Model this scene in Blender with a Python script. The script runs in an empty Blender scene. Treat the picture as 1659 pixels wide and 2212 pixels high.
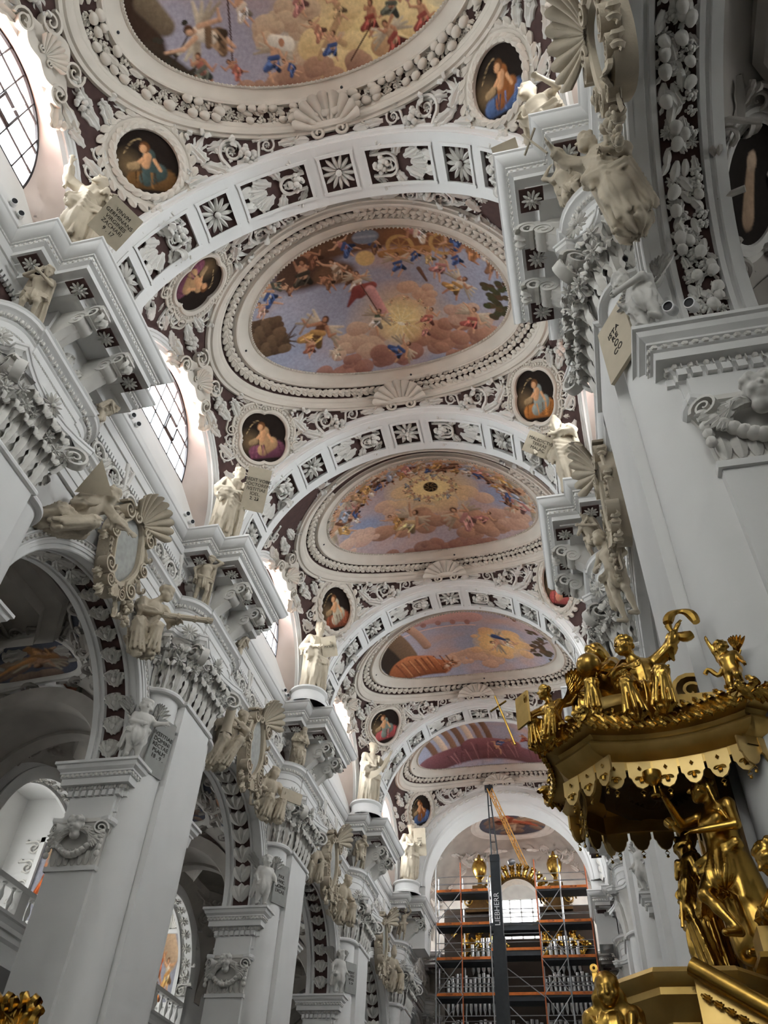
import bpy, math, random
import numpy as np
from mathutils import Matrix, Vector

# ------------------------------------------------------------------ camera, world, exposure
scene = bpy.context.scene
col = scene.collection
Y0, D = 9.27, 11.069            # first pier row and bay length
def yp(i): return Y0 + i * D    # pier row i
def yb(b): return Y0 + (b - .5) * D   # centre of bay b (between rows b-1 and b)

cam_data = bpy.data.cameras.new('camera')
cam = bpy.data.objects.new('camera', cam_data); col.objects.link(cam)
cam_data.sensor_fit = 'HORIZONTAL'; cam_data.sensor_width = 36.0
cam_data.lens = 1707.2 / 1659 * 36.0
cam_data.clip_start = .05; cam_data.clip_end = 400
cam.matrix_world = Matrix(((0.97405782, 0.12701131, 0.18729518, 4.893),
                           (0.22141303, -0.70594892, -0.67276474, 0.0),
                           (0.0467721, 0.69678135, -0.71575703, 1.6),
                           (0, 0, 0, 1)))
scene.camera = cam

world = bpy.data.worlds.new('overcast_sky'); scene.world = world
world.use_nodes = True
wn = world.node_tree
wn.nodes['Background'].inputs[0].default_value = (0.97, 0.985, 0.99, 1)
wn.nodes['Background'].inputs[1].default_value = 16.0
scene.view_settings.view_transform = 'Standard'
scene.view_settings.look = 'None'
scene.view_settings.gamma = 1.0
scene.view_settings.use_curve_mapping = False
scene.view_settings.exposure = 0.92
scene.cycles.use_denoising = True
scene.cycles.max_bounces = 6
scene.cycles.diffuse_bounces = 4
scene.cycles.use_adaptive_sampling = True
scene.cycles.adaptive_threshold = .12
scene.cycles.adaptive_min_samples = 14
scene.cycles.glossy_bounces = 3
scene.cycles.transparent_max_bounces = 6
scene.cycles.caustics_reflective = False
scene.cycles.caustics_refractive = False
scene.cycles.sample_clamp_indirect = 8.0

def portal(name, loc, direction, sx, sy):
    l = bpy.data.lights.new(name, 'AREA'); l.shape = 'RECTANGLE'; l.size = sx; l.size_y = sy
    l.cycles.is_portal = True
    o = bpy.data.objects.new(name, l); col.objects.link(o)
    o.location = loc
    o.rotation_euler = Vector(direction).to_track_quat('-Z', 'Y').to_euler()
    return o

# ------------------------------------------------------------------ materials
def newmat(name):
    m = bpy.data.materials.new(name); m.use_nodes = True
    return m, m.node_tree, m.node_tree.nodes['Principled BSDF']

def plain(name, c, rough=.8, var=.06, scale=3.0, metal=0.0, bump=0.0, bscale=40.0, dark=None, spec=.3):
    m, t, b = newmat(name)
    b.inputs['Roughness'].default_value = rough
    b.inputs['Metallic'].default_value = metal
    b.inputs['Specular IOR Level'].default_value = spec
    tc = t.nodes.new('ShaderNodeTexCoord')
    n = t.nodes.new('ShaderNodeTexNoise'); n.inputs['Scale'].default_value = scale; n.inputs['Detail'].default_value = 4 if metal else 1
    r = t.nodes.new('ShaderNodeMapRange')
    r.inputs[1].default_value = .3; r.inputs[2].default_value = .7
    mx = t.nodes.new('ShaderNodeMix'); mx.data_type = 'RGBA'
    d = dark or tuple(x * (1 - 2 * var) for x in c)
    mx.inputs[6].default_value = (*d, 1); mx.inputs[7].default_value = (*c, 1)
    t.links.new(tc.outputs['Object'], n.inputs['Vector'])
    t.links.new(n.outputs['Fac'], r.inputs[0]); t.links.new(r.outputs[0], mx.inputs[0])
    t.links.new(mx.outputs[2], b.inputs['Base Color'])
    if bump:
        n2 = t.nodes.new('ShaderNodeTexNoise'); n2.inputs['Scale'].default_value = bscale; n2.inputs['Detail'].default_value = 3
        bp = t.nodes.new('ShaderNodeBump'); bp.inputs['Strength'].default_value = bump; bp.inputs['Distance'].default_value = .02
        t.links.new(tc.outputs['Object'], n2.inputs['Vector']); t.links.new(n2.outputs['Fac'], bp.inputs['Height'])
        t.links.new(bp.outputs[0], b.inputs['Normal'])
    return m

MT = {}
MT['plaster'] = plain('white_plaster', (.70, .695, .68), .85, .02, 1.2)
MT['stucco'] = plain('stucco', (.66, .64, .60), .85, .05, 2.5); MT['aisle'] = plain('shaded_grimy_stucco', (.44, .41, .37), .9, .08, 1.5)  # aisle: stucco copy darkened for the aisle's shade, with some grime
MT['cream'] = plain('cream_stucco', (.62, .57, .50), .85, .05, 1.5)
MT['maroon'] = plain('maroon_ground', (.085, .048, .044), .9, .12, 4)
MT['stone'] = plain('beige_statue_plaster', (.50, .435, .335), .75, .06, 3, bump=.3, bscale=18)
MT['putto'] = plain('grey_statue_plaster', (.60, .585, .55), .75, .05, 3, bump=.2, bscale=18)
MT['slate'] = plain('grey_slate_panel', (.36, .365, .34), .6, .1, 6)
MT['tablet'] = plain('inscription_tablet', (.50, .435, .33), .75, .04, 4)
MT['tablet_grey'] = plain('grey_inscription_tablet', (.30, .30, .285), .75, .04, 4)
MT['ink'] = plain('dark_lettering', (.03, .025, .02), .8)
MT['gold'] = plain('gilding', (.62, .39, .085), .27, .2, 5, metal=1.0, bump=.15, bscale=14, dark=(.36, .21, .05))
MT['gold_flat'] = plain('matt_gilding', (.72, .50, .18), .40, .15, 3, metal=.85, dark=(.50, .33, .10))
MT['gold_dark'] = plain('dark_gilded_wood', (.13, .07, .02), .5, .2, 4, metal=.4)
MT['floor'] = plain('stone_floor', (.21, .20, .185), .45, .1, .8)
MT['iron'] = plain('dark_iron', (.03, .03, .035), .5)
MT['pink'] = plain('bounce_pink_plaster', (.56, .48, .44), .85, .04, 1.5)  # pink of light bounced off the roof, put into the plaster colour
MT['tile'] = plain('terracotta_roof', (.40, .20, .14), .85, .15, 2)
MT['steel'] = plain('galvanised_tube', (.42, .42, .43), .4, .1, 6, metal=.7)
MT['orange'] = plain('orange_plank', (.75, .20, .04), .6, .1, 5)
MT['orange_pole'] = plain('red_lead_tube', (.60, .16, .06), .5, .1, 5)
MT['deck'] = plain('dark_deck', (.055, .06, .065), .7, .1, 4)
MT['pipe'] = plain('tin_pipe', (.62, .62, .62), .25, .1, 8, metal=1.0)
MT['boom'] = plain('anthracite_boom', (.035, .04, .045), .4, .1, 4)
MT['boom_yellow'] = plain('ochre_jib', (.62, .30, .06), .5, .15, 5)
MT['white'] = plain('white_paint', (.8, .8, .8), .5, .02)
MT['red'] = plain('red_cloth', (.35, .03, .02), .8, .1)

def glass_mat(name='window_glass', tint=(.92, .95, .97, 1)):
    m = bpy.data.materials.new(name); m.use_nodes = True
    t = m.node_tree; t.nodes.clear()
    o = t.nodes.new('ShaderNodeOutputMaterial'); mx = t.nodes.new('ShaderNodeMixShader')
    tr = t.nodes.new('ShaderNodeBsdfTransparent'); tr.inputs[0].default_value = tint
    gl = t.nodes.new('ShaderNodeBsdfGlossy'); gl.inputs['Roughness'].default_value = .1
    mx.inputs[0].default_value = .06
    t.links.new(tr.outputs[0], mx.inputs[1]); t.links.new(gl.outputs[0], mx.inputs[2]); t.links.new(mx.outputs[0], o.inputs[0])
    return m
MT['glass'] = glass_mat(); MT['glass_back'] = glass_mat('dimmed_crossing_glass', (.30, .30, .29, 1)); MT['glass_dim'] = glass_mat('leaded_chapel_glass', (.26, .26, .255, 1))  # crossing glass tinted down only to tame the added fill windows

def paint_mat():
    m, t, b = newmat('fresco_paint')
    a = t.nodes.new('ShaderNodeVertexColor'); a.layer_name = 'Col'
    tc = t.nodes.new('ShaderNodeTexCoord')
    n = t.nodes.new('ShaderNodeTexNoise'); n.inputs['Scale'].default_value = 9; n.inputs['Detail'].default_value = 6
    r = t.nodes.new('ShaderNodeMapRange'); r.inputs[1].default_value = .3; r.inputs[2].default_value = .7
    r.inputs[3].default_value = .86; r.inputs[4].default_value = 1.1
    mx = t.nodes.new('ShaderNodeVectorMath'); mx.operation = 'SCALE'
    t.links.new(tc.outputs['Object'], n.inputs['Vector']); t.links.new(n.outputs['Fac'], r.inputs[0])
    t.links.new(a.outputs[0], mx.inputs[0]); t.links.new(r.outputs[0], mx.inputs['Scale'])
    t.links.new(mx.outputs[0], b.inputs['Base Color'])
    b.inputs['Roughness'].default_value = .85; b.inputs['Specular IOR Level'].default_value = .15
    return m
MT['paint'] = paint_mat()

# ------------------------------------------------------------------ mesh helpers
class G:
    """collects vertices and faces of one mesh"""
    def __init__(s): s.v = []; s.f = []; s.n = 0
    def add(s, v, f, M=None):
        v = np.asarray(v, float).reshape(-1, 3)
        if M is not None:
            M = np.asarray(M); v = v @ M[:3, :3].T + M[:3, 3]
        k = s.n; s.v.append(v); s.n += len(v)
        s.f += [tuple(i + k for i in q) for q in f]
        return s
    def box(s, x0, x1, y0, y1, z0, z1, M=None):
        v = [(x0, y0, z0), (x1, y0, z0), (x1, y1, z0), (x0, y1, z0), (x0, y0, z1), (x1, y0, z1), (x1, y1, z1), (x0, y1, z1)]
        return s.add(v, [(0, 3, 2, 1), (4, 5, 6, 7), (0, 1, 5, 4), (1, 2, 6, 5), (2, 3, 7, 6), (3, 0, 4, 7)], M)
    def loft(s, rows, closed_u=False, closed_v=False, caps=False):
        """rows: (N, M, 3) grid"""
        r = np.asarray(rows, float); N, Mm = r.shape[:2]
        f = []
        for i in range(N if closed_u else N - 1):
            i2 = (i + 1) % N
            for j in range(Mm if closed_v else Mm - 1):
                j2 = (j + 1) % Mm
                f.append((i * Mm + j, i2 * Mm + j, i2 * Mm + j2, i * Mm + j2))
        if caps and closed_v:
            f.append(tuple(range(Mm))); f.append(tuple((N - 1) * Mm + j for j in range(Mm))[::-1])
        return s.add(r.reshape(-1, 3), f)
    def tube(s, pts, rad, n=8, caps=True):
        pts = np.asarray(pts, float); N = len(pts)
        rad = np.broadcast_to(np.asarray(rad, float), (N,))
        T = np.gradient(pts, axis=0); T /= np.linalg.norm(T, axis=1)[:, None] + 1e-9
        ref = np.array([0, 0, 1.]) if abs(T[:, 2]).mean() < .8 else np.array([1., 0, 0])
        A = np.cross(T, ref); A /= np.linalg.norm(A, axis=1)[:, None] + 1e-9
        B = np.cross(T, A)
        th = np.linspace(0, 2 * math.pi, n, endpoint=False)
        rows = pts[:, None] + rad[:, None, None] * (np.cos(th)[None, :, None] * A[:, None] + np.sin(th)[None, :, None] * B[:, None])
        return s.loft(rows, closed_v=True, caps=caps)
    def lathe(s, prof, n=16, a0=0, a1=2 * math.pi, M=None, cen=(0, 0)):
        full = abs(a1 - a0 - 2 * math.pi) < 1e-6
        th = np.linspace(a0, a1, n, endpoint=not full)
        p = np.asarray(prof, float)
        rows = np.stack([np.stack([cen[0] + p[:, 0] * math.cos(t), cen[1] + p[:, 0] * math.sin(t), p[:, 1]], 1) for t in th])
        g = G().loft(rows, closed_u=full)
        return s.add(np.concatenate(g.v), g.f, M)
    def ell(s, c, r, n=8, m=6, M=None):
        ph = np.linspace(-math.pi / 2, math.pi / 2, m + 1)
        th = np.linspace(0, 2 * math.pi, n, endpoint=False)
        rows = np.stack([np.stack([c[0] + r[0] * math.cos(p) * np.cos(th), c[1] + r[1] * math.cos(p) * np.sin(th), np.full(n, c[2] + r[2] * math.sin(p))], 1) for p in ph])
        g = G().loft(rows, closed_v=True)
        return s.add(np.concatenate(g.v), g.f, M)
    def merge(s, o, M=None): return s.add(np.concatenate(o.v), o.f, M)
    def mesh(s, name, mat, smooth=True, angle=40):
        me = bpy.data.meshes.new(name)
        me.from_pydata(np.concatenate(s.v).tolist(), [], s.f)
        me.materials.append(MT[mat] if isinstance(mat, str) else mat)
        me.update()
        if smooth is True:
            me.shade_smooth()
            try: me.set_sharp_from_angle(angle=math.radians(angle))
            except Exception: pass
        return me

def ob(name, me, parent=None, M=None, loc=None, mat=None):
    o = bpy.data.objects.new(name, me); col.objects.link(o)
    if parent is not None: o.parent = parent
    if M is not None: o.matrix_local = Matrix(np.asarray(M).tolist())
    elif loc is not None: o.location = loc
    return o
def mk(g, name, mat, parent=None, smooth=True, angle=40, **kw): return ob(name, g.mesh(name, mat, smooth, angle), parent, **kw)
def empty(name, loc=(0, 0, 0), scale=(1, 1, 1), rz=0.0, parent=None):
    o = bpy.data.objects.new(name, None); col.objects.link(o)
    o.location = loc; o.scale = scale; o.rotation_euler = (0, 0, rz); o.empty_display_size = .2
    if parent is not None: o.parent = parent
    return o
def tag(o, label=None, cat=None, group=None, kind=None):
    if label: o['label'] = label
    if cat: o['category'] = cat
    if group: o['group'] = group
    if kind: o['kind'] = kind
    return o
def frame(P, X, Z):
    """4x4 with x along X and z along Z"""
    Z = np.asarray(Z, float); Z = Z / np.linalg.norm(Z)
    X = np.asarray(X, float); X = X - Z * (X @ Z); X = X / np.linalg.norm(X)
    Yv = np.cross(Z, X); M = np.eye(4); M[:3, 0] = X; M[:3, 1] = Yv; M[:3, 2] = Z; M[:3, 3] = P
    return M
def scl(M, sx, sy=None, sz=None):
    sy = sx if sy is None else sy; sz = sx if sz is None else sz
    return np.asarray(M) @ np.diag([sx, sy, sz, 1])
def rotz(a):
    c, s = math.cos(a), math.sin(a); M = np.eye(4); M[0, 0] = c; M[0, 1] = -s; M[1, 0] = s; M[1, 1] = c; return M
def rotx(a):
    c, s = math.cos(a), math.sin(a); M = np.eye(4); M[1, 1] = c; M[1, 2] = -s; M[2, 1] = s; M[2, 2] = c; return M
def roty(a):
    c, s = math.cos(a), math.sin(a); M = np.eye(4); M[0, 0] = c; M[0, 2] = s; M[2, 0] = -s; M[2, 2] = c; return M
def tr(x, y, z): M = np.eye(4); M[:3, 3] = (x, y, z); return M

def offset_path(path, d, closed=False):
    p = np.asarray(path, float); N = len(p)
    out = np.zeros_like(p)
    for i in range(N):
        a = p[i - 1] if (i > 0 or closed) else None
        b = p[(i + 1) % N] if (i < N - 1 or closed) else None
        ns = []
        for q0, q1 in ((a, p[i]), (p[i], b)):
            if q0 is None or q1 is None: continue
            t = q1 - q0; t = t / (np.linalg.norm(t) + 1e-12); ns.append(np.array([-t[1], t[0]]))
        if len(ns) == 1: out[i] = p[i] + ns[0] * d
        else: out[i] = p[i] + (ns[0] + ns[1]) / max(.3, 1 + ns[0] @ ns[1]) * d
    return out
def sweep(g, path, prof, closed=False):
    """moulding: path in plan (x, y); prof [(projection to the left of the path, z)]"""
    rows = []
    for d, z in prof:
        q = offset_path(path, d, closed); rows.append(np.column_stack([q, np.full(len(q), z)]))
    return g.loft(np.stack(rows, 1), closed_u=closed)
def arc_sweep(g, cy, cz, x0, prof, a0=0.0, a1=math.pi, n=40):
    """moulding along an arch in the y-z plane; prof [(radius, x)]"""
    th = np.linspace(a0, a1, n)
    rows = np.stack([np.stack([np.array([x0 + dx, cy + r * math.cos(t), cz + r * math.sin(t)]) for r, dx in prof]) for t in th])
    return g.loft(rows)

# ------------------------------------------------------------------ ornament library (x along, y across, z out of the ground)
def leaf_g(L=1.0, W=.42, curl=.35, lobes=4, n=11, m=7, th=.06, lift=.10):
    s = np.linspace(0, 1, n); t = np.linspace(-1, 1, m)
    w = W * np.clip(np.sin(np.pi * np.clip(s * .93 + .06, 0, 1)) ** .6, .05, 1) * (1 + (.22 if lobes < 6 else .13) * np.cos(2 * np.pi * lobes * s + .6)) * .5
    S, T = np.meshgrid(s, t, indexing='ij')
    Wd = w[:, None] * np.ones_like(T)
    Xc = L * S + .10 * L * np.abs(T) ** 1.5 * np.sin(np.pi * S) * .6
    Z = lift * np.sin(np.pi * S * .9) + .05 * np.cos(2.5 * np.pi * T) * np.sin(np.pi * S) - .06 * T ** 2
    c = np.clip((S - .62) / .38, 0, 1)
    Z = Z + curl * c ** 1.6 * L * .5
    Xc = Xc - c ** 2.5 * L * .28 * (curl > .2)
    top = np.stack([Xc, Wd * T, Z + th], -1)
    g = G().loft(top)
    bd = np.concatenate([top[:, 0], top[-1, 1:], top[-2::-1, -1], top[0, -2:0:-1]])
    bot = bd.copy(); bot[:, 2] -= th * 1.6
    g.loft(np.stack([bd, bot], 0), closed_v=True)
    return g
def cap_leaf_g(W=.44, n=20, m=9):
    """upright acanthus leaf whose tip rolls forward"""
    rows = []
    for s in np.linspace(0, 1, n):
        if s < .62: x, z, tx, tz = s / .62 * .82, .05 * math.sin(s * 5), 1.0, 0.0
        else: a = (s - .62) / .38 * 3.7; x, z, tx, tz = .82 + .15 * math.sin(a), .15 - .15 * math.cos(a) + .0, math.cos(a), math.sin(a)
        w = W * .5 * (.62 + .38 * math.sin(min(1, s * 1.25) * math.pi * .62)) * (1 + .16 * math.cos(2 * math.pi * 4.5 * s)) * (1 - .35 * max(0, s - .8) / .2)
        row = []
        for t in np.linspace(-1, 1, m):
            o_ = .045 * math.cos(t * math.pi * 2.0) - .07 * t * t + .03; row.append((x - tz * o_, w * t, z + tx * o_))
        rows.append(row)
    g = G().loft(rows); r = np.array(rows); r[..., 2] -= .03; g.loft(r[:, ::-1]); return g
def petal_g(L=1.0, W=.45):
    return leaf_g(L, W, .12, 0, 6, 5, .05, .12)
def rosette_g(n=10, r=.5, rows=2):
    g = G(); p = petal_g(); 
    for k in range(n): g.merge(p, rotz(2 * math.pi * k / n) @ tr(r * .18, 0, 0) @ np.diag([r * .82, r * 5 / n * 1.1, r, 1]))
    if rows > 1:
        for k in range(n - 3): g.merge(p, rotz(2 * math.pi * (k + .5) / (n - 3)) @ tr(r * .1, 0, r * .12) @ roty(-.35) @ np.diag([r * .5, r * 4 / n, r, 1]))
    g.ell((0, 0, r * .22), (r * .2, r * .2, r * .2), 8, 5)
    return g
def fruit_g():
    ph = np.linspace(-math.pi / 2, math.pi / 2, 8); th = np.linspace(0, 2 * math.pi, 15, endpoint=False); rows = []
    for p in ph: rib = 1 + .10 * np.cos(5 * th) * math.cos(p); rows.append(np.stack([np.full(15, .52 * math.sin(p) + .02 - .10 * (p > 1.4)), .40 * math.cos(p) * rib * np.cos(th) * (1 - .15 * math.sin(p)), .40 + .40 * math.cos(p) * rib * np.sin(th)], 1))
    g = G().loft(np.stack(rows), closed_v=True); lf = leaf_g(1, .45, .2, 3, 6, 5)
    for a in (.9, -.9, 2.4, -2.5): g.merge(lf, rotz(a) @ tr(.22, 0, .02) @ scl(np.eye(4), .62))
    return g
def cluster_g(seed=0, n=9):
    rnd = random.Random(seed); g = G()
    for k in range(n):
        a = rnd.uniform(0, 6.28); q = rnd.uniform(0, .42) ; r = rnd.uniform(.11, .19)
        g.ell((q * math.cos(a), q * math.sin(a), .12 + .18 * (1 - q * 2)), (r, r, r), 7, 5)
    return g
def spiral_pts(turns=1.6, r0=.5, r1=.06, n=26, a0=0.0):
    t = np.linspace(0, 1, n); a = a0 + t * turns * 2 * math.pi; r = r0 * (1 - t) ** .9 + r1
    return np.stack([r * np.cos(a), r * np.sin(a), np.zeros(n)], 1)
def scroll_g(turns=1.6, r0=.5, thick=.10, seed=1, leaves=True):
    """acanthus scroll: tapering spiral stem with leaves on the outside and a flower in the eye"""
    p = spiral_pts(turns, r0, .05); p[:, 2] = .07
    stem = np.array([[r0, -1.0, .05], [r0 * 1.02, -.7, .06], [r0 * 1.03, -.35, .07]])
    pts = np.concatenate([stem, p])
    g = G().tube(pts, np.linspace(thick, thick * .45, len(pts)), 6)
    if leaves:
        lf = leaf_g(1, .55, .3, 3, 8, 5)
        for k in range(0, len(pts) - 8, 4):
            t = pts[k + 1] - pts[k]; ang = math.atan2(t[1], t[0])
            s = .5 * r0 / .5 * (1 - k / len(pts) * .5)
            g.merge(lf, tr(*pts[k]) @ rotz(ang - .75) @ np.diag([s * .75, s * .75, s * .7, 1]))
        g.merge(rosette_g(6, .17, 1))
    return g
def shell_g(n=9, r=1.0, depth=.35):
    """scallop: hinge at the origin, fan towards +x"""
    th = np.linspace(-1.35, 1.35, n * 4 + 1); s = np.linspace(.12, 1, 7)
    T, S = np.meshgrid(th, s, indexing='ij')
    rid = np.abs(np.cos(T / 2.7 * n * math.pi)) ** .7
    R = r * S * (1 + .05 * rid) * (.85 + .15 * np.cos(T))
    Z = depth * (S ** 1.8) + .17 * rid * S
    top = np.stack([R * np.cos(T), R * np.sin(T), Z], -1)
    g = G().loft(top); bot = top.copy(); bot[..., 2] -= .06; g.loft(bot[:, ::-1])
    g.loft(np.stack([top[:, -1], bot[:, -1]], 0))
    for sg in (-1, 1):
        p = spiral_pts(1.4, .16, .03) + np.array([.02, sg * .28, .06]); p[:, 1] = sg * .3 + sg * (p[:, 1] - sg * .28)
        g.tube(p, .05, 6)
    return g
def volute_g(w=.3, r=.4, turns=1.9, thick=.09, n=30):
    """rolled band: spiral in x-z, width along y"""
    p = spiral_pts(turns, r, .05, n); rows = []
    for k in range(n):
        q = p[k]; d = q[:2] / (np.linalg.norm(q[:2]) + 1e-9); th = thick * (1 - .5 * k / n)
        a = np.array([q[0], 0, q[1]]); b = np.array([q[0] - d[0] * th, 0, q[1] - d[1] * th])
        y = np.array([0, w / 2, 0]); rows.append([a - y, a + y, b + y, b - y])
    return G().loft(rows, closed_v=True, caps=True)
def console_g(w=.42, H=1.3, P=.9):
    """S bracket: profile in x (out) - z, extruded along y; back at x=0, top at z=0"""
    g = G()
    t = np.linspace(0, 1, 22)
    xs = P * (1 - t) ** 1.2 * .95 + .10 * np.sin(t * math.pi * 2) + .08
    zs = -H * t
    rows = []
    for x, z in zip(xs, zs):
        rows.append([(0, -w / 2, z), (x, -w / 2, z), (x + .035, -w * .3, z), (x + .02, -w * .12, z), (x + .05, 0, z), (x + .02, w * .12, z), (x + .035, w * .3, z), (x, w / 2, z), (0, w / 2, z)])
    g.loft(rows, closed_v=True, caps=True)
    g.merge(volute_g(w * 1.12, .27), tr(P - .2, 0, -.27)); g.merge(volute_g(w * 1.12, .17), tr(.24, 0, -H + .12) @ rotx(math.pi))
    return g
LIB = {}
def lib(name, g, mat='stucco'):
    LIB[name] = g; LIB[name + '_m'] = {}
    return g
def libmesh(name, mat='stucco'):
    d = LIB[name + '_m']
    if mat not in d: d[mat] = LIB[name].mesh(name, mat, True, 60)
    return d[mat]
lib('acanthus_leaf', leaf_g()); lib('curled_leaf', cap_leaf_g()); lib('petal', petal_g())
lib('laurel_leaf', leaf_g(1, .40, .1, 0, 6, 5, .08, .14)); lib('rosette', rosette_g(10, .5, 2)); lib('flower', rosette_g(8, .5, 2))
lib('daisy', rosette_g(13, .5, 1)); lib('fruit', fruit_g()); lib('fruit_cluster', cluster_g(3, 11)); lib('scroll', scroll_g())
lib('shell', shell_g()); lib('volute', volute_g()); lib('console', console_g()); lib('small_console', console_g(.36, .62, 1.15))
lib('bunch', cluster_g(8, 7)); lib('plain_scroll', scroll_g(1.7, .5, .12, 1, False))
# ------------------------------------------------------------------ levels of the building (side modules are built for +x and mirrored for the left)
XW, XB = 7.3, 8.7            # nave face and aisle face of the arcade
XP = 6.45                    # front of the giant pilaster
ZA, RA = 12.25, 3.68         # arcade arch
ZCAP0, ZCAP1 = 14.7, 16.85   # giant capitals
ZTOP = 20.6                  # top edge of the cornice
ZV, RV = 21.7, 8.0           # sail vault: centre height and radius
ROWS = range(-1, 6); BAYS = range(0, 6)

floor = tag(mk(G().box(-20, 20, -16, 72, -.3, 0), 'floor', 'floor'), 'pale stone floor of the nave', kind='structure')

# ---- shared meshes of a pier -------------------------------------------------
def cornice_path():
    return [(6.95, -D / 2), (6.95, -2.95), (5.85, -2.95), (5.85, -2.27), (4.96, -2.27), (4.96, 2.27), (5.85, 2.27), (5.85, 2.95), (6.95, 2.95), (6.95, D / 2)]
def entab_path():
    a = np.linspace(0, 1.50, 9)
    left = [(7.2, -D / 2), (7.2, -2.0)] + [(7.2 - .72 * math.sin(t), -1.25 - .72 * math.cos(t)) for t in a] + [(6.48, -1.02), (6.42, -1.02)]
    return left + [(x, -y) for x, y in left[::-1]]
def bead_row(path, z, d, step, r, g=None, kind='bead'):
    """small enrichment along a plan path (one joined strip)"""
    g = g or G(); p = offset_path(path, d)
    for a, b in zip(p[:-1], p[1:]):
        L = np.linalg.norm(b - a); k = max(1, int(L / step))
        t = (b - a) / (L + 1e-9); nrm = np.array([-t[1], t[0]])
        if L < step * .6: continue
        for j in range(k):
            c = a + (b - a) * (j + .5) / k
            M = np.eye(4); M[:2, 0] = t; M[:2, 1] = nrm; M[:3, 3] = (c[0], c[1], z)
            if kind == 'bead': g.ell((0, 0, 0), (step * .42, r * .7, r), 5, 4, M)
            elif kind == 'egg':
                g.ell((0, 0, 0), (step * .26, r * .7, r), 6, 4, M); g.box(-step * .49, -step * .41, -.02, r * .5, -r, r, M)
            else: g.box(-step * .3, step * .3, -.03, r, -r * .9, r * .9, M)
    return g
P = {}
cp = cornice_path(); ep = entab_path()
CORN = [(-2.4, ZTOP), (0, ZTOP), (0, 20.53), (-.04, 20.5), (-.06, 20.42), (-.14, 20.3), (-.22, 20.24), (-.25, 20.23), (-.25, 20.17), (-.30, 20.16), (-.30, 20.03), (-.36, 20.0), (-.40, 19.98), (-.40, 19.80), (-.62, 19.80), (-.62, 19.74), (-.70, 19.74), (-.76, 19.72), (-.84, 19.66), (-.88, 19.58), (-.88, 19.55), (-1.02, 19.55), (-1.02, 19.58)]
P['cornice'] = sweep(G(), cp, CORN).mesh('cornice', 'plaster', True, 30)
q = offset_path(cp, -1.02)
soff = [(7.4, q[1][1])] + [tuple(v) for v in q[2:-2]] + [(7.4, q[-2][1])]
P['soffit'] = G().add([(x, y, 19.58) for x, y in soff], [tuple(range(len(soff)))]).mesh('soffit', 'plaster', False)
P['cornice_enrichment'] = bead_row(cp, 20.095, -.30, .13, .055, bead_row(cp, 20.20, -.26, .09, .03)).mesh('cornice_enrichment', 'stucco')
P['architrave'] = sweep(G(), ep, [(-.6, 16.85), (0, 16.85), (0, 17.1), (.03, 17.1), (.03, 17.16), (.03, 17.42), (.06, 17.44), (.06, 17.66), (.1, 17.7), (.1, 17.74), (.22, 17.9), (.26, 17.92), (.30, 17.95), (.30, 18.05), (.34, 18.1), (-.8, 18.12)]).mesh('architrave', 'plaster', True, 30)
P['egg_and_dart'] = bead_row(ep, 17.82, .15, .2, .085, bead_row(ep, 17.43, .04, .07, .025), 'egg').mesh('egg_and_dart', 'stucco')
P['frieze_block'] = G().box(6.55, 7.5, -1.0, 1.0, 18.05, 19.7).mesh('frieze_block', 'plaster', False)
P['pilaster_shaft'] = G().box(XP, 7.5, -.96, .96, 0, ZCAP0).mesh('pilaster_shaft', 'plaster', False)
g = G()
P['column_shaft'] = G().lathe([(.66, 0), (.65, 4), (.62, 10), (.58, ZCAP0)], 32).mesh('column_shaft', 'plaster')
ap = [(7.3, -2.05)] + [(7.2 - .68 * math.sin(t), -1.25 - .68 * math.cos(t)) for t in np.linspace(.1, 1.5, 9)] + [(6.52, -.99), (XP - .03, -.99)]
ap = ap + [(x, -y) for x, y in ap[::-1]]
P['astragal'] = sweep(G(), ap, [(-.3, 14.62), (0, 14.62), (.05, 14.65), (.06, 14.72), (.03, 14.78), (.0, 14.8), (-.3, 14.8)]).mesh('astragal', 'plaster', True, 30)
P['pier_body'] = G().box(XW, XB, -1.85, 1.85, 0, ZA + .1).box(XW - .0, XB, -1.3, 1.3, ZA, 21).mesh('pier_body', 'plaster', False)
P['jamb_pilaster'] = G().box(7.25, 8.62, -2.0, 0, 0, 9.35).box(7.2, 8.67, -2.05, 0, 9.3, 9.42).box(7.25, 8.62, -2.0, 0, 10.62, 11.3).mesh('jamb_pilaster', 'plaster', False)
ip = [(7.28, -.97), (6.64, -.97), (6.64, -2.42), (9.2, -2.42), (9.2, 0)]
ip = [(x, y) for x, y in ip][::-1]          # nave side on the left of the path
IMP = [(-1, 12.22), (0, 12.22), (0, 12.14), (-.05, 12.12), (-.08, 12.02), (-.16, 11.95), (-.16, 11.9), (-.2, 11.88), (-.2, 11.80), (-.24, 11.78), (-.24, 11.60), (-.40, 11.60), (-.40, 11.52), (-.46, 11.46), (-.46, 11.30), (-.5, 11.28), (-.52, 11.2), (-.52, 10.95), (-.50, 10.93), (-.50, 10.88), (-.53, 10.86), (-.53, 10.66)]
P['impost'] = sweep(G(), ip, IMP).mesh('impost', 'plaster', True, 30)
P['impost_enrichment'] = bead_row(ip, 11.85, -.19, .14, .05, bead_row(ip, 11.56, -.39, .2, .07, None, 'egg')).mesh('impost_enrichment', 'stucco')
P['far_impost'] = sweep(G(), [(9.2, 0), (9.2, 2.42), (6.72, 2.42), (6.72, 1.3), (7.28, 1.3)][::-1], IMP[:8] + [(-.24, 11.6), (-.46, 11.5), (-.52, 10.7)]).mesh('far_impost', 'plaster', True, 30)
P['dentil'] = G().box(-.065, .065, 0, .11, -.075, .075).mesh('dentil', 'plaster', False)
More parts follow.
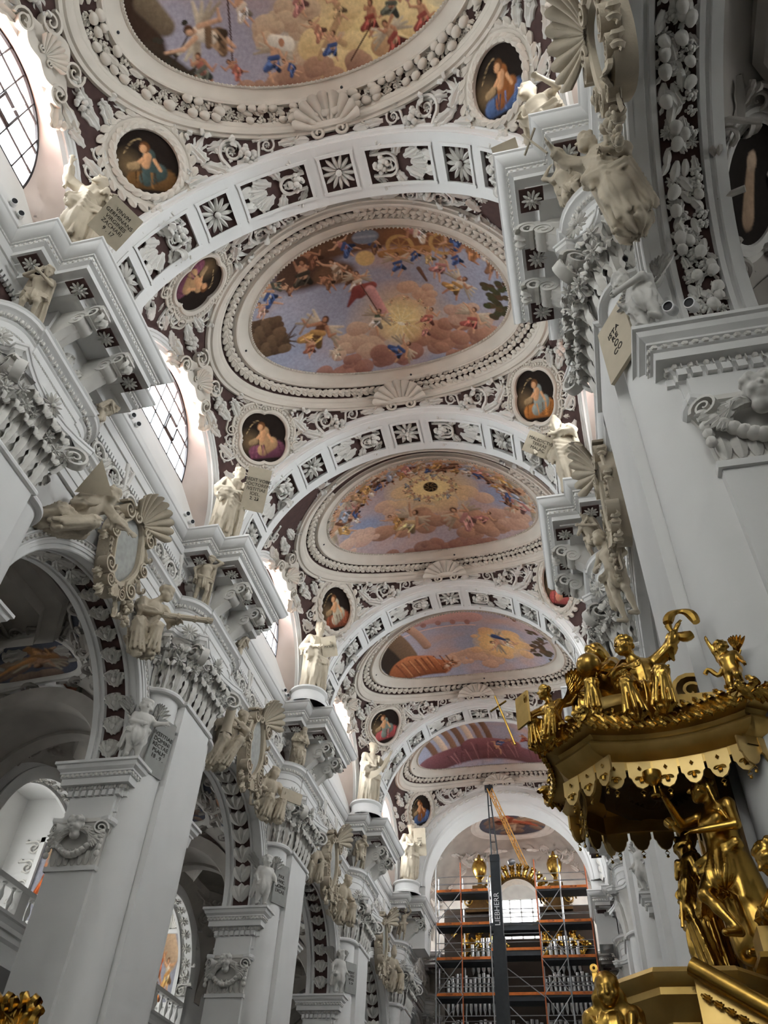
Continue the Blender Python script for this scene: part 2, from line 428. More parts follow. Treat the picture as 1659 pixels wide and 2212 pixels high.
# abacus slabs
def concave(cs, dip, n=7):
    out = []
    for k in range(len(cs) - 1):
        a, b, dp = np.array(cs[k]), np.array(cs[k + 1]), dip[k]
        t = (b - a); nn = np.array([-t[1], t[0]]) / np.linalg.norm(t)
        for s in np.linspace(0, 1, n, endpoint=False): out.append(tuple(a + t * s - nn * dp * 4 * s * (1 - s)))
    out.append(tuple(cs[-1])); return out
pa = concave([(7.4, -1.5), (6.15, -1.72), (5.93, -1.58), (5.93, 1.58), (6.15, 1.72), (7.4, 1.5)], [0.05, 0, .34, 0, .05])
AB = [(-.9, 16.5), (-.10, 16.5), (-.06, 16.58), (0, 16.62), (0, 16.74), (.03, 16.76), (.03, 16.83), (-.5, 16.85)]
P['abacus'] = sweep(G(), pa, AB).mesh('abacus', 'plaster', True, 30)
pc = concave([(7.4, -2.3), (6.75, -2.22), (6.62, -2.30), (6.15, -1.95), (6.15, -1.75), (6.5, -.9)], [0.0, 0, .02, 0, .1])
pc = concave([(7.5, -2.35), (6.95, -2.35), (6.80, -2.28), (6.06, -1.62), (6.02, -1.46), (6.3, -.9)], [0.06, 0, .2, 0, .05])
P['column_abacus'] = sweep(G(), pc, AB).mesh('column_abacus', 'plaster', True, 30)
P['pilaster_bell'] = sweep(G(), [(7.3, -1.0), (6.5, -1.0), (6.5, 1.0), (7.3, 1.0)], [(-.02, 14.75), (0, 15.2), (.1, 16.0), (.3, 16.55)]).mesh('pilaster_bell', 'stucco')
P['column_bell'] = G().lathe([(.56, 14.75), (.58, 15.3), (.66, 16.0), (.9, 16.55)], 24).mesh('column_bell', 'stucco')

cherub_meshes = {}   # filled by the figure section
PILLARS = {}
def tilt_leaf(Pt, radial, lean, length, w=1.0):
    """leaf growing upwards from Pt, leaning outwards"""
    up = np.array([0, 0, 1.]); rad = np.asarray(radial, float) / np.linalg.norm(radial)
    X = up * math.cos(lean) + rad * math.sin(lean); Z = rad * math.cos(lean) - up * math.sin(lean)
    return scl(frame(Pt, X, Z), length, length * w, length)
def capital_children(parent, kind, full):
    rnd = random.Random(7)
    if kind == 'pil':
        for r, (z, L, n, w) in enumerate([(14.82, .95, 5, .95), (15.35, 1.0, 4, .95)]):
            for k in range(n):
                y = (-.8 + 1.6 * k / (n - 1)) if r == 0 else (-.62 + 1.24 * k / (n - 1))
                ob('acanthus_leaf', libmesh('curled_leaf'), parent, tilt_leaf((6.47 - .05 * r, y, z), (-1, 0, 0), .12 + .12 * r, L, w))
        for sy in (-1, 1):
            for z in (14.85, 15.4): ob('acanthus_leaf', libmesh('curled_leaf'), parent, tilt_leaf((6.75, sy * 1.0, z), (0, sy, 0), .2, .9, .9))
            ob('helix', libmesh('volute'), parent, tr(6.12, sy * 1.32, 16.2) @ rotz(sy * -.75) @ scl(np.eye(4), .9, .8, .8))
            ob('acanthus_leaf', libmesh('curled_leaf'), parent, tilt_leaf((6.4, sy * 1.1, 15.5), (-1, sy * .9, 0), .35, .85, .9))
            ob('helix', libmesh('volute'), parent, tr(6.28, sy * .42, 16.25) @ rotz(math.pi / 2) @ scl(np.eye(4), .6, .7, .6))
            for k in range(3):
                ob('bell_flower', libmesh('flower'), parent, scl(frame((6.2 - .06 * k, sy * (.35 + .33 * k), 15.95 - .12 * (k % 2)), (0, 1, 0), (-.6, 0, -.8)), .36))
        ob('abacus_flower', libmesh('daisy'), parent, scl(frame((6.2, 0, 16.72), (0, 0, 1), (-1, 0, -.3)), .62))
    else:
        c = np.array([7.2, -1.25])
        for r, (z, L, angs) in enumerate([(14.82, .95, [170, 205, 240, 275]), (15.35, 1.0, [188, 222, 257])]):
            for a in angs:
                d = np.array([math.cos(math.radians(a)), math.sin(math.radians(a)), 0])
                p = np.array([c[0], c[1], z]) + d * (.58 + .05 * r)
                ob('acanthus_leaf', libmesh('curled_leaf'), parent, tilt_leaf(p, d, .12 + .1 * r, L, .95))
        for a in (180, 225, 270):
            d = np.array([math.cos(math.radians(a)), math.sin(math.radians(a)), 0])
            ob('bell_flower', libmesh('flower'), parent, scl(frame(np.array([c[0], c[1], 15.75]) + d * .92, (0, 0, 1), d - np.array([0, 0, .9])), .42))
            ob('bell_flower', libmesh('flower'), parent, scl(frame(np.array([c[0], c[1], 16.05]) + d * 1.02 + np.array([.1, -.12, 0]), (0, 0, 1), d - np.array([0, 0, .7])), .36))
        for a in (196, 254):
            d = np.array([math.cos(math.radians(a)), math.sin(math.radians(a)), 0])
            ob('helix', libmesh('volute'), parent, frame(np.array([c[0], c[1], 16.25]) + d * .95, d, (0, 0, 1)) @ rotx(0) @ scl(np.eye(4), .8, .7, .7))
        ob('abacus_flower', libmesh('daisy'), parent, scl(frame((6.38, -2.0, 16.72), (0, 0, 1), (-.7, -.7, -.2)), .56))
side_word = {-1: 'left', 1: 'right'}
ordinal = ['', 'nearest', 'second', 'third', 'fourth', 'farthest']
for s in (-1, 1):
    for i in ROWS:
        e = empty('pillar', (0, yp(i), 0), (s, 1, 1))
        vis = i >= 0 and (s < 0 or i <= 1)
        where = 'behind the viewer' if i < 0 else ('beside the organ' if i == 5 else ['nearest', 'second', 'third', 'fourth', 'fifth'][i] + ' in the row')
        tag(e, 'white pillar of the %s arcade with Corinthian capitals, %s' % (side_word[s], where), kind='structure')
        for n in ('cornice', 'soffit', 'cornice_enrichment', 'architrave', 'egg_and_dart', 'frieze_block', 'pilaster_shaft', 'astragal', 'pier_body', 'jamb_pilaster', 'impost', 'far_impost', 'impost_enrichment'): ob(n, P[n], e)
        for ch in e.children:
            if ch.name.split('.')[0] in ('cornice_enrichment', 'egg_and_dart', 'impost_enrichment'): ch['kind'] = 'stuff'
        for sy in (-1, 1): ob('column_shaft', P['column_shaft'], e, loc=(7.2, sy * 1.25, 0))
        cap = ob('pilaster_capital', P['pilaster_bell'], e); ob('abacus', P['abacus'], cap)
        ccap = empty('column_capital', parent=e); ob('column_bell', P['column_bell'], ccap, loc=(7.2, -1.25, 0)); ob('abacus', P['column_abacus'], ccap)
        if vis:
            capital_children(cap, 'pil', True); capital_children(ccap, 'col', True)
            # console brackets and soffit rosettes under the cornice block
            for y in (-.72, .72):
                ob('console', libmesh('console'), e, tr(6.56, y, 19.35) @ rotz(math.pi))
                ob('bracket', libmesh('small_console'), e, tr(6.5, y, 19.62) @ rotz(math.pi))
                ob('bracket_leaf', libmesh('curled_leaf'), e, scl(frame((6.1, y, 19.3), (-1, 0, .25), (0, 0, -1)), .9))
            ob('side_console', libmesh('console'), e, tr(7.15, -1.05, 19.35) @ rotz(-math.pi / 2) @ scl(np.eye(4), .8, .8, 1))
            for (x, y) in [(5.95 + .35, -2.45 + .3), (5.6 + .1, -1.45), (5.7, 0), (5.7, 1.45), (6.55, -2.3)][1:]:
                f = G()
                ob('soffit_rosette', libmesh('rosette'), e, scl(frame((x, y, 19.55), (1, 0, 0), (0, 0, -1)), .46))
            if i <= 3:
                p = offset_path(ip, -.46)
                for a, b in zip(p[:-1], p[1:]):
                    L = np.linalg.norm(b - a); k = int(L / .19)
                    t = (b - a) / L
                    if (abs(t[1]) > .5 and a[0] > 8): continue
                    for j in range(k):
                        c = a + (b - a) * (j + .5) / k
                        M = np.eye(4); M[:2, 0] = t; M[:2, 1] = (-t[1], t[0]); M[:3, 3] = (c[0], c[1], 11.39)
                        ob('dentil', P['dentil'], e, M)
            # acanthus tufts of the frieze over the pilaster
            for k in range(3): ob('frieze_leaf', libmesh('acanthus_leaf'), e, scl(frame((6.54, -.25 + .25 * k, 18.2), (0, (k - 1) * .5, 1), (-1, 0, 0)), .85))
        PILLARS[(s, i)] = e
# coffer ground of the soffit rosettes
P['coffer'] = G().box(-.27, .27, -.27, .27, -.012, .012).mesh('rosette_coffer', 'maroon', False)
for (s, i), e in PILLARS.items():
    if i >= 0:
        for (x, y) in [(5.7, -1.45), (5.7, 0), (5.7, 1.45), (6.55, -2.3)]: ob('rosette_coffer', P['coffer'], e, tr(x, y, 19.575))

# ---- nave wall of one bay ------------------------------------------------------
B = {}
H = D / 2
def arch_front(x, r, top, n=36, flip=False):
    th = np.linspace(math.pi, 0, n)
    inner = np.stack([np.full(n, x), r * np.cos(th), ZA + r * np.sin(th)], 1)
    outer = []
    for t in th:
        c, s_ = math.cos(t), math.sin(t)
        k = min(H / max(abs(c), 1e-6), (top - ZA) / max(s_, 1e-6)); outer.append((x, k * c, ZA + k * s_))
    return np.stack([inner, np.array(outer)], 0)
g = G().loft(arch_front(XW, RA, 17.0)); g.loft(arch_front(XB, RA, 18.6))
B['arch_wall'] = g.mesh('arch_wall', 'plaster', False)
B['arch_soffit'] = arc_sweep(G(), 0, ZA, 0, [(RA, XW - .02), (RA, 7.48), (RA + .05, 7.5), (RA + .05, 7.56), (RA, 7.58), (RA, 7.66), (RA + .10, 7.68), (RA + .10, 8.32), (RA, 8.34), (RA, 8.42), (RA + .05, 8.44), (RA + .05, 8.5), (RA, 8.52), (RA, XB)]).mesh('arch_soffit', 'plaster', True, 30)
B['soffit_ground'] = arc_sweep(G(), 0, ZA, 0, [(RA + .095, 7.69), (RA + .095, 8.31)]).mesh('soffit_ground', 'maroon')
B['archivolt'] = arc_sweep(G(), 0, ZA, 0, [(RA, XW), (RA, 7.2), (RA + .03, 7.18), (RA + .12, 7.18), (RA + .13, 7.14), (RA + .22, 7.14), (RA + .23, 7.11), (RA + .28, 7.11), (RA + .30, 7.17), (RA + .44, 7.17), (RA + .46, 7.12), (RA + .5, 7.14), (RA + .5, XW)]).mesh('archivolt', 'plaster', True, 30)
g = G()
for k in range(70):
    t = math.pi * (k + .5) / 70; M = frame((7.17, (RA + .37) * math.cos(t), ZA + (RA + .37) * math.sin(t)), (0, -math.sin(t), math.cos(t)), (-1, 0, 0))
    g.ell((0, 0, .02), (.07, .055, .05), 5, 4, M)
B['archivolt_enrichment'] = g.mesh('archivolt_enrichment', 'stucco')
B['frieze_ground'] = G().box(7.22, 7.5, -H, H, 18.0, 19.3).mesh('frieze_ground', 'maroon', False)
g = G(); g.box(7.12, 7.5, -H, H, 18.05, 18.15).box(7.10, 7.5, -H, H, 19.18, 19.28); g.box(7.14, 7.5, -H, H, 19.28, 19.62).box(7.08, 7.5, -H, H, 19.62, 19.68).box(7.12, 7.5, -H, H, 19.68, 20.0)
B['frieze_frame'] = g.mesh('frieze_frame', 'plaster', False); g = G()
for k in range(84): yk = -H + D * (k + .5) / 84; g.box(7.09, 7.2, yk - .04, yk + .04, 19.0, 19.18)
B['frieze_dentils'] = g.mesh('frieze_dentils', 'plaster', False)
# lunette, embrasure and attic
XL0, XL1, XG = 6.85, 7.12, 7.7
R0, R1 = 4.13, 3.72
WA, WBh, WZ = 2.42, 3.15, 22.85
def lun(r, x, n=41, z0=20.55):
    th = np.linspace(0, math.pi, n); pts = [(x, r, z0)] + [(x, r * math.cos(t), ZV + r * math.sin(t)) for t in th] + [(x, -r, z0)]
    return np.array(pts)
def win(x, n=41, a=WA, b=WBh):
    th = np.linspace(0, math.pi, n); pts = [(x, a, WZ)] + [(x, a * math.cos(t), WZ + b * math.sin(t)) for t in th] + [(x, -a, WZ)]
    return np.array(pts)
rows = [lun(R0 + .05, XL0 - .02), lun(R0, XL0), lun(R0 - .08, XL0 + .01), lun(R0 - .09, XL0 + .06), lun(R0 - .2, XL0 + .07), lun(R0 - .22, XL0 + .12), lun(R0 - .30, XL0 + .12), lun(R0 - .31, XL0 + .18), lun(R1, XL1)]
B['lunette_moulding'] = G().loft(np.stack(rows, 1)).mesh('lunette_moulding', 'plaster', True, 30)
B['window_reveal'] = G().loft(np.stack([lun(R1, XL1), .55 * lun(R1, XL1) + .45 * win(XG), win(XG), win(XG + .3)], 1)).mesh('window_reveal', 'pink')
g = G().add([(XL1 - .1, -R1 - .5, ZTOP - .05), (XL1 - .1, R1 + .5, ZTOP - .05), (XL1 - .02, R1 + .5, 21.05), (XL1 - .02, -R1 - .5, 21.05)], [(0, 1, 2, 3)])
g.add([(XL1 - .02, -R1, 21.05), (XL1 - .02, R1, 21.05), (XG, WA + .02, WZ), (XG, -WA - .02, WZ)], [(0, 1, 2, 3)])
B['window_sill'] = g.mesh('window_sill', 'plaster', False)
FRIEZE = []
rnd = random.Random(4)
for k in range(6):
    c = -H + 2.4 + (D - 4.8) * (k + .5) / 6
    FRIEZE.append(('frieze_scroll', 'scroll', scl(frame((7.2, c, 18.6), (0, 1 if k % 2 else -1, .15), (-1, 0, 0)), .98, .98 if k % 2 else -.98, .95)))
    FRIEZE.append(('frieze_leaf', 'acanthus_leaf', scl(frame((7.18, c + .35, 18.25), (0, .45, 1), (-1, 0, 0)), .85)))
    FRIEZE.append(('frieze_leaf', 'curled_leaf', scl(frame((7.18, c - .4, 18.95), (0, -.6, -.9), (-1, 0, 0)), .7)))
    FRIEZE.append(('frieze_flower', 'flower', scl(frame((7.16, c + .02, 18.6), (0, 1, 0), (-1, 0, 0)), .5)))
# arch soffit garland: bell-flower husks
HUSK = []
nh = 17
for k in range(nh):
    t = math.pi * (k + .5) / nh
    c = np.array([8.0, (RA + .06) * math.cos(t), ZA + (RA + .06) * math.sin(t)]); nrm = np.array([0, -math.cos(t), -math.sin(t)])
    tan = np.array([0, -math.sin(t), math.cos(t)]) * (1 if t > math.pi / 2 else -1)
    HUSK.append((c, tan, nrm))

WALLS, CEIL = {}, None
aisle_rows = []
for s in (-1, 1):
    w = empty('wall_' + side_word[s], (0, 0, 0), (s, 1, 1)); tag(w, 'white stucco arcade wall along the %s of the nave' % side_word[s], kind='structure'); WALLS[s] = w
    for b in BAYS:
        e = empty('arcade_bay', (0, yb(b), 0), parent=w)
        for n in B:
            o_ = ob(n, B[n], e)
            if n in ('frieze_dentils', 'archivolt_enrichment'): o_['kind'] = 'stuff'
        show = (s < 0 and b >= 1) or (s > 0 and b <= 2)
        if show:
            for nm, l, M in FRIEZE: ob(nm, libmesh(l), e, M)
        if (s < 0 and b >= 1) or b == 0:
            r2 = random.Random(b)
            for c, tan, nrm in HUSK:
                if s > 0:      # fat fruit garland of the near arch
                    sd = np.cross(nrm, tan)
                    for j in range(14):
                        o_ = c + sd * (.13 * (j % 4 - 1.5)) + tan * (.19 * (j // 4 - 1.4) + r2.uniform(-.05, .05)); l = ['fruit', 'flower', 'laurel_leaf', 'fruit', 'acanthus_leaf', 'laurel_leaf', 'fruit_cluster'][(j + r2.randrange(7)) % 7]
                        z_ = .22 if l in ('fruit', 'fruit_cluster', 'flower') else .3
                        ob('garland_' + ('leaf' if 'leaf' in l else 'flower' if l == 'flower' else 'fruit'), libmesh(l), e, scl(frame(o_, tan + sd * r2.uniform(-.8, .8), nrm), z_ * r2.uniform(.85, 1.2)))
                else:
                    for sg in (-1, 0, 1):
                        ob('garland_leaf', libmesh('acanthus_leaf' if b % 2 else 'laurel_leaf'), e, scl(frame(c, -tan + np.array([.55 * sg, 0, 0]), nrm), .62, .75, .8))
                    ob('garland_bud', libmesh('fruit'), e, scl(frame(c - tan * .2, -tan, nrm), .2))

# ---- clerestory windows --------------------------------------------------------
g = G()
fr = win(XG + .02); gi = win(XG + .02, a=WA - .1, b=WBh - .1)
def ring(x0, x1, a0, a1):
    r = [win(x0, a=WA - a0, b=WBh - a0), win(x0, a=WA - a1, b=WBh - a1), win(x1, a=WA - a1, b=WBh - a1), win(x1, a=WA - a0, b=WBh - a0)]
    return G().loft(np.stack(r, 1), closed_v=True)
WF = ring(XG - .0, XG + .08, 0, .07).box(XG, XG + .08, -WA, WA, WZ, WZ + .07).mesh('frame', 'iron', False)
def wtop(y): return WZ + WBh * math.sqrt(max(0, 1 - (y / WA) ** 2))
ys = [-1.8, -1.05, -.35, .35, 1.05, 1.8]; zs = [23.65, 24.45, 25.25]
BARS = []
for y in ys: BARS.append(G().box(XG + .01, XG + .05, y - .02, y + .02, WZ, wtop(y) - .03).mesh('glazing_bar', 'iron', False))
for z in zs:
    hw = WA * math.sqrt(1 - ((z - WZ) / WBh) ** 2); BARS.append(G().box(XG + .0, XG + .05, -hw, hw, z - .02, z + .02).mesh('glazing_bar', 'iron', False))
CASE = G()
for (a0, a1, c0, c1) in ((.35, 1.05, 23.65, 23.72), (.35, 1.05, 24.38, 24.45), (.35, .42, 23.65, 24.45), (.98, 1.05, 23.65, 24.45)): CASE.box(XG - .05, XG + .03, a0, a1, c0, c1)
CASE = CASE.mesh('casement', 'iron', False)
ARM = G().tube([(XG - .6, .7, 24.0), (XG, .75, 23.95)], .03, 6).mesh('opener_arm', 'white')
PANES = []
yy = [-WA] + ys + [WA]; zz = [WZ] + zs + [WZ + WBh]
for a, b_ in zip(yy[:-1], yy[1:]):
    for c, d_ in zip(zz[:-1], zz[1:]):
        pts = []
        for y in np.linspace(a, b_, 6): pts.append((XG + .03, y, min(d_, wtop(y))))
        if max(p[2] for p in pts) <= c + .05: continue
        pts = [(x, y, max(z, c)) for x, y, z in pts]
        PANES.append(G().add(pts + [(XG + .03, b_, c), (XG + .03, a, c)], [tuple(range(8))]).mesh('pane', 'glass', False))
hx = G(); hs = .11
for r_ in range(int(WBh / (hs * .866)) + 1):
    for c_ in range(-24, 25):
        y = c_ * hs + (r_ % 2) * hs / 2; z = WZ + r_ * hs * .866
        if (y / WA) ** 2 + ((z - WZ) / WBh) ** 2 > .96: continue
        R_ = hs / math.sqrt(3)
        for k in (0, 1, 2):
            a = math.pi / 2 + k * math.pi / 3; p0 = (XG + .25, y + R_ * math.cos(a), z + R_ * math.sin(a)); p1 = (XG + .25, y + R_ * math.cos(a + math.pi / 3), z + R_ * math.sin(a + math.pi / 3))
            dv = np.array(p1) - np.array(p0); nv = np.array([0, -dv[2], dv[1]]); nv = nv / np.linalg.norm(nv) * .003
            hx.add([np.array(p0) - nv, np.array(p0) + nv, np.array(p1) + nv, np.array(p1) - nv], [(0, 1, 2, 3)])
NET = hx.mesh('wire_netting', 'steel', False)
wi = 0
for s in (-1, 1):
    for b in range(0, 5):
        wi += 1
        e = empty('window_%d' % wi, (0, yb(b), 0), (s, 1, 1)); tag(e, 'lunette window with dark glazing bars in the %s wall, bay %s' % (side_word[s], ['above the viewer', 'beyond the first pillar', 'beyond the second pillar', 'beyond the third pillar', 'beyond the fourth pillar'][b]), kind='structure')
        ob('frame', WF, e); ob('casement', CASE, e); ob('opener_arm', ARM, e)
        for m in BARS: ob('glazing_bar', m, e)
        for m in PANES: ob('pane', m, e)
        tag(ob('wire_netting', NET, e), kind='stuff')
        portal('daylight_portal', (s * (XG + .5), yb(b), WZ + 1.55), (-s, 0, 0), 4.8, 3.3)

# aisle roofs seen by the windows from outside
for s in (-1, 1):
    g = G().add([(s * 8.2, -16, 22.4), (s * 15.5, -16, 19.6), (s * 15.5, 66, 19.6), (s * 8.2, 66, 22.4)], [(0, 1, 2, 3)])
    tag(mk(g, 'roof', 'tile', smooth=False), 'terracotta aisle roof outside the %s windows' % side_word[s], kind='structure')
# ------------------------------------------------------------------ ceiling
ceiling = empty('ceiling'); tag(ceiling, 'white and maroon stuccoed vault of the nave', kind='structure')
def sph(x, y, h=0.0):
    """point of the sail vault above (x, y), h metres below it along the normal"""
    x = np.asarray(x, float); y = np.asarray(y, float)
    z = np.sqrt(np.maximum((RV - h) ** 2 - x ** 2 - y ** 2, .02))
    return np.stack([x, y, ZV + z], -1)
def snrm(p): n = np.array([0, 0, ZV]) - np.asarray(p); return n / np.linalg.norm(n)
def sframe(x, y, ang, h=0.0):
    """frame lying on the vault; x axis turned by ang in plan, z into the nave"""
    p = sph(x, y, 0.0); n = snrm(p); return frame(p + n * h, (math.cos(ang), math.sin(ang), 0), n)
FA, FB = 5.0, 3.05
V = {}
xs = np.linspace(-XL0, XL0, 70); ysv = np.linspace(-4.75, 4.75, 46)
X_, Y_ = np.meshgrid(xs, ysv, indexing='ij')
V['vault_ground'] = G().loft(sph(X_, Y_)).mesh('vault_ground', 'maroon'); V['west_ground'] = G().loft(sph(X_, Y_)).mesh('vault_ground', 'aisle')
def ell_ring(prof, n=160):
    """prof [(offset outside the fresco ellipse, height below the vault)]"""
    th = np.linspace(0, 2 * math.pi, n, endpoint=False); rows = []
    for d, h in prof:
        p = sph((FA + d * 1.05) * np.cos(th), (FB + d) * np.sin(th)); nn = np.array([0, 0, ZV]) - p; nn /= np.linalg.norm(nn, axis=1)[:, None]
        rows.append(p + nn * h)
    return G().loft(np.stack(rows, 1), closed_u=True)
V['fresco_border'] = ell_ring([(-.02, 0), (-.02, .10), (.04, .10), (.06, .06), (.14, .05), (.36, .09), (.44, .16), (.46, .20), (.50, .20), (.52, .08), (.56, .03)]).mesh('fresco_border', 'cream', True, 30)
V['ring_moulding'] = ell_ring([(.92, .02), (.93, .10), (.98, .13), (1.04, .13), (1.08, .20), (1.16, .24), (1.24, .22), (1.27, .14), (1.34, .13), (1.36, .02)]).mesh('ring_moulding', 'cream', True, 30)
g = G()
for k in range(200):
    t = 2 * math.pi * k / 200; p = sph(FA * 1.0 * math.cos(t), FB * math.sin(t)); g.ell((0, 0, 0), (.045, .045, .045), 5, 3, frame(p + snrm(p) * .12, (1, 0, 0), snrm(p)))
V['bead_ring'] = g.mesh('bead_ring', 'cream')
def ellpt(d, t): return (FA + d * 1.05) * math.cos(t), (FB + d) * math.sin(t)
# evenly spaced parameters along the ellipse
tt = np.linspace(0, 2 * math.pi, 2001); ex, ey = (FA + .75) * np.cos(tt), (FB + .72) * np.sin(tt)
sl = np.concatenate([[0], np.cumsum(np.hypot(np.diff(ex), np.diff(ey)))])
def even(n): return np.interp(np.arange(n) / n * sl[-1], sl, tt)

def ring_garland(parent, b):
    rnd = random.Random(50 + b)
    if b == 0:
        for t in even(88):
            x0, y0 = ellpt(.72, t)
            if y0 < -1.5: continue
            dx, dy = -math.sin(t) * FA, math.cos(t) * FB; a = math.atan2(dy, dx); a = a if x0 < 0 else a + math.pi
            for j in (-1, 0, 1):
                x, y = ellpt(.72 + .155 * j, t + .008 * (j % 2)); l = rnd.choice(['fruit', 'fruit', 'flower', 'fruit', 'laurel_leaf', 'fruit_cluster'])
                nm = {'fruit': 'garland_fruit', 'fruit_cluster': 'garland_fruit', 'flower': 'garland_flower', 'laurel_leaf': 'garland_leaf'}[l]
                ob(nm, libmesh(l, 'cream'), parent, scl(sframe(x, y, a + rnd.uniform(-.5, .5), .03), (.32 if l != 'laurel_leaf' else .4) * rnd.uniform(.85, 1.2)))
    else:
        n = 120 if b < 3 else 90
        for t in even(n):
            x0, y0 = ellpt(.72, t); dx, dy = -math.sin(t) * FA, math.cos(t) * FB; a = math.atan2(dy, dx); a = a if x0 < 0 else a + math.pi
            if b >= 2 and y0 < -2.6: continue
            for j in (-1, 0, 1):
                x, y = ellpt(.72 + .12 * j, t); 
                ob('garland_leaf', libmesh('laurel_leaf', 'cream'), parent, scl(sframe(x, y, a + .75 * j + rnd.uniform(-.2, .2), .04), .30, .46, .6))

# ornament of one pendentive (quadrant x>0, y>0 ; mirrored): kind, x, y, angle, scale
PEND = [('scroll', 3.2, 4.15, .5, .62), ('scroll', 2.1, 4.30, -.3, .42), ('acanthus_leaf', 4.1, 4.15, 2.7, .8), ('acanthus_leaf', 4.35, 3.55, 1.9, .75), ('curled_leaf', 3.9, 3.85, 3.3, .8),
        ('fruit_cluster', 2.75, 4.4, 0, .55), ('acanthus_leaf', 2.55, 4.05, 3.4, .7), ('acanthus_leaf', 1.75, 4.35, 3.2, .6), ('laurel_leaf', 1.35, 4.4, 3.1, .5), ('flower', 3.55, 4.45, 0, .4),
        ('acanthus_leaf', 6.35, 2.2, -1.3, .8), ('curled_leaf', 6.45, 1.6, -1.5, .7), ('fruit_cluster', 6.55, 1.45, 0, .5), ('acanthus_leaf', 6.1, 2.35, -1.9, .7), ('acanthus_leaf', 6.7, 2.4, -1.2, .6),
        ('scroll', 6.45, 2.75, 1.2, .4), ('acanthus_leaf', 5.1, 4.55, .3, .6), ('acanthus_leaf', 4.6, 4.5, 2.8, .7), ('laurel_leaf', 6.75, 1.9, -1.4, .5), ('curled_leaf', 4.75, 2.75, 2.2, .65),
        ('curled_leaf', 5.6, 2.15, -.7, .6), ('acanthus_leaf', 5.0, 2.6, 2.6, .55), ('acanthus_leaf', 6.0, 2.05, -1.0, .55), ('flower', 4.45, 4.2, 0, .42), ('laurel_leaf', 3.75, 4.45, 2.9, .5), ('acanthus_leaf', 6.7, 3.4, 1.2, .8), ('curled_leaf', 6.55, 3.9, 1.4, .8), ('acanthus_leaf', 6.2, 4.3, 2.0, .8), ('curled_leaf', 5.7, 4.6, 2.6, .8), ('scroll', 6.65, 3.0, 1.0, .4), ('acanthus_leaf', 3.1, 4.45, 3.0, .7), ('acanthus_leaf', 4.0, 4.5, .4, .8), ('curled_leaf', 4.35, 3.9, -2.4, .8), ('acanthus_leaf', 6.75, 2.6, 1.7, .7), ('fruit_cluster', 5.35, 4.75, 0, .5), ('acanthus_leaf', 6.5, 4.2, .6, .8)]
PEND = [(k, x, y, a, sc * 1.22) for k, x, y, a, sc in PEND]
LUNE = [('shell', 6.62, 0, math.pi, .55), ('volute', 6.45, .75, .3, .8), ('acanthus_leaf', 6.5, .7, 1.8, .7), ('curled_leaf', 6.68, .5, 1.5, .6)]
VB = {}
for b in range(0, 6):
    e = empty('vault_bay', (0, yb(b), 0), parent=ceiling); VB[b] = e
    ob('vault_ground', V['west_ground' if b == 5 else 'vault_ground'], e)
    for sx in (-1, 1):
        for sy in (-1, 1):
            if sy < 0 and b >= 4: continue
            for kind, x, y, a, sc in PEND:
                if sy < 0 and b >= 2 and (x < 4.2 or kind in ('flower', 'laurel_leaf')): continue
                M = sframe(sx * x, sy * y, 0, .0)
                ang = a
                vx, vy = math.cos(ang) * sx, math.sin(ang) * sy
                p = sph(sx * x, sy * y); n = snrm(p); Mf = frame(p, (vx, vy, 0), n)
                nm = {'scroll': 'acanthus_scroll', 'fruit_cluster': 'fruit_bunch', 'flower': 'flower', 'laurel_leaf': 'leaf'}.get(kind, 'acanthus_leaf')
                ob(nm, libmesh(kind), e, scl(Mf, sc, sc * (1 if sx * sy > 0 else -1), sc * 1.1))

# ---- transverse arches ---------------------------------------------------------
RT, WT = 6.15, .95
A = {}
segs = [(-.56, .56, 'sq'), (.98, 3.3, 'long'), (3.72, 4.84, 'sq'), (5.26, 7.6, 'long'), (8.0, 9.0, 'sq')]
pan = sorted([(a / RT, c / RT, k) for a, c, k in segs] + [(-c / RT, -a / RT, k) for a, c, k in segs[1:]])
def arcpt(phi, r, y): return np.array([r * math.sin(phi), y, ZV + r * math.cos(phi)])
g = G(); gm = G()
br = [-math.pi / 2]
for a, c, k in pan: br += [a, c]
br.append(math.pi / 2)
def strip(g, a, c, y0, y1, r0, r1=None):
    n = max(2, int((c - a) * RT / .35) + 1); ph = np.linspace(a, c, n); r1 = r0 if r1 is None else r1
    g.loft(np.stack([np.stack([arcpt(p, r0, y0), arcpt(p, r1, y1)]) for p in ph]))
PW = .60
for k in range(len(br) - 1):
    a, c = br[k], br[k + 1]
    if k % 2 == 0: strip(g, a, c, -WT, WT, RT)
    else:
        strip(g, a, c, -WT, -PW, RT); strip(g, a, c, PW, WT, RT)
        strip(gm, a, c, -PW, PW, RT + .14)
        for y in (-PW, PW): strip(g, a, c, y, y, RT, RT + .15)
        for ph in (a, c): g.add([arcpt(ph, RT, -PW), arcpt(ph, RT, PW), arcpt(ph, RT + .15, PW), arcpt(ph, RT + .15, -PW)], [(0, 1, 2, 3)])
        # raised frame round the panel
        for y in (-PW, PW):
            for dy, rr in ((.0, 0),):
                strip(g, a - .012, c + .012, y - .05, y - .05, RT, RT - .045); strip(g, a - .012, c + .012, y - .05, y + .05, RT - .045); strip(g, a - .012, c + .012, y + .05, y + .05, RT - .045, RT)
        for ph in (a, c):
            w = .05 / RT; strip(g, ph - w, ph + w, -PW - .05, PW + .05, RT - .045)
for y, sg in ((-WT, -1), (WT, 1)):
    for r0, r1, dy0, dy1 in ((RT, RT + .06, 0, 0), (RT + .06, RT + .08, 0, .04), (RT + .08, RT + .3, .04, .04), (RT + .3, RT + .33, .04, .09), (RT + .33, RT + .46, .09, .09)):
        strip(g, -math.pi / 2, math.pi / 2, y + sg * dy0, y + sg * dy1, r0, r1)
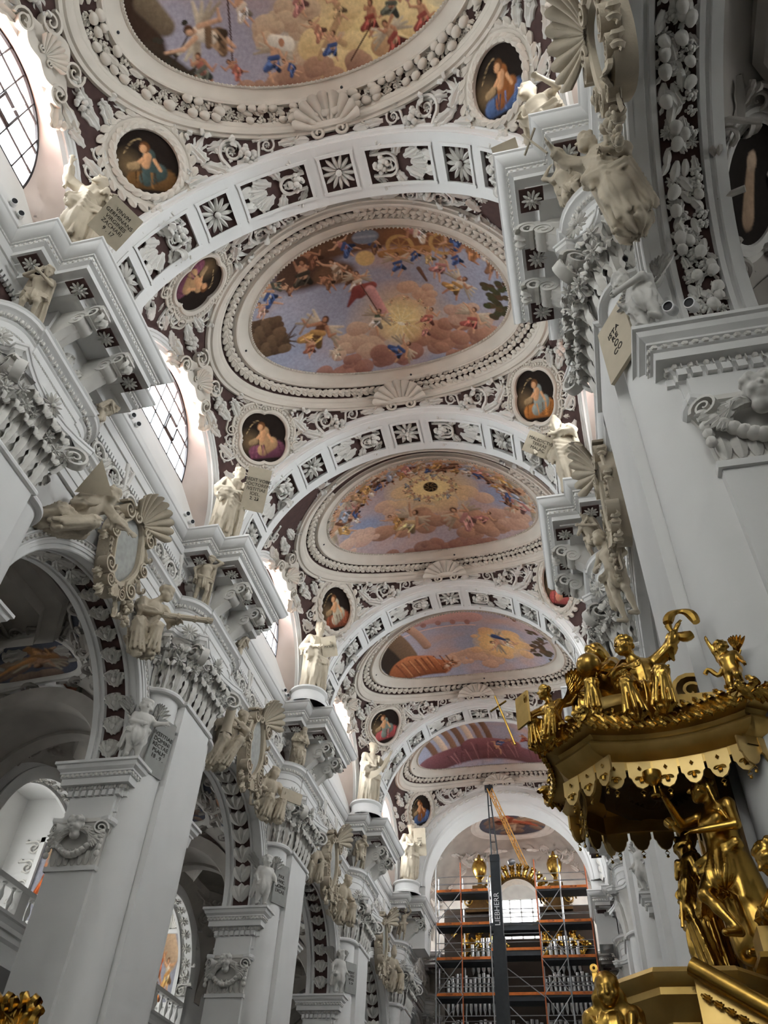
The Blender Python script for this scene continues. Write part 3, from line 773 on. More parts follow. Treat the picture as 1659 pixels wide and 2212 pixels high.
for sx in (-1, 1): g.box(min(sx * RT, sx * 7.3), max(sx * RT, sx * 7.3), -WT, WT, 20.5, ZV)
A['arch_band'] = g.mesh('arch_band', 'plaster', True, 30)
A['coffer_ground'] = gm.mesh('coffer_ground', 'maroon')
def arch_frame(phi, y, ang, h=.10):
    p = arcpt(phi, RT + .14, y); n = np.array([-math.sin(phi), 0, -math.cos(phi)]); t = np.array([math.cos(phi), 0, -math.sin(phi)])
    return frame(p + n * h * 0, t * math.cos(ang) + np.array([0, 1, 0]) * math.sin(ang), n)
for i in range(0, 5):
    e = empty('transverse_arch', (0, yp(i), 0), parent=ceiling)
    ob('arch_band', A['arch_band'], e); ob('coffer_ground', A['coffer_ground'], e)
    rnd = random.Random(i)
    for a, c, kd in pan:
        m = (a + c) / 2; hl = (c - a) / 2 * RT
        if kd == 'sq': ob('rosette', libmesh('daisy' if i == 0 else 'rosette'), e, scl(arch_frame(m, 0, .2), 1.14, 1.14, 1.3))
        else:
            d = 1 if m > 0 else -1
            for sg in (-1, 1):
                ob('panel_scroll', libmesh('scroll'), e, scl(arch_frame(m - d * .45 / RT, sg * .05, math.pi / 2 * sg * d), .58, .58 * sg, .8))
                ob('panel_leaf', libmesh('acanthus_leaf'), e, scl(arch_frame(m + d * .1 / RT, sg * .18, (math.pi if d < 0 else 0) + .45 * sg * d), .85))
                ob('panel_leaf', libmesh('curled_leaf'), e, scl(arch_frame(m - d * .95 / RT, sg * .3, (math.pi if d < 0 else 0) + .9 * sg * d), .6))
                ob('panel_leaf', libmesh('acanthus_leaf'), e, scl(arch_frame(m + d * .35 / RT, sg * .1, (math.pi if d < 0 else 0) + .25 * sg * d), .75))
            ob('panel_leaf', libmesh('acanthus_leaf'), e, scl(arch_frame(m + d * .3 / RT, 0, math.pi if d < 0 else 0), .85))
            for sg in (-1, 1):
                ob('panel_leaf', libmesh('acanthus_leaf'), e, scl(arch_frame(m - d * .2 / RT, sg * .25, (math.pi if d < 0 else 0) + 1.2 * sg * d), .6, .8, .8)); ob('panel_leaf', libmesh('laurel_leaf'), e, scl(arch_frame(m + d * .75 / RT, sg * .32, (math.pi if d < 0 else 0) - .3 * sg * d), .5, .7, .8)); ob('panel_flower', libmesh('flower'), e, scl(arch_frame(m + d * .5 / RT, sg * .4, 0), .3))
            ob('panel_flower', libmesh('fruit_cluster'), e, scl(arch_frame(m - d * .7 / RT, 0, 0), .62))

# ---- outer shell that keeps the daylight to the windows ---------------------------
g = G()
for s in (-1, 1):
    for b in BAYS:
        o_ = np.array([0, yb(b), 0]); w_ = win(8.0) if b < 5 else win(8.0, a=.01, b=.01); out = []
        for p in w_:
            dy, dz = p[1], p[2] - (WZ + .5)
            k = min(H / max(abs(dy), 1e-6), (31.5 - WZ - .5) / dz if dz > 1e-6 else 1e9, (16 - WZ - .5) / dz if dz < -1e-6 else 1e9); out.append((8.0, dy * k, WZ + .5 + dz * k))
        r = np.stack([w_, np.array(out)], 0) * np.array([s, 1, 1]) + o_
        g.loft(r)
        g.add(np.array([(8.0 * s, -WA, WZ), (8.0 * s, WA, WZ), (8.0 * s, H, 16), (8.0 * s, -H, 16)]) + o_, [(0, 1, 2, 3)])
        g.add(np.array([(8.0 * s, -WA, WZ), (8.0 * s, -H, 16), (8.0 * s, -H, 23.4), (8.0 * s, -WA, WZ)]) + o_, [(0, 1, 2)])
        g.add(np.array([(8.0 * s, WA, WZ), (8.0 * s, H, 16), (8.0 * s, H, 23.4)]) + o_, [(0, 1, 2)])
    g.add([(8.0 * s, -16, 0), (8.0 * s, yp(-1), 0), (8.0 * s, yp(-1), 32), (8.0 * s, -16, 32)], [(0, 1, 2, 3)])
    g.add([(8.0 * s, yp(5), 0), (8.0 * s, 72, 0), (8.0 * s, 72, 32), (8.0 * s, yp(5), 32)], [(0, 1, 2, 3)])
tag(mk(g, 'wall_outer', 'plaster', smooth=False), 'plain outer face of the clerestory walls', kind='structure')
tag(mk(G().box(-8.2, 8.2, -16, 72, 31.2, 31.4), 'roof_slab', 'plaster', smooth=False), 'opaque cover above the vaults, added to keep daylight out', kind='structure')  # unseen slab, added against light leaking in over the vaults
gb = G().box(-20, 20, -16.2, -16, 0, 9).box(-20, 20, -16.2, -16, 26, 31.4)
for x0, x1 in ((-20, -5), (-2, 2), (5, 20)): gb.box(x0, x1, -16.2, -16, 9, 26)
tag(mk(gb, 'wall_back', 'plaster', smooth=False), 'plain wall closing the nave behind the viewer', kind='structure')
# ------------------------------------------------------------------ aisles and side chapels (built for +x)
AX0, AX1, AXC = 8.7, 14.6, 11.65
def avz(x, y): return 12.0 + 5.6 * np.sqrt(np.maximum(0.003, 1 - ((np.asarray(x) - AXC) / 4.4) ** 2 - (np.asarray(y) / 6.3) ** 2))
Q = {}
xs = np.linspace(AX0, AX1, 26); ysv = np.linspace(-4.4, 4.4, 30)
X_, Y_ = np.meshgrid(xs, ysv, indexing='ij')
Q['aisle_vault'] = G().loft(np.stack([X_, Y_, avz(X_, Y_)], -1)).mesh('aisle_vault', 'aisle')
def aframe(x, y, ang, h=0.0):
    e = .02; p = np.array([x, y, float(avz(x, y))])
    du = np.array([e, 0, float(avz(x + e, y)) - p[2]]); dv = np.array([0, e, float(avz(x, y + e)) - p[2]])
    n = -np.cross(du, dv); n /= np.linalg.norm(n); return frame(p + n * h, (math.cos(ang), math.sin(ang), 0), n)
oc = [(AXC + 2.35 * math.cos(math.pi / 8 + k * math.pi / 4), 3.1 * math.sin(math.pi / 8 + k * math.pi / 4)) for k in range(8)]
oi = [(AXC + 1.75 * math.cos(math.pi / 8 + k * math.pi / 4), 2.35 * math.sin(math.pi / 8 + k * math.pi / 4)) for k in range(8)]
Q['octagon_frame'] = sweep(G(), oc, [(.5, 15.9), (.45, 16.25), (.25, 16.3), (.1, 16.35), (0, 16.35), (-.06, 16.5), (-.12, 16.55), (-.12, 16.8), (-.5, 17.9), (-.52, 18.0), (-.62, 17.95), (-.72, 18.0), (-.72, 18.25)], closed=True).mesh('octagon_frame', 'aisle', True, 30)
g = G().add([(x, y, 18.2) for x, y in oi], [tuple(range(8))]); Q['octagon_panel'] = g.mesh('octagon_panel', plain('brown_lantern_fresco', (.44, .29, .09), .9, .2, 1.2), False)
# rib bands and aisle cross arches
RX = (AX1 - AX0) / 2
def xarc(g, prof, n=24):
    th = np.linspace(0, math.pi, n)
    g.loft(np.stack([np.stack([np.array([AXC - r * math.cos(t), y, 12.2 + r * math.sin(t)]) for r, y in prof]) for t in th])); return g
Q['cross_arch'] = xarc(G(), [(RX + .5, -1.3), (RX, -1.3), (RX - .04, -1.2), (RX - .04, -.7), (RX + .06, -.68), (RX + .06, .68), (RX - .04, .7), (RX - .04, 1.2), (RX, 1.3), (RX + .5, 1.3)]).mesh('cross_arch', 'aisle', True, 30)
g = G()
for r in (1, -1):
    th = np.linspace(0, 2 * math.pi, 40, endpoint=False)
# outer aisle wall with the chapel arch
def wall_arch(x, r, zc, top, bottom=0.0, n=30):
    th = np.linspace(math.pi, 0, n); inner = np.concatenate([[(x, -r, bottom)], np.stack([np.full(n, x), r * np.cos(th), zc + r * np.sin(th)], 1), [(x, r, bottom)]]); outer = [(x, -H, bottom)]
    for t in th:
        c, s_ = math.cos(t), math.sin(t); k = min(H / max(abs(c), 1e-6), (top - zc) / max(s_, 1e-6)); outer.append((x, k * c, zc + k * s_))
    outer.append((x, H, bottom)); return np.stack([inner, np.array(outer)], 0)
CR, CZ = 3.15, 12.6
Q['chapel_wall'] = G().loft(wall_arch(AX1, CR, CZ, 19)).mesh('chapel_wall', 'plaster', False)
Q['chapel_arch'] = G().loft(np.stack([np.stack([np.array([AX1 + dx, r * math.cos(t), CZ + r * math.sin(t)]) for r, dx in [(CR + .45, -.02), (CR + .45, -.1), (CR + .3, -.14), (CR + .1, -.12), (CR, -.06), (CR, .5), (CR - .12, .5), (CR - .12, .62), (CR, .62), (CR + .6, .62)]]) for t in np.linspace(0, math.pi, 32)])).mesh('chapel_arch', 'plaster', True, 30)
g = G()
for sy in (-1, 1): g.box(AX1, AX1 + 4, min(sy * CR, sy * (CR + .4)), max(sy * CR, sy * (CR + .4)), 0, 17.2)
g.box(AX1 + .3, AX1 + 4, -CR, CR, 17.0, 17.2)
Q['chapel_side'] = g.mesh('chapel_side', 'plaster', False)
XE = AX1 + 4
Q['chapel_back'] = G().box(XE, XE + .3, -H, -1.3, 0, 19).box(XE, XE + .3, 1.3, H, 0, 19).box(XE, XE + .3, -1.3, 1.3, 0, 11.3).box(XE, XE + .3, -1.3, 1.3, 15.2, 19).mesh('chapel_back', 'plaster', False)
Q['chapel_pane'] = G().add([(XE + .1, -1.3, 11.3), (XE + .1, 1.3, 11.3), (XE + .1, 1.3, 15.2), (XE + .1, -1.3, 15.2)], [(0, 1, 2, 3)]).mesh('pane', 'glass_dim', False)
Q['gallery_cornice'] = G().loft(np.stack([np.array([(AX1 + d, y, z) for d, z in [(4, 10.75), (-.35, 10.75), (-.35, 10.65), (-.28, 10.6), (-.2, 10.45), (-.2, 10.3), (-.1, 10.28), (-.1, 10.1), (0, 10.0), (0, 9.4), (4, 9.4)]]) for y in (-H + 1, H - 1)])).mesh('gallery_cornice', 'plaster', False)
Q['baluster'] = G().lathe([(.10, 0), (.10, .06), (.05, .1), (.05, .16), (.105, .34), (.10, .44), (.05, .62), (.05, .72), (.09, .76), (.09, .82)], 10).mesh('baluster', 'plaster')
Q['rail'] = G().box(AX1 + .0, AX1 + .34, -CR, CR, 11.72, 11.9).box(AX1 + .0, AX1 + .34, -CR, CR, 10.75, 10.9).box(AX1 + .02, AX1 + .32, -.25, .25, 10.9, 11.72).mesh('balustrade_rail', 'plaster', False)
def add_cols(me, colr):
    """vertex colours from an (N,3) array"""
    ca = me.color_attributes.new('Col', 'FLOAT_COLOR', 'POINT')
    a = np.ones((len(me.vertices), 4), np.float32); a[:, :3] = colr
    ca.data.foreach_set('color', a.ravel())
AORN = []
for sx in (-1, 1):
    for sy in (-1, 1):
        for (x, y, a, k, sc) in [(1.9, 2.9, .9, 'scroll', .8), (2.3, 2.2, 1.4, 'acanthus_leaf', .9), (1.2, 3.2, .2, 'acanthus_leaf', .9), (2.2, 3.3, .8, 'curled_leaf', .8), (2.55, 1.3, 1.5, 'curled_leaf', .8), (.5, 3.55, 0, 'acanthus_leaf', .8), (1.75, 2.35, 2.3, 'acanthus_leaf', .8), (2.6, 2.9, 1.2, 'scroll', .55)]:
            AORN.append((k, AXC + sx * x, sy * y, math.atan2(math.sin(a) * sy, math.cos(a) * sx), sc))
for s in (-1, 1):
    for b in BAYS:
        e = empty('aisle_bay', (0, yb(b), 0), parent=WALLS[s])
        for n in ('aisle_vault', 'octagon_frame', 'octagon_panel', 'chapel_wall', 'chapel_arch', 'chapel_side', 'chapel_back', 'chapel_pane', 'gallery_cornice', 'rail'): ob(n if n not in ('chapel_pane',) else 'pane', Q[n], e)
        ob('cross_arch', Q['cross_arch'], e, loc=(0, H, 0))
        if (s < 0 and b in (1, 2, 3, 4)) or (s > 0 and b == 0):
            for k, x, y, a, sc in AORN:
                if s > 0 and abs(x - 9.35) < 1.1 and abs(y - 2.95) < 1.5: continue
                ob('vault_' + ('scroll' if k == 'scroll' else 'leaf'), libmesh(k, 'aisle'), e, scl(aframe(x, y, a), sc * 1.25, sc * 1.25, sc * 1.3))
        if s < 0 and b in (1, 2, 3):
            for k in range(11):
                y = -2.9 + .58 * k
                if abs(y) > .3: ob('baluster', Q['baluster'], e, loc=(AX1 + .17, y, 10.9))
            for k in range(15):
                t = math.pi * (k + .5) / 15; ob('arch_leaf', libmesh('flower'), e, scl(frame((AX1 + .25, CR * math.cos(t), CZ + CR * math.sin(t)), (1, 0, 0), (0, -math.cos(t), -math.sin(t))), .5))
        portal('daylight_portal', (s * (XE + .5), yb(b), 13.25), (-s, 0, 0), 2.6, 3.9)
for o in list(bpy.data.objects):
    if o.name.startswith('roof.') or o.name == 'roof':
        s = -1 if 'left' in o['label'] else 1
        for v in o.data.vertices:
            if abs(v.co.x) > 15: v.co.x = s * 19.5; v.co.z = 18.7
for s in (-1, 1):
    g = G().add([(s * 19, -16, 16), (s * 19, yp(-1), 16), (s * 19, yp(-1), 0), (s * 19, -16, 0)], [(0, 1, 2, 3)])
    g.box(min(s * 8, s * 19), max(s * 8, s * 19), yp(-1) - .4, yp(-1), 0, 20)
    g.box(min(s * 8, s * 19), max(s * 8, s * 19), yp(5), yp(5) + .4, 0, 20)
    tag(mk(g, 'wall_aisle_end', 'plaster', smooth=False), 'plain end wall of the %s aisle' % side_word[s], kind='structure')

# ------------------------------------------------------------------ west end behind the organ
YE = 63.5
g = G().box(-8, 8, YE, YE + .4, 0, 16.2).box(-8, -1.7, YE, YE + .4, 16.2, 24.6).box(1.7, 8, YE, YE + .4, 16.2, 24.6).box(-8, 8, YE, YE + .4, 24.6, 31.4)
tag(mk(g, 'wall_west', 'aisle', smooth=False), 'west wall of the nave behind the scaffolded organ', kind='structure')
e = empty('window_%d' % (wi + 1), (0, YE, 0)); tag(e, 'large west window with white glazing bars behind the organ', kind='structure')
for k in range(5): mk(G().box(-.06, .06, .1, .2, 16.2, 24.6), 'glazing_bar', 'white', e, False, loc=(-1.7 + 3.4 * k / 4, 0, 0))
for k in range(10): mk(G().box(-1.7, 1.7, .1, .2, -.06, .06), 'glazing_bar', 'white', e, False, loc=(0, 0, 16.2 + 8.4 * k / 9))
for j in range(4):
    for k in range(9):
        x0 = -1.7 + 3.4 * j / 4; z0 = 16.2 + 8.4 * k / 9
        mk(G().add([(x0, .15, z0), (x0 + 3.4 / 4, .15, z0), (x0 + 3.4 / 4, .15, z0 + 8.4 / 9), (x0, .15, z0 + 8.4 / 9)], [(0, 1, 2, 3)]), 'pane', 'glass_dim', e, False)
portal('daylight_portal', (0, YE + .6, 20.4), (0, -1, 0), 3.5, 8.6)

for k, x0 in enumerate((-5, 2)):      # windows added behind the viewer for fill light, standing in for the crossing's
    e = empty('window_%d' % (wi + 2 + k), (0, -16.1, 0)); tag(e, 'tall %s window added behind the viewer as fill light' % ['left', 'right'][k], kind='structure')
    for j in range(4): mk(G().box(-.05, .05, -.05, .05, 9, 26), 'glazing_bar', 'iron', e, False, loc=(x0 + j, 0, 0))
    for j in range(13): mk(G().box(x0, x0 + 3, -.05, .05, -.04, .04), 'glazing_bar', 'iron', e, False, loc=(0, 0, 9 + 17 * j / 12))
    mk(G().add([(x0, 0, 9), (x0 + 3, 0, 9), (x0 + 3, 0, 26), (x0, 0, 26)], [(0, 1, 2, 3)]), 'pane', 'glass_back', e, False)
    portal('daylight_portal', (x0 + 1.5, -16.6, 17.5), (0, 1, 0), 3, 17)

# plain inner arch before the organ bay
e = empty('chancel_arch', (0, yp(4), 0)); tag(e, 'broad white moulded arch framing the organ', kind='structure')
def xarc2(prof, n=40):
    th = np.linspace(0, math.pi, n); return G().loft(np.stack([np.stack([np.array([-r * math.cos(t), y, ZV + r * math.sin(t)]) for r, y in prof]) for t in th]))
mk(xarc2([(6.2, -1.0), (6.2, -1.12), (6.05, -1.15), (5.95, -1.05), (5.9, -1.0), (5.7, -.9), (5.55, -.88), (5.5, -.8), (5.35, -.78), (5.3, -.7), (5.3, 1.0), (6.2, 1.0)]), 'arch_ring', 'plaster', e, True, 30)
for sx in (-1, 1): mk(G().box(min(sx * 5.3, sx * 6.5), max(sx * 5.3, sx * 6.5), -.7, 1.0, 18, ZV), 'springer', 'plaster', e, False)
for k in range(40):
    t = math.pi * (k + .5) / 40; ob('arch_leaf', libmesh('laurel_leaf'), e, scl(frame((-6.0 * math.cos(t), -1.1, ZV + 6.0 * math.sin(t)), (math.sin(t), 0, math.cos(t)), (0, -1, 0)), .42))
# ------------------------------------------------------------------ painted surfaces (colour attributes on fine grids)
def noise2(x, y, sc, seed, octv=4):
    """value noise"""
    out = np.zeros_like(x); amp = 1.0; tot = 0
    for o_ in range(octv):
        r = np.random.RandomState(seed + o_ * 17); tab = r.rand(64, 64)
        u, v = x * sc * 2 ** o_ + 31.7, y * sc * 2 ** o_ + 11.3
        i, j = np.floor(u).astype(int), np.floor(v).astype(int); fu, fv = u - i, v - j
        fu = fu * fu * (3 - 2 * fu); fv = fv * fv * (3 - 2 * fv)
        a = tab[i % 64, j % 64] * (1 - fu) + tab[(i + 1) % 64, j % 64] * fu; b_ = tab[i % 64, (j + 1) % 64] * (1 - fu) + tab[(i + 1) % 64, (j + 1) % 64] * fu
        out += amp * (a * (1 - fv) + b_ * fv); tot += amp; amp *= .5
    return out / tot
def lin(c): c = np.asarray(c, float) / 255; return np.where(c <= .04045, c / 12.92, ((c + .055) / 1.055) ** 2.4)
class Paint:
    def __init__(s, x, y): s.x, s.y = x, y; s.c = np.zeros(x.shape + (3,))
    def fill(s, c): s.c[:] = lin(c); return s
    def mix(s, m, c):
        m = np.clip(m, 0, 1)[..., None]; s.c = s.c * (1 - m) + (lin(c) if not isinstance(c, np.ndarray) else c) * m
    def cap(s, x0, y0, x1, y1, r0, r1, c, soft=.04, shade=.0):
        dx, dy = x1 - x0, y1 - y0; L = dx * dx + dy * dy + 1e-9
        t = np.clip(((s.x - x0) * dx + (s.y - y0) * dy) / L, 0, 1)
        px, py = s.x - x0 - t * dx, s.y - y0 - t * dy
        d = np.hypot(px, py); r = r0 + (r1 - r0) * t
        m = np.clip((r - d) / soft + .5, 0, 1)
        if shade:
            k = np.clip(.5 + .5 * (px * .6 - py * .8) / (r + 1e-6), 0, 1) ; f = (1 - shade) + shade * 1.5 * k
            col_ = lin(c) * f[..., None]; s.mix(m, col_)
        else: s.mix(m, c)
    def blob(s, x, y, rx, ry, c, soft=.15, ang=0.0):
        ca, sa = math.cos(ang), math.sin(ang); u = (s.x - x) * ca + (s.y - y) * sa; v = -(s.x - x) * sa + (s.y - y) * ca
        d = np.sqrt((u / rx) ** 2 + (v / ry) ** 2); s.mix(np.clip((1 - d) / soft + .5, 0, 1), c)
    def glow(s, x, y, r, c, p=1.5, ry=None):
        d = np.hypot(s.x - x, (s.y - y) * (r / (ry or r))) / r; s.mix(np.clip(1 - d, 0, 1) ** p, c)
    def clouds(s, cx, cy, rx, ry, n, seed, lo, hi, size=.5):
        """heaped puffs, lit from the upper side"""
        rnd = random.Random(seed)
        for k in range(n):
            a = rnd.uniform(0, 6.283); q = math.sqrt(rnd.random()); x, y = cx + rx * q * math.cos(a), cy + ry * q * math.sin(a); r = size * rnd.uniform(.5, 1.2)
            d = np.hypot((s.x - x), (s.y - y) * 1.35) / r; m = np.clip((1 - d) / .12, 0, 1)
            f = np.clip(.55 - .55 * (s.y - y) / r + .2 * (s.x - x) / r, 0, 1)[..., None]
            s.mix(m * .95, lin(lo) * (1 - f) + lin(hi) * f)
    def figure(s, x, y, h, ang, skin, cloth, cloth2=None, seed=0, wings=False, hair=(90, 55, 30)):
        """a small painted person: limbs, torso, billowing cloth, head; ang turns the body axis"""
        rnd = random.Random(seed); ca, sa = math.cos(ang), math.sin(ang)
        def T(u, v): return x + h * (u * ca - v * sa), y + h * (u * sa + v * ca)
        def C(u0, v0, u1, v1, r0, r1, c, sh=.45): s.cap(*T(u0, v0), *T(u1, v1), r0 * h, r1 * h, c, .03 * h + .015, sh)
        j = lambda a: rnd.uniform(-a, a); dk = tuple(v * .55 for v in cloth); lt = tuple(min(255, v * 1.35 + 15) for v in cloth)
        if wings:
            for sg in (-1, 1):
                for k in range(4): C(sg * .1, .25, sg * (.45 + .06 * k), .5 - .16 * k, .07, .03, (214 - 16 * k, 196 - 16 * k, 165 - 14 * k), .35)
        k1, k2 = (.15 + j(.1), -.25 + j(.08)), (-.12 + j(.1), -.22 + j(.1))
        for kx, ky in (k1, k2):
            C(kx * .4, -.02, kx, ky, .085, .06, skin); C(kx, ky, kx + j(.22), ky - .26 + j(.08), .055, .03, skin)
        C(j(.1), -.12, .25 + j(.1), -.30, .15, .09, cloth); C(-.05, -.05, -.22 + j(.1), -.22, .13, .08, dk)
        C(-.1, -.02, .12, -.16, .06, .04, lt)
        C(0, 0, .02, .26, .12, .13, skin if cloth2 is None else cloth2)
        C(-.12, .1, .14, .0, .075, .07, cloth)
        for k in range(3): C(-.15 + .13 * k + j(.03), -.05, -.05 + .14 * k + j(.05), -.3, .018, .012, dk if k % 2 else lt, 0)
        a1, a2 = (.25 + j(.12), .32 + j(.2)), (-.25 + j(.1), .18 + j(.2))
        for ax_, ay in (a1, a2):
            C(.10 if ax_ > 0 else -.10, .28, ax_, ay - .05, .05, .04, skin); C(ax_, ay - .05, ax_ * 1.4 + j(.1), ay + .12 + j(.14), .04, .025, skin)
        C(.01, .33, .02 + j(.04), .40, .045, .045, skin)
        C(.03, .42, .03 + j(.02), .45, .085, .085, hair); C(.05, .40, .06, .43, .055, .05, skin)
    def rays(s, x, y, r, n, c):
        a = np.arctan2(s.y - y, s.x - x); d = np.hypot(s.x - x, s.y - y) / r
        s.mix(np.clip(np.cos(a * n) * 2 - .9, 0, 1) * np.clip(1 - d, 0, 1) * .8, c)

def fresco_mesh(fn, nx=250, ny=160, h=.05):
    """elliptical patch of the vault, painted by fn(Paint)"""
    r = np.linspace(0, 1, ny // 2 + 1); th = np.linspace(0, 2 * math.pi, nx * 2, endpoint=False)
    # concentric grid: denser angularly outside
    u = np.linspace(-1, 1, nx); v = np.linspace(-1, 1, ny); U, W = np.meshgrid(u, v, indexing='ij')
    # square to disc mapping
    Xd = U * np.sqrt(1 - W ** 2 / 2); Yd = W * np.sqrt(1 - U ** 2 / 2)
    x, y = Xd * FA * 1.0, Yd * FB * 1.0
    p = sph(x, y, h); g = G(); idx = np.arange(nx * ny).reshape(nx, ny)
    f = np.stack([idx[:-1, :-1], idx[1:, :-1], idx[1:, 1:], idx[:-1, 1:]], -1).reshape(-1, 4)
    me = bpy.data.meshes.new('painting'); me.vertices.add(nx * ny); me.vertices.foreach_set('co', p.reshape(-1).astype(np.float32))
    me.loops.add(f.size); me.loops.foreach_set('vertex_index', f.ravel().astype(np.int32)); me.polygons.add(len(f))
    me.polygons.foreach_set('loop_start', np.arange(0, f.size, 4, dtype=np.int32)); me.update(calc_edges=True); me.validate()
    me.shade_smooth(); me.materials.append(MT['paint'])
    pt = Paint(x, y); fn(pt); c = pt.c.reshape(-1, 3); lum = c @ np.array([.3, .6, .1]); add_cols(me, (c * .80 + lum[:, None] * .20) * (1.0 if nx > 220 else 1.25)); return me

SK, SK2 = (214, 160, 118), (190, 128, 88)
SKY, SKYL, PINK, GOLD = (140, 150, 178), (172, 170, 186), (196, 158, 140), (226, 196, 118)
BROWN, UMBER, BLUE, RED, ROSE, OCHRE, WHITE_, GREEN = (110, 68, 44), (64, 42, 30), (62, 88, 142), (150, 62, 48), (190, 120, 112), (190, 138, 60), (225, 205, 180), (74, 84, 62)
def sky_base(p, seed):
    n = noise2(p.x * .6, p.y, .8, seed)[..., None]; p.c[:] = lin(SKY) * (1 - n) + lin(SKYL) * n
    n2 = noise2(p.x, p.y * 1.5, .5, seed + 5); p.mix(np.clip(n2 * 2.2 - 1, 0, .8), PINK)
# ---- the five ovals (x to the right, y towards the far end) -----------------------------
def paint0(p):
    sky_base(p, 3); p.mix(np.full_like(p.x, .35), (176, 150, 150))
    p.glow(1.6, 2.1, 3.2, GOLD, .7, 2.4); p.glow(2.6, 1.5, 2.6, (232, 204, 128), .8)
    p.clouds(-.4, 1.7, 1.2, .8, 26, 1, (170, 132, 104), (218, 190, 150), .42); p.clouds(1.6, 2.0, 2.2, .8, 26, 2, (198, 160, 96), (236, 208, 140), .5)
    p.clouds(-.6, 2.85, 2.2, .28, 22, 3, (130, 88, 70), (186, 140, 108), .36); p.clouds(2.9, 2.7, 1.3, .35, 14, 4, (150, 104, 72), (206, 160, 104), .36)
    p.cap(-4.9, -1.2, -4.75, .9, .75, .5, UMBER, .15, .4); p.cap(-4.4, -.2, -4.1, .5, .3, .25, (120, 100, 74), .1, .4); p.cap(-4.8, 1.0, -3.9, 2.0, .35, .22, (62, 46, 34), .12, .4)
    for k in range(26):
        r = random.Random(k); p.blob(-4.3 + r.uniform(-.45, .75), 1.3 + r.uniform(-.75, .9), .09, .07, (58, 52, 40), .3)
    p.cap(-4.5, 1.7, -3.6, .9, .04, .02, (60, 44, 32)); p.cap(-4.2, 1.9, -3.5, 1.7, .04, .02, (60, 44, 32))
    p.cap(-2.2, .2, -2.65, 2.2, .025, .025, (70, 40, 30), .02)
    p.figure(-3.0, 1.15, 1.5, 2.2, SK, (122, 92, 62), WHITE_, 1, True); p.figure(-3.5, 1.9, .95, 3.2, SK2, (96, 98, 84), (170, 92, 70), 2); p.figure(-2.55, 2.15, .7, 2.7, SK2, (170, 90, 72), None, 3)
    p.figure(-1.35, 2.2, 1.0, 3.6, SK, BLUE, None, 4, True); p.cap(-1.25, 1.7, -.8, 1.9, .16, .2, (232, 222, 204), .05, .3); p.blob(-1.0, 1.82, .09, .12, SK2, .3)
    p.figure(-.9, 2.5, .6, 2.5, SK, BLUE, None, 44)
    p.cap(1.0, 1.5, .1, 2.45, .10, .10, (190, 150, 100), .03, .3); p.cap(.25, 1.75, .95, 2.25, .09, .09, (196, 156, 104), .03, .3); p.blob(.35, 2.38, .2, .07, (226, 212, 180), .2, .8)
    p.figure(.55, 2.25, .8, 3.5, SK, BLUE, None, 5); p.figure(.2, 1.75, .7, 2.6, SK, (188, 120, 90), None, 6); p.figure(.95, 1.3, .7, 3.0, SK, (190, 150, 100), None, 7)
    p.figure(1.9, 1.75, .95, 3.4, SK2, RED, None, 8); p.figure(2.5, 2.35, 1.05, 2.8, SK2, RED, (190, 150, 110), 9, True); p.figure(2.6, 1.5, .9, 3.6, SK2, (90, 92, 78), None, 10); p.figure(3.5, 1.9, .9, 3.1, SK2, RED, None, 11)
    p.figure(3.2, 1.0, 1.0, 2.6, SK2, ROSE, None, 12); p.cap(1.05, 2.7, 1.95, 1.85, .02, .02, (80, 44, 30), .02)
    p.figure(-1.9, .7, .9, 3.1, SK, WHITE_, None, 13); p.figure(-.2, .9, .9, 2.9, SK, ROSE, None, 14)
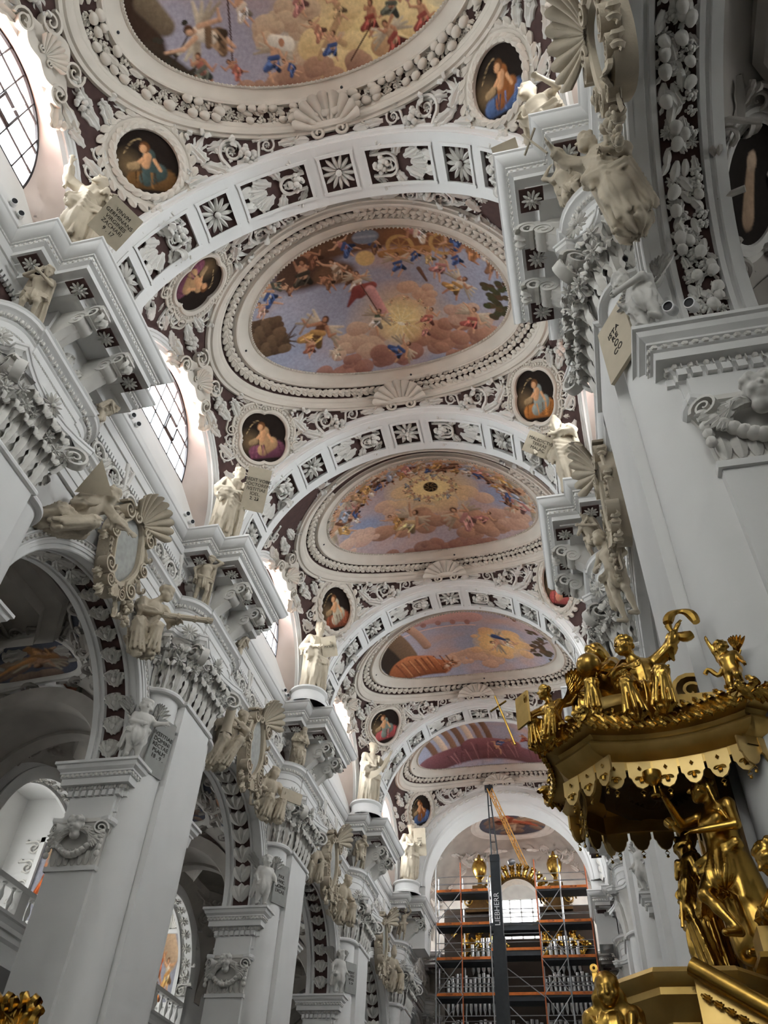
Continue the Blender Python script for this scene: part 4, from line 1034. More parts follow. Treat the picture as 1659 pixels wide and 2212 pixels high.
def paint1(p):
    sky_base(p, 11)
    p.glow(.65, 1.1, 2.3, (222, 186, 130), .8, 1.7)
    p.clouds(-1.3, 1.6, 1.1, .6, 20, 21, (168, 128, 106), (214, 182, 150), .42); p.clouds(2.6, 2.0, 1.9, .7, 34, 22, (128, 82, 66), (196, 140, 108), .5)
    p.clouds(-1.2, 2.6, 2.4, .35, 26, 23, (120, 76, 66), (180, 124, 104), .4); p.clouds(1.4, .2, .7, .5, 14, 24, (184, 140, 112), (216, 176, 140), .35); p.clouds(3.4, .9, .8, .5, 12, 25, (170, 130, 112), (208, 170, 140), .35)
    p.glow(.65, 1.15, 1.15, (238, 212, 130), .55, 1.0); p.rays(.6, 1.2, .95, 12, (250, 238, 190)); p.blob(.6, 1.3, .16, .07, (244, 234, 210), .4, .4)
    for k in range(8):
        a = k * .8; p.figure(.9 + .85 * math.cos(a), .8 + .55 * math.sin(a), .28, a, SK, (220, 180, 130), None, 60 + k)
    # the darker crowd along the near edge
    p.blob(-.6, -2.75, 3.6, .75, (104, 70, 46), .35); p.blob(2.6, -2.45, 1.9, .7, (134, 86, 50), .35); p.blob(-2.4, -1.8, 1.3, .75, (86, 58, 42), .4); p.blob(-1.4, -1.35, .8, .5, (112, 78, 52), .4)
    [p.cap(-4.9 + .27 * i, -.6 + .25 * j + .08 * i, -4.75 + .27 * i, -.57 + .25 * j + .08 * i, .17, .17, [(104, 78, 52), (92, 66, 44), (116, 88, 60)][(i + j) % 3], .04, .3) for i in range(4) for j in range(6)]
    for k in range(12): r = random.Random(k); p.cap(-3.9 + r.uniform(-.2, .1), .6, -3.75 + r.uniform(-.3, .4), r.uniform(.1, 1.1), .03, .015, (84, 62, 42))
    F = p.figure
    F(-3.95, -1.4, 1.0, 2.7, SK, BLUE, WHITE_, 31); F(-3.6, -1.75, .8, 2.0, SK, (90, 92, 76), None, 32); F(-4.3, -1.0, .7, 3.2, SK, (206, 150, 130), None, 33); F(-3.2, -1.35, .6, 2.6, SK, BROWN, None, 331)
    F(-2.55, -1.7, 1.35, 3.5, SK2, (66, 58, 46), SK, 34); F(-2.0, -2.3, 1.0, 2.7, SK2, (120, 74, 50), None, 35); F(-1.3, -1.45, 1.1, 3.0, SK, (150, 120, 92), WHITE_, 36); F(-.9, -1.0, .8, 3.4, SK2, (110, 76, 50), None, 37); F(-1.8, -1.1, .8, 2.7, SK2, (120, 82, 54), None, 38)
    F(-.75, -2.4, 1.0, 2.5, SK, BLUE, ROSE, 39); F(-.7, -.75, .95, 3.4, SK, (214, 200, 176), None, 40, True); F(.3, -2.2, .9, 2.6, SK, (120, 84, 56), BLUE, 41)
    p.blob(.1, -2.65, .5, .32, (118, 128, 144), .15); p.cap(-.3, -2.7, .45, -2.62, .05, .05, (150, 160, 176), .08); p.blob(-.15, -1.72, .36, .34, (214, 176, 100), .2)
    for wx in (1.25, 2.85):
        d = np.hypot(p.x - wx, p.y + 2.0); p.mix(np.clip((.1 - np.abs(d - .45)) / .05, 0, 1), (192, 148, 72))
        for k in range(4): p.cap(wx - .4 * math.cos(k * .8), -2 - .4 * math.sin(k * .8), wx + .4 * math.cos(k * .8), -2 + .4 * math.sin(k * .8), .025, .025, (170, 120, 56))
    p.cap(.5, -1.75, 2.2, -1.75, .16, .2, (176, 122, 56), .06, .4); p.blob(.9, -1.55, .2, .2, (200, 150, 74), .2)
    F(1.0, -1.25, .95, 3.3, SK, BLUE, None, 42, True); F(2.0, -2.5, 1.1, 2.2, SK2, WHITE_, ROSE, 43); F(2.6, -1.0, 1.05, 3.7, SK, ROSE, (200, 168, 130), 44); F(1.7, -1.6, .7, 2.8, SK, BLUE, None, 441); F(2.2, -1.4, .7, 2.9, SK, (196, 160, 96), None, 442)
    F(3.3, -2.2, 1.2, 2.4, SK, BLUE, (120, 66, 44), 45); F(3.85, -1.75, 1.2, 2.7, SK2, (176, 112, 56), None, 46); F(3.2, -1.35, .8, 3.0, SK2, BLUE, None, 47); F(4.5, -1.2, 1.0, 2.9, SK2, (150, 100, 64), None, 48); F(4.3, -1.7, .8, 2.6, SK, WHITE_, None, 481)
    F(3.05, -.15, 1.1, 4.1, SK2, OCHRE, WHITE_, 49, True); p.cap(1.75, -.95, 1.95, -.4, .09, .05, (120, 84, 62), .04, .3)
    for k in range(40): r = random.Random(k + 7); p.blob(4.55 + r.uniform(-.5, .35), .25 + r.uniform(-.7, .8), .14, .11, (66 + r.randrange(24), 58 + r.randrange(16), 36), .3)
    p.cap(-.75, -.35, -.15, -.5, .3, .16, (150, 66, 58), .06, .5); p.cap(-.3, -.3, .0, .8, .22, .2, (216, 150, 146), .06, .5); p.cap(-.8, -.4, -1.3, .15, .2, .05, (136, 56, 52), .06, .4); p.cap(-.6, -.6, -.1, 1.0, .02, .02, (80, 50, 40), .02)
    F(-.35, 1.0, .95, 3.7, SK, WHITE_, (84, 96, 72), 50, True); F(-2.75, .9, 1.55, 4.0, SK2, OCHRE, BROWN, 51, True); F(-3.1, 1.3, .7, 3.6, SK, (150, 84, 56), None, 511); p.cap(-3.35, .6, -2.7, .0, .05, .02, (150, 120, 96))
    F(1.75, 1.15, .85, 3.7, SK, (190, 106, 90), None, 52); F(1.5, 1.7, .6, 3.3, SK, ROSE, None, 53); F(3.45, 1.25, 1.05, 3.5, SK, (176, 84, 72), None, 54, True); F(.35, 2.35, 1.0, 4.3, SK, BLUE, None, 55, True); F(-2.2, 1.9, .5, 3.0, (224, 204, 176), (214, 190, 160), None, 56, True)
def paint2(p):
    sky_base(p, 23); p.mix(np.full_like(p.x, .35), (206, 170, 160))
    for x, y, rx, ry in ((-3.4, .6, .9, .5), (3.5, -.3, 1.1, .7), (-3.7, -1.5, .8, .35), (2.6, -1.5, .7, .3)): p.blob(x, y, rx, ry, (146, 160, 196), .8)
    p.clouds(.1, .2, 2.5, 1.3, 34, 31, (190, 150, 126), (226, 188, 152), .5)
    p.glow(.13, -.75, 2.3, (238, 210, 140), .5, 1.7)
    p.clouds(-1.4, 1.4, 1.5, .7, 26, 32, (134, 92, 74), (208, 158, 122), .5); p.clouds(2.0, 1.6, 1.7, .7, 26, 33, (134, 92, 74), (208, 158, 122), .5); p.clouds(3.7, 1.0, .9, .5, 16, 34, (170, 126, 106), (214, 168, 138), .42); p.clouds(-3.7, 1.2, .8, .5, 12, 35, (190, 148, 130), (222, 184, 158), .4); p.clouds(0, 2.75, 3.4, .25, 30, 36, (124, 82, 72), (174, 124, 102), .38)
    p.glow(.13, -.75, 1.3, (246, 224, 146), .4, 1.0)
    for k in range(14):
        a = k * .449; p.figure(.13 + 1.15 * math.cos(a), -.75 + .8 * math.sin(a), .5, a + 1.57, SK, [(226, 200, 130), (206, 160, 120), (140, 150, 160)][k % 3], None, 70 + k, k % 2 == 0)
    for k in range(19):
        a = math.pi * (1.0 + 1.0 * k / 18); r = random.Random(k)
        p.figure(4.4 * math.cos(a), 2.6 * math.sin(a) + .1, 1.2, a - 1.57 + r.uniform(-.6, .6), SK, [OCHRE, BROWN, (150, 160, 180), ROSE, (170, 130, 84)][k % 5], None if k % 3 else WHITE_, 90 + k, k % 2 == 0)
        p.figure(3.75 * math.cos(a + .08), 2.1 * math.sin(a + .08), .8, a - 1.2 + r.uniform(-.6, .6), SK2, [WHITE_, BLUE, BROWN, OCHRE][k % 4], None, 120 + k, k % 3 == 0)
    p.figure(-1.3, 1.3, 1.6, 3.8, SK, (214, 178, 120), (214, 196, 170), 130, True); p.figure(1.45, 1.4, 1.7, 2.5, SK, (190, 130, 124), (214, 176, 148), 131, True); p.figure(-1.9, .9, 1.0, 2.6, SK, OCHRE, None, 132); p.figure(2.4, 1.3, 1.0, 3.9, SK, ROSE, None, 133)
    d = np.hypot(p.x - .13, p.y + .79); p.mix(np.clip((.36 - d) / .03, 0, 1), (28, 24, 18))
    a = np.arctan2(p.y + .79, p.x - .13); m = np.clip((.34 - d) / .03, 0, 1) * np.clip(np.cos(a * 8 + d * 30) * np.cos(d * 46) * 3 - .6, 0, 1); p.mix(m, (150, 118, 56))
def paint3(p):
    sky_base(p, 37)
    p.clouds(.2, 1.9, 1.5, .7, 26, 41, (178, 136, 112), (214, 176, 142), .45); p.clouds(1.9, .6, 1.9, 1.2, 30, 42, (190, 144, 104), (222, 180, 124), .45); p.glow(1.9, .6, 1.6, (236, 198, 110), .5, 1.3)
    p.cap(-3.6, -3.2, .6, -2.0, .75, .65, (196, 150, 142), .06, .25)
    for k in range(5): p.blob(-2.9 + .8 * k, -2.2 + .2 * k, .16, .3, (150, 104, 96), .2)
    p.cap(-3.4, -1.6, .7, -1.0, .05, .05, (220, 184, 168), .03); p.cap(-2.9, -2.4, -2.3, .2, .25, .25, (190, 146, 116), .05, .6); p.cap(-3.9, -2.0, -3.5, .6, .5, .55, (120, 92, 66), .08, .4); p.cap(-4.9, -2.0, -4.3, .8, .5, .5, (52, 40, 32), .1, .3)
    p.figure(-3.6, -2.3, .9, 2.8, SK, (160, 96, 60), None, 1); p.figure(-3.0, -2.3, .7, 3.2, SK2, BROWN, None, 2)
    p.cap(-3.9, 1.2, -1.6, 2.2, .8, .45, (170, 92, 40), .1, .55); p.cap(-3.6, .8, -2.4, 1.4, .4, .35, (190, 108, 50), .1, .5)
    for k in range(9): p.cap(-4.2 + .35 * k, .6 + .1 * k, -3.7 + .33 * k, 2.3, .035, .02, (110, 54, 26), .05)
    for k in range(6): p.cap(-3.9 + .45 * k, .7 + .15 * k, -3.5 + .42 * k, 2.0, .03, .015, (214, 140, 76), .05)
    p.figure(-1.25, 2.1, 1.0, 1.2, SK2, (150, 96, 56), WHITE_, 3); p.figure(2.1, .6, 1.5, 1.5, SK, (220, 190, 160), None, 4, True); p.cap(1.6, .1, 2.2, .35, .18, .1, BLUE, .06, .4); p.figure(2.9, -2.3, .9, 2.2, SK2, (120, 84, 60), None, 5)
    for k in range(36): r = random.Random(k); p.blob(4.3 + r.uniform(-.7, .5), -.2 + r.uniform(-1.2, 1.3), .17, .12, (74 + r.randrange(24), 64 + r.randrange(14), 44), .3)
    p.cap(3.6, .9, 4.6, -.6, .06, .04, (84, 60, 40)); p.cap(3.7, .4, 4.6, .3, .05, .03, (84, 60, 40)); p.rays(1.5, .9, .45, 8, (250, 236, 196))
def paint4(p):
    sky_base(p, 51)
    for k in range(7): p.cap(-4.2 + .62 * k, -3.0, -3.7 + .62 * k, 1.6, .2, .2, [(128, 92, 66), (214, 192, 166), (150, 112, 84)][k % 3], .05, .4)
    p.cap(-4.5, 1.2, 3.6, 2.3, .9, .6, (128, 78, 84), .15, .5); p.cap(-1.4, .9, 1.4, 1.3, .7, .5, (142, 86, 94), .12, .5)
    for k in range(22): r = random.Random(k); x = -4 + 8 * r.random(); p.cap(x, .5 + r.random(), x + r.uniform(-.3, .6), 2.4, .035, .015, [(92, 50, 58), (178, 120, 124)][k % 2], .05)
    p.figure(.4, 1.2, 1.1, .6, SK, BLUE, None, 1); p.figure(2.2, .4, 1.0, 3.0, SK2, RED, None, 2); p.figure(1.3, .9, .9, 2.4, SK2, (150, 96, 70), None, 3)
FP = [paint0, paint1, paint2, paint3, paint4]
fl = ['large oval ceiling fresco of angels carrying a cross, at the top', 'oval ceiling fresco with chariot crowd and dove in golden glory', 'oval ceiling fresco with round dark grille ringed by angels and brown clouds',
      'oval ceiling fresco with orange drapery, pink palace and angel in golden cloud', 'oval ceiling fresco with purple drapery below columns, the farthest oval']
for b in range(5):
    e = empty('ceiling_fresco', (0, yb(b), 0)); tag(e, fl[b], 'ceiling painting', 'oval frescoes along the nave vault')
    ob('painting', fresco_mesh(FP[b], *[(260, 170), (300, 190), (250, 160), (200, 130), (150, 100)][b]), e)
    ob('border', V['fresco_border'], e); tag(ob('bead_ring', V['bead_ring'], e), kind='stuff'); ob('outer_moulding', V['ring_moulding'], e)
    for k, (x, y) in enumerate([(-5.25, .2), (.6, FB + .27)]): mk(G().ell((0, 0, 0), (.05, .05, .02), 8, 4, frame(sph(x, y, .09), (1, 0, 0), snrm(sph(x, y)))), 'vent_hole', 'iron', e)
    ring_garland(e, b)

# ---- medallion paintings on the pendentives ------------------------------------------------
MX, MY, MR = 5.5, 3.5, 1.0
def lobed(t, kind):
    if kind == 'round': return 1.0
    if kind == 'oval': return 1.0
    if kind == 'quatre': return .93 + .16 * abs(math.sin(2 * t + .3)) ** .7
    return .92 + .14 * abs(math.cos(1.5 * t + .8))
def med_paint(p, seed, kind):
    r = random.Random(seed); p.fill((34, 26, 22)); p.glow(.6, .1, .6, (120, 98, 70), 1.2)
    cl = [[(110, 78, 44), (70, 86, 84)], [(84, 106, 148), (150, 92, 48)], [(120, 70, 88), (190, 150, 110)], [(176, 112, 56), (150, 156, 150)], [(150, 84, 60), (196, 184, 160)], [(178, 88, 84), (214, 150, 120)], [(176, 84, 84), (130, 140, 130)]][seed % 7]
    p.cap(-.55, .5, .45, .55, .34, .26, cl[0], .05, .55); p.cap(-.35, .25, .1, .5, .26, .22, cl[1], .05, .5)
    p.cap(-.1, -.25, -.05, .2, .2, .24, cl[1], .05, .4); p.cap(-.05, -.2, .05, .05, .13, .13, SK, .05, .4)
    p.cap(.0, -.48, .03, -.44, .16, .15, (110, 70, 40), .04); p.cap(.05, -.44, .07, -.40, .11, .10, SK, .04, .3)
    p.cap(.12, -.1, .4, .12, .06, .05, SK, .04, .3); p.cap(-.25, -.1, -.4, .2, .06, .05, SK, .04, .3); p.cap(.35, .1, .55, .15, .12, .1, (170, 140, 104), .04, .3)
    for k in range(6): x = r.uniform(-.7, .5); p.cap(x, .3, x + r.uniform(-.1, .2), .75, .025, .012, tuple(v * (.6 if k % 2 else 1.25) for v in cl[0]), .04)
    for k in range(7): p.cap(.1 + .09 * k, -.72 + .012 * k * k, .14 + .09 * k, -.68 + .012 * k * k, .018, .018, (176, 150, 110), .02)
def med_mesh(kind, seed, sx=1.0, sy=1.0):
    nr, nt = 26, 72; g = G(); rows = []; XX = []; YY = []
    for r in np.linspace(0, 1, nr):
        row = []
        for k in range(nt):
            t = 2 * math.pi * k / nt; q = r * lobed(t, kind); x, y = q * math.cos(t) * sx, q * math.sin(t) * sy; row.append((x, y, .035 + .0625 * (x * x + y * y))); XX.append(q * math.cos(t)); YY.append(q * math.sin(t))
        rows.append(row)
    g.loft(rows, closed_v=True); me = g.mesh('painting', 'paint'); pt = Paint(np.array(XX), np.array(YY)); med_paint(pt, seed, kind); add_cols(me, pt.c); return me
def med_frame(kind, sx, sy):
    prof = [(.98, .02), (.98, .14), (1.04, .18), (1.10, .17), (1.14, .08), (1.30, .06), (1.34, .10), (1.40, .10), (1.42, .0)]; rows = []
    for k in range(80):
        t = 2 * math.pi * k / 80; q = lobed(t, kind); rows.append([(q * d * math.cos(t) * sx, q * d * math.sin(t) * sy, h + .0625 * d * d * (h > .01)) for d, h in prof])
    g = G().loft(rows, closed_u=True)
    if kind in ('quatre', 'heart'):
        for k in range(64):
            t = 2 * math.pi * k / 64; q = lobed(t, kind) * 1.22; g.ell((q * math.cos(t) * sx, q * math.sin(t) * sy, .17), (.07, .07, .06), 5, 4)
    return g.mesh('frame', 'cream', True, 35)
KIND = {0: ('round', 1.0, 1.0), 1: ('quatre', 1.0, 1.0), 2: ('oval', .85, 1.12), 3: ('heart', 1, 1), 4: ('oval', .85, 1.1)}
mf = {k: med_frame(*v) for k, v in KIND.items()}
seen = {(-1, 1, 0): 'round medallion painting of a woman in brown holding a child, beside the nearest window', (1, 1, 0): 'round medallion painting of a turbaned figure in red, above the right cornice block',
        (-1, 1, 1): 'quatrefoil medallion painting of a figure in blue writing, above the scroll-bearing prophet', (1, 1, 1): 'quatrefoil medallion painting of a figure in pink and grey, upper right', (-1, 1, 2): 'oval medallion painting of a winged angel with a child, above the crowned prophet',
        (1, 1, 2): 'oval medallion painting half hidden behind the second right cornice block', (-1, 1, 3): 'heart shaped medallion painting of a woman in orange, above the turbaned prophet', (-1, 1, 4): 'oval medallion painting of a bishop in brown, above the farthest prophet', (-1, -1, 1): 'lobed medallion painting half hidden behind the nearest coffered arch'}
for (sx, sy, b), lab in seen.items():
    kind, kx, ky = KIND[b]; p = sph(sx * MX, sy * MY) + np.array([0, yb(b), 0]); n = np.array([0, yb(b), ZV]) - p
    up = np.array([sx * .55, sy * .9, 0])     # foot of the picture points down the pendentive
    M = frame(p, np.cross(up, n) * 1.0, n)
    e = empty('medallion'); e.matrix_world = Matrix(scl(M, MR).tolist()); tag(e, lab, 'medallion painting', 'medallions on the pendentives')
    sd = (b * 2 + (sx > 0)) % 7
    ob('painting', med_mesh(kind, sd, kx, ky), e); ob('frame', mf[b], e)
    nl = 26 if b == 0 else 22
    if b in (0, 2, 4):
        for k in range(nl):
            t = 2 * math.pi * k / nl
            for j in (-1, 1): ob('wreath_leaf', libmesh('laurel_leaf', 'cream'), e, scl(frame((1.26 * kx * math.cos(t) + .1 * j * math.cos(t), 1.26 * ky * math.sin(t) + .1 * j * math.sin(t), .16), (-math.sin(t) + .5 * j * math.cos(t), math.cos(t) + .5 * j * math.sin(t), 0), (0, 0, 1)), .36, .5, .5))
    else:
        for k in range(10):
            t = 2 * math.pi * (k + .5) / 10; q = 1.42 * lobed(t, kind)
            ob('frame_scroll', libmesh('plain_scroll', 'cream'), e, scl(frame((q * math.cos(t), q * math.sin(t), .12), (math.cos(t), math.sin(t), 0), (0, 0, 1)), .42, .42 if k % 2 else -.42, .8))
            ob('frame_leaf', libmesh('acanthus_leaf', 'cream'), e, scl(frame((q * math.cos(t + .3), q * math.sin(t + .3), .14), (math.cos(t + .8), math.sin(t + .8), 0), (0, 0, 1)), .45))
    ob('crest_shell', libmesh('shell', 'cream'), e, scl(frame((0, -1.45 * ky, .05), (0, -1, 0), (0, 0, 1)), .42))

# ---- crown shells between rings and arches, and lunette crests ------------------------------
for b in range(5):
    y = 4.02; e = empty('crown_shell', (0, 0, 0)); M = frame(sph(0, y) + np.array([0, yb(b), 0]), (0, -1, .0), snrm(sph(0, y)))
    e.matrix_world = Matrix(M.tolist()); tag(e, 'stucco scallop shell at the crown of the %s coffered arch' % ['nearest', 'second', 'third', 'fourth', 'fifth'][b], 'shell ornament', 'crown shells')
    ob('scallop', libmesh('shell', 'cream'), e, scl(tr(-.45, 0, .1), 1.05, 1.25, 1))
    for sg in (-1, 1):
        ob('side_scroll', libmesh('plain_scroll', 'cream'), e, scl(tr(-.25, sg * 1.25, .05), .62, .62 * sg, 1.2)); ob('side_leaf', libmesh('curled_leaf', 'cream'), e, scl(tr(-.35, sg * 1.5, .05) @ rotz(sg * 1.45), .8, .8, .8)); ob('fruit_bunch', libmesh('fruit_cluster', 'cream'), e, scl(tr(.1, sg * 1.75, .05), .6))
for b in range(4):
    for s in ((-1, 1) if b == 0 else (-1,)):
        p = np.array([s * 6.80, 0, ZV + 4.05]); e = empty('lunette_crest', (0, 0, 0)); n = snrm(p) + np.array([-s * .35, 0, 0]); M = frame(p + np.array([0, yb(b), 0]), (-s * .6, 0, .8), n); e.matrix_world = Matrix(M.tolist())
        tag(e, 'scrolled stucco cartouche crowning the %s %s lunette window' % (['nearest', 'second', 'third', 'fourth'][b], side_word[s]), 'cartouche', 'lunette crests')
        rows = []
        for k in range(48):
            t = 2 * math.pi * k / 48; q = 1 + .16 * math.cos(3 * t) + .08 * math.cos(7 * t); rows.append([(.62 * q * d * math.cos(t) + .05, .95 * q * d * math.sin(t), h) for d, h in ((0, .16), (.6, .14), (.8, .2), (.95, .2), (1, .05), (1.0, -.15))])
        ob('cartouche_plate', G().loft(rows, closed_u=True).mesh('cartouche_plate', 'cream'), e)
        for sg in (-1, 1):
            ob('scroll', libmesh('volute', 'cream'), e, scl(tr(.5, sg * .65, .15) @ rotz(sg * .6) @ rotx(math.pi / 2), .9, .9, .9)); ob('scroll', libmesh('volute', 'cream'), e, scl(tr(-.3, sg * .95, .12) @ rotz(sg * 2.2) @ rotx(math.pi / 2), .8))
            ob('crest_leaf', libmesh('curled_leaf', 'cream'), e, scl(tr(-.35, sg * .9, .05) @ rotz(sg * 2.1), .95)); ob('crest_leaf', libmesh('acanthus_leaf', 'cream'), e, scl(tr(-.1, sg * 1.2, .0) @ rotz(sg * 1.8), 1.1))
        ob('scallop', libmesh('shell', 'cream'), e, scl(tr(-.15, 0, .15), .5, .6, .6))

# ---- smaller paintings: organ bay and aisles ---------------------------------------------------
def patch(fn, frm, a, b_, nx=70, ny=44, lobes=0, name='painting'):
    """elliptical painted patch; frm(u, v, h) -> point on the carrying surface"""
    u = np.linspace(-1, 1, nx); v = np.linspace(-1, 1, ny); U, W = np.meshgrid(u, v, indexing='ij'); Xd = U * np.sqrt(1 - W ** 2 / 2) * a; Yd = W * np.sqrt(1 - U ** 2 / 2) * b_
    P3 = frm(Xd, Yd, .05); me = G().loft(P3).mesh(name, 'paint'); pt = Paint(Xd.ravel() / a, Yd.ravel() / b_); fn(pt); lum = pt.c @ np.array([.3, .6, .1]); add_cols(me, (pt.c * .8 + lum[:, None] * .2) * .85)
    th = np.linspace(0, 2 * math.pi, 48, endpoint=False); rows = [frm(np.cos(th) * a * d, np.sin(th) * b_ * d, h) for d, h in ((.98, .02), (.98, .12), (1.06, .15), (1.12, .12), (1.14, .05), (1.24, .06), (1.26, .0))]
    return me, G().loft(np.stack(rows, 1), closed_u=True).mesh('frame', 'stucco', True, 35)
def angel_paint(seed):
    def f(p):
        p.fill((92, 96, 112)); p.clouds(0, .3, .9, .6, 18, seed, (110, 84, 74), (170, 140, 118), .3); c = [(160, 76, 44), (176, 120, 60), (84, 98, 140), (150, 60, 52)][seed % 4]
        p.cap(-.3, .1, .45, .2, .2, .14, c, .05, .5); p.figure(-.1, .0, 1.1, 2.6 + seed * .7, SK, c, None, seed, True); p.cap(.1, .15, .7, .3, .1, .05, tuple(min(255, v * 1.3) for v in c), .05, .4)
    return f
for k, (x, y, a, b_) in enumerate([(-3.6, -1.6, 1.3, 1.0), (3.6, -1.6, 1.3, 1.0), (0, -2.2, 1.5, .9), (0, 1.6, 2.6, 1.6)]):
    def frm(u, v, h, x=x, y=y): return sph(x + u, y + v, h)
    pm, fm = patch(angel_paint(k + 1), frm, a, b_); e = empty('organ_fresco', (0, yb(5), 0)); tag(e, 'small ceiling fresco of angels above the organ, %s' % ['on its left', 'on its right', 'over the arch', 'the largest one'][k], 'ceiling painting', 'frescoes above the organ'); ob('painting', pm, e); ob('frame', fm, e)
for sx in (-1, 1):
    for kd, x, y, a, sc in PEND[:14] + [('scroll', 2.2, -.6, .4, 1.1), ('acanthus_leaf', 1.2, .2, 2, 1.2), ('acanthus_leaf', 5.2, -.2, 1.4, 1.3), ('curled_leaf', 5.6, -1.2, 1.2, 1.2), ('scroll', 5.4, .8, 2.0, .9), ('acanthus_leaf', 4.2, .6, .6, 1.2), ('acanthus_leaf', 1.9, -1.6, -.6, 1.2), ('curled_leaf', 3.0, -3.2, -.4, 1.2), ('acanthus_leaf', 4.6, -3.0, -.9, 1.2)]:
        p = sph(sx * x, -abs(y) if y > 2 else y); ob('west_leaf', libmesh(kd), VB[5], scl(frame(p, (math.cos(a) * sx, math.sin(a), 0), snrm(p)), sc * 1.1, sc * 1.1 * sx, sc))
def avf(s, b, cx, cy):
    def frm(u, v, h): x = cx + u; y = cy + v; return np.stack([s * x, y + yb(b), avz(x, y) - h * 1.1], -1)
    return frm
al = []
for b in (1, 2, 3):
    al += [(-1, b, AXC + .2, 3.65, 1.7, .62, 'long oval aisle fresco of a red-robed angel beyond the %s left arch'), (-1, b, 9.35, 2.6, .55, .9, 'small upright aisle fresco beside the %s left arch')]
al += [(1, 0, 9.35, 2.95, .62, .85, 'dark lobed aisle painting of a man beside the %s right arch')]
for k, (s, b, cx, cy, a, b_, lab) in enumerate(al):
    fn = angel_paint(k + 5) if s < 0 else (lambda p: (p.fill((40, 34, 30)), p.cap(-.25, .5, -.05, -.2, .22, .14, (196, 160, 124), .06, .4), p.cap(.0, -.35, .02, -.3, .16, .15, (214, 180, 146), .05, .3)))
    pm, fm = patch(fn, avf(s, b, cx, cy), a, b_); e = empty('aisle_fresco'); tag(e, lab % ['nearest', 'nearest', 'second', 'third'][b], 'wall painting', 'frescoes in the aisle vaults'); ob('painting', pm, e); ob('frame', fm, e)
    for j in range(14 if k % 2 == 0 else 10):
        t = 2 * math.pi * j / (14 if k % 2 == 0 else 10); P3 = avf(s, b, cx, cy)(np.array(a * 1.3 * math.cos(t)), np.array(b_ * 1.35 * math.sin(t)), 0.0); Q3 = avf(s, b, cx, cy)(np.array(a * 1.6 * math.cos(t + .3)), np.array(b_ * 1.7 * math.sin(t + .3)), 0.0)
        ob('frame_scroll' if j % 2 else 'frame_leaf', libmesh('plain_scroll' if j % 2 else 'curled_leaf', 'aisle'), e, scl(frame(P3, Q3 - P3, (-s * .25, 0, -1)), .5, .5, .7))
# garland round the lantern octagon
for s, b in ((1, 0), (-1, 1), (-1, 2)):
    for k in range(8):
        p0, p1 = np.array(oi[k]), np.array(oi[(k + 1) % 8])
        for j in range(7):
            q = p0 + (p1 - p0) * (j + .5) / 7; c = np.array([AXC, 0]); o_ = q + (q - c) / np.linalg.norm(q - c) * .08
            ob('lantern_garland_leaf', libmesh(['acanthus_leaf', 'fruit', 'curled_leaf'][j % 3], 'aisle'), WALLS[s], scl(frame((o_[0], o_[1] + yb(b), 17.92), (p1[0] - p0[0], p1[1] - p0[1], 0), (0, 0, -1)), .5 if j % 3 != 1 else .34))
# chapel frescoes and gallery putti on the far side walls of the left chapels
for b in (2, 3):
    yy0 = yb(b) + CR - .03
    me = G().loft(np.stack(np.meshgrid(np.linspace(-16.9, -15.3, 40), [yy0], np.linspace(11.9, 15.0, 60), indexing='ij'), -1)[:, 0]).mesh('painting', 'paint'); co = np.array([v.co for v in me.vertices]); pt = Paint((co[:, 0] + 16.1) / .8, -(co[:, 2] - 13.4) / 1.6)
    pt.fill((150, 150, 160)); pt.cap(-.3, -1, .5, -.3, .5, .4, (190, 160, 130), .1, .4); pt.figure(-.3, -.1, 1.2, 3.2, SK2, (176, 84, 40), None, b); pt.figure(.4, .2, 1.0, 3.0, SK, (206, 150, 90), WHITE_, b + 3); pt.figure(.0, .75, .8, 2.8, SK2, (190, 110, 50), None, b + 5); add_cols(me, pt.c)
    e = empty('chapel_fresco'); tag(e, 'upright fresco of orange-robed people in the %s left chapel' % ['', '', 'nearest visible', 'second visible'][b], 'wall painting', 'chapel frescoes'); ob('painting', me, e)
    g = G()
    for x0, x1, z0, z1 in ((-17.1, -16.9, 11.8, 15.2), (-15.3, -15.1, 11.8, 15.2), (-17.1, -15.1, 15.0, 15.2), (-17.1, -15.1, 11.7, 11.9)): g.box(x0, x1, yy0 - .12, yy0 + .05, z0, z1)
    mk(g, 'frame', 'plaster', e, False); ob('crest', libmesh('shell'), e, scl(frame((-16.1, yy0 - .05, 15.2), (0, 0, 1), (0, -1, 0)), .6)); 
    for sg in (-1, 1):
        for k in range(4): ob('side_scroll', libmesh('scroll'), e, scl(frame((-16.1 + sg * 1.25, yy0, 12.4 + .8 * k), (0, 0, 1), (0, -1, 0)), .5, .5 * sg, .6))
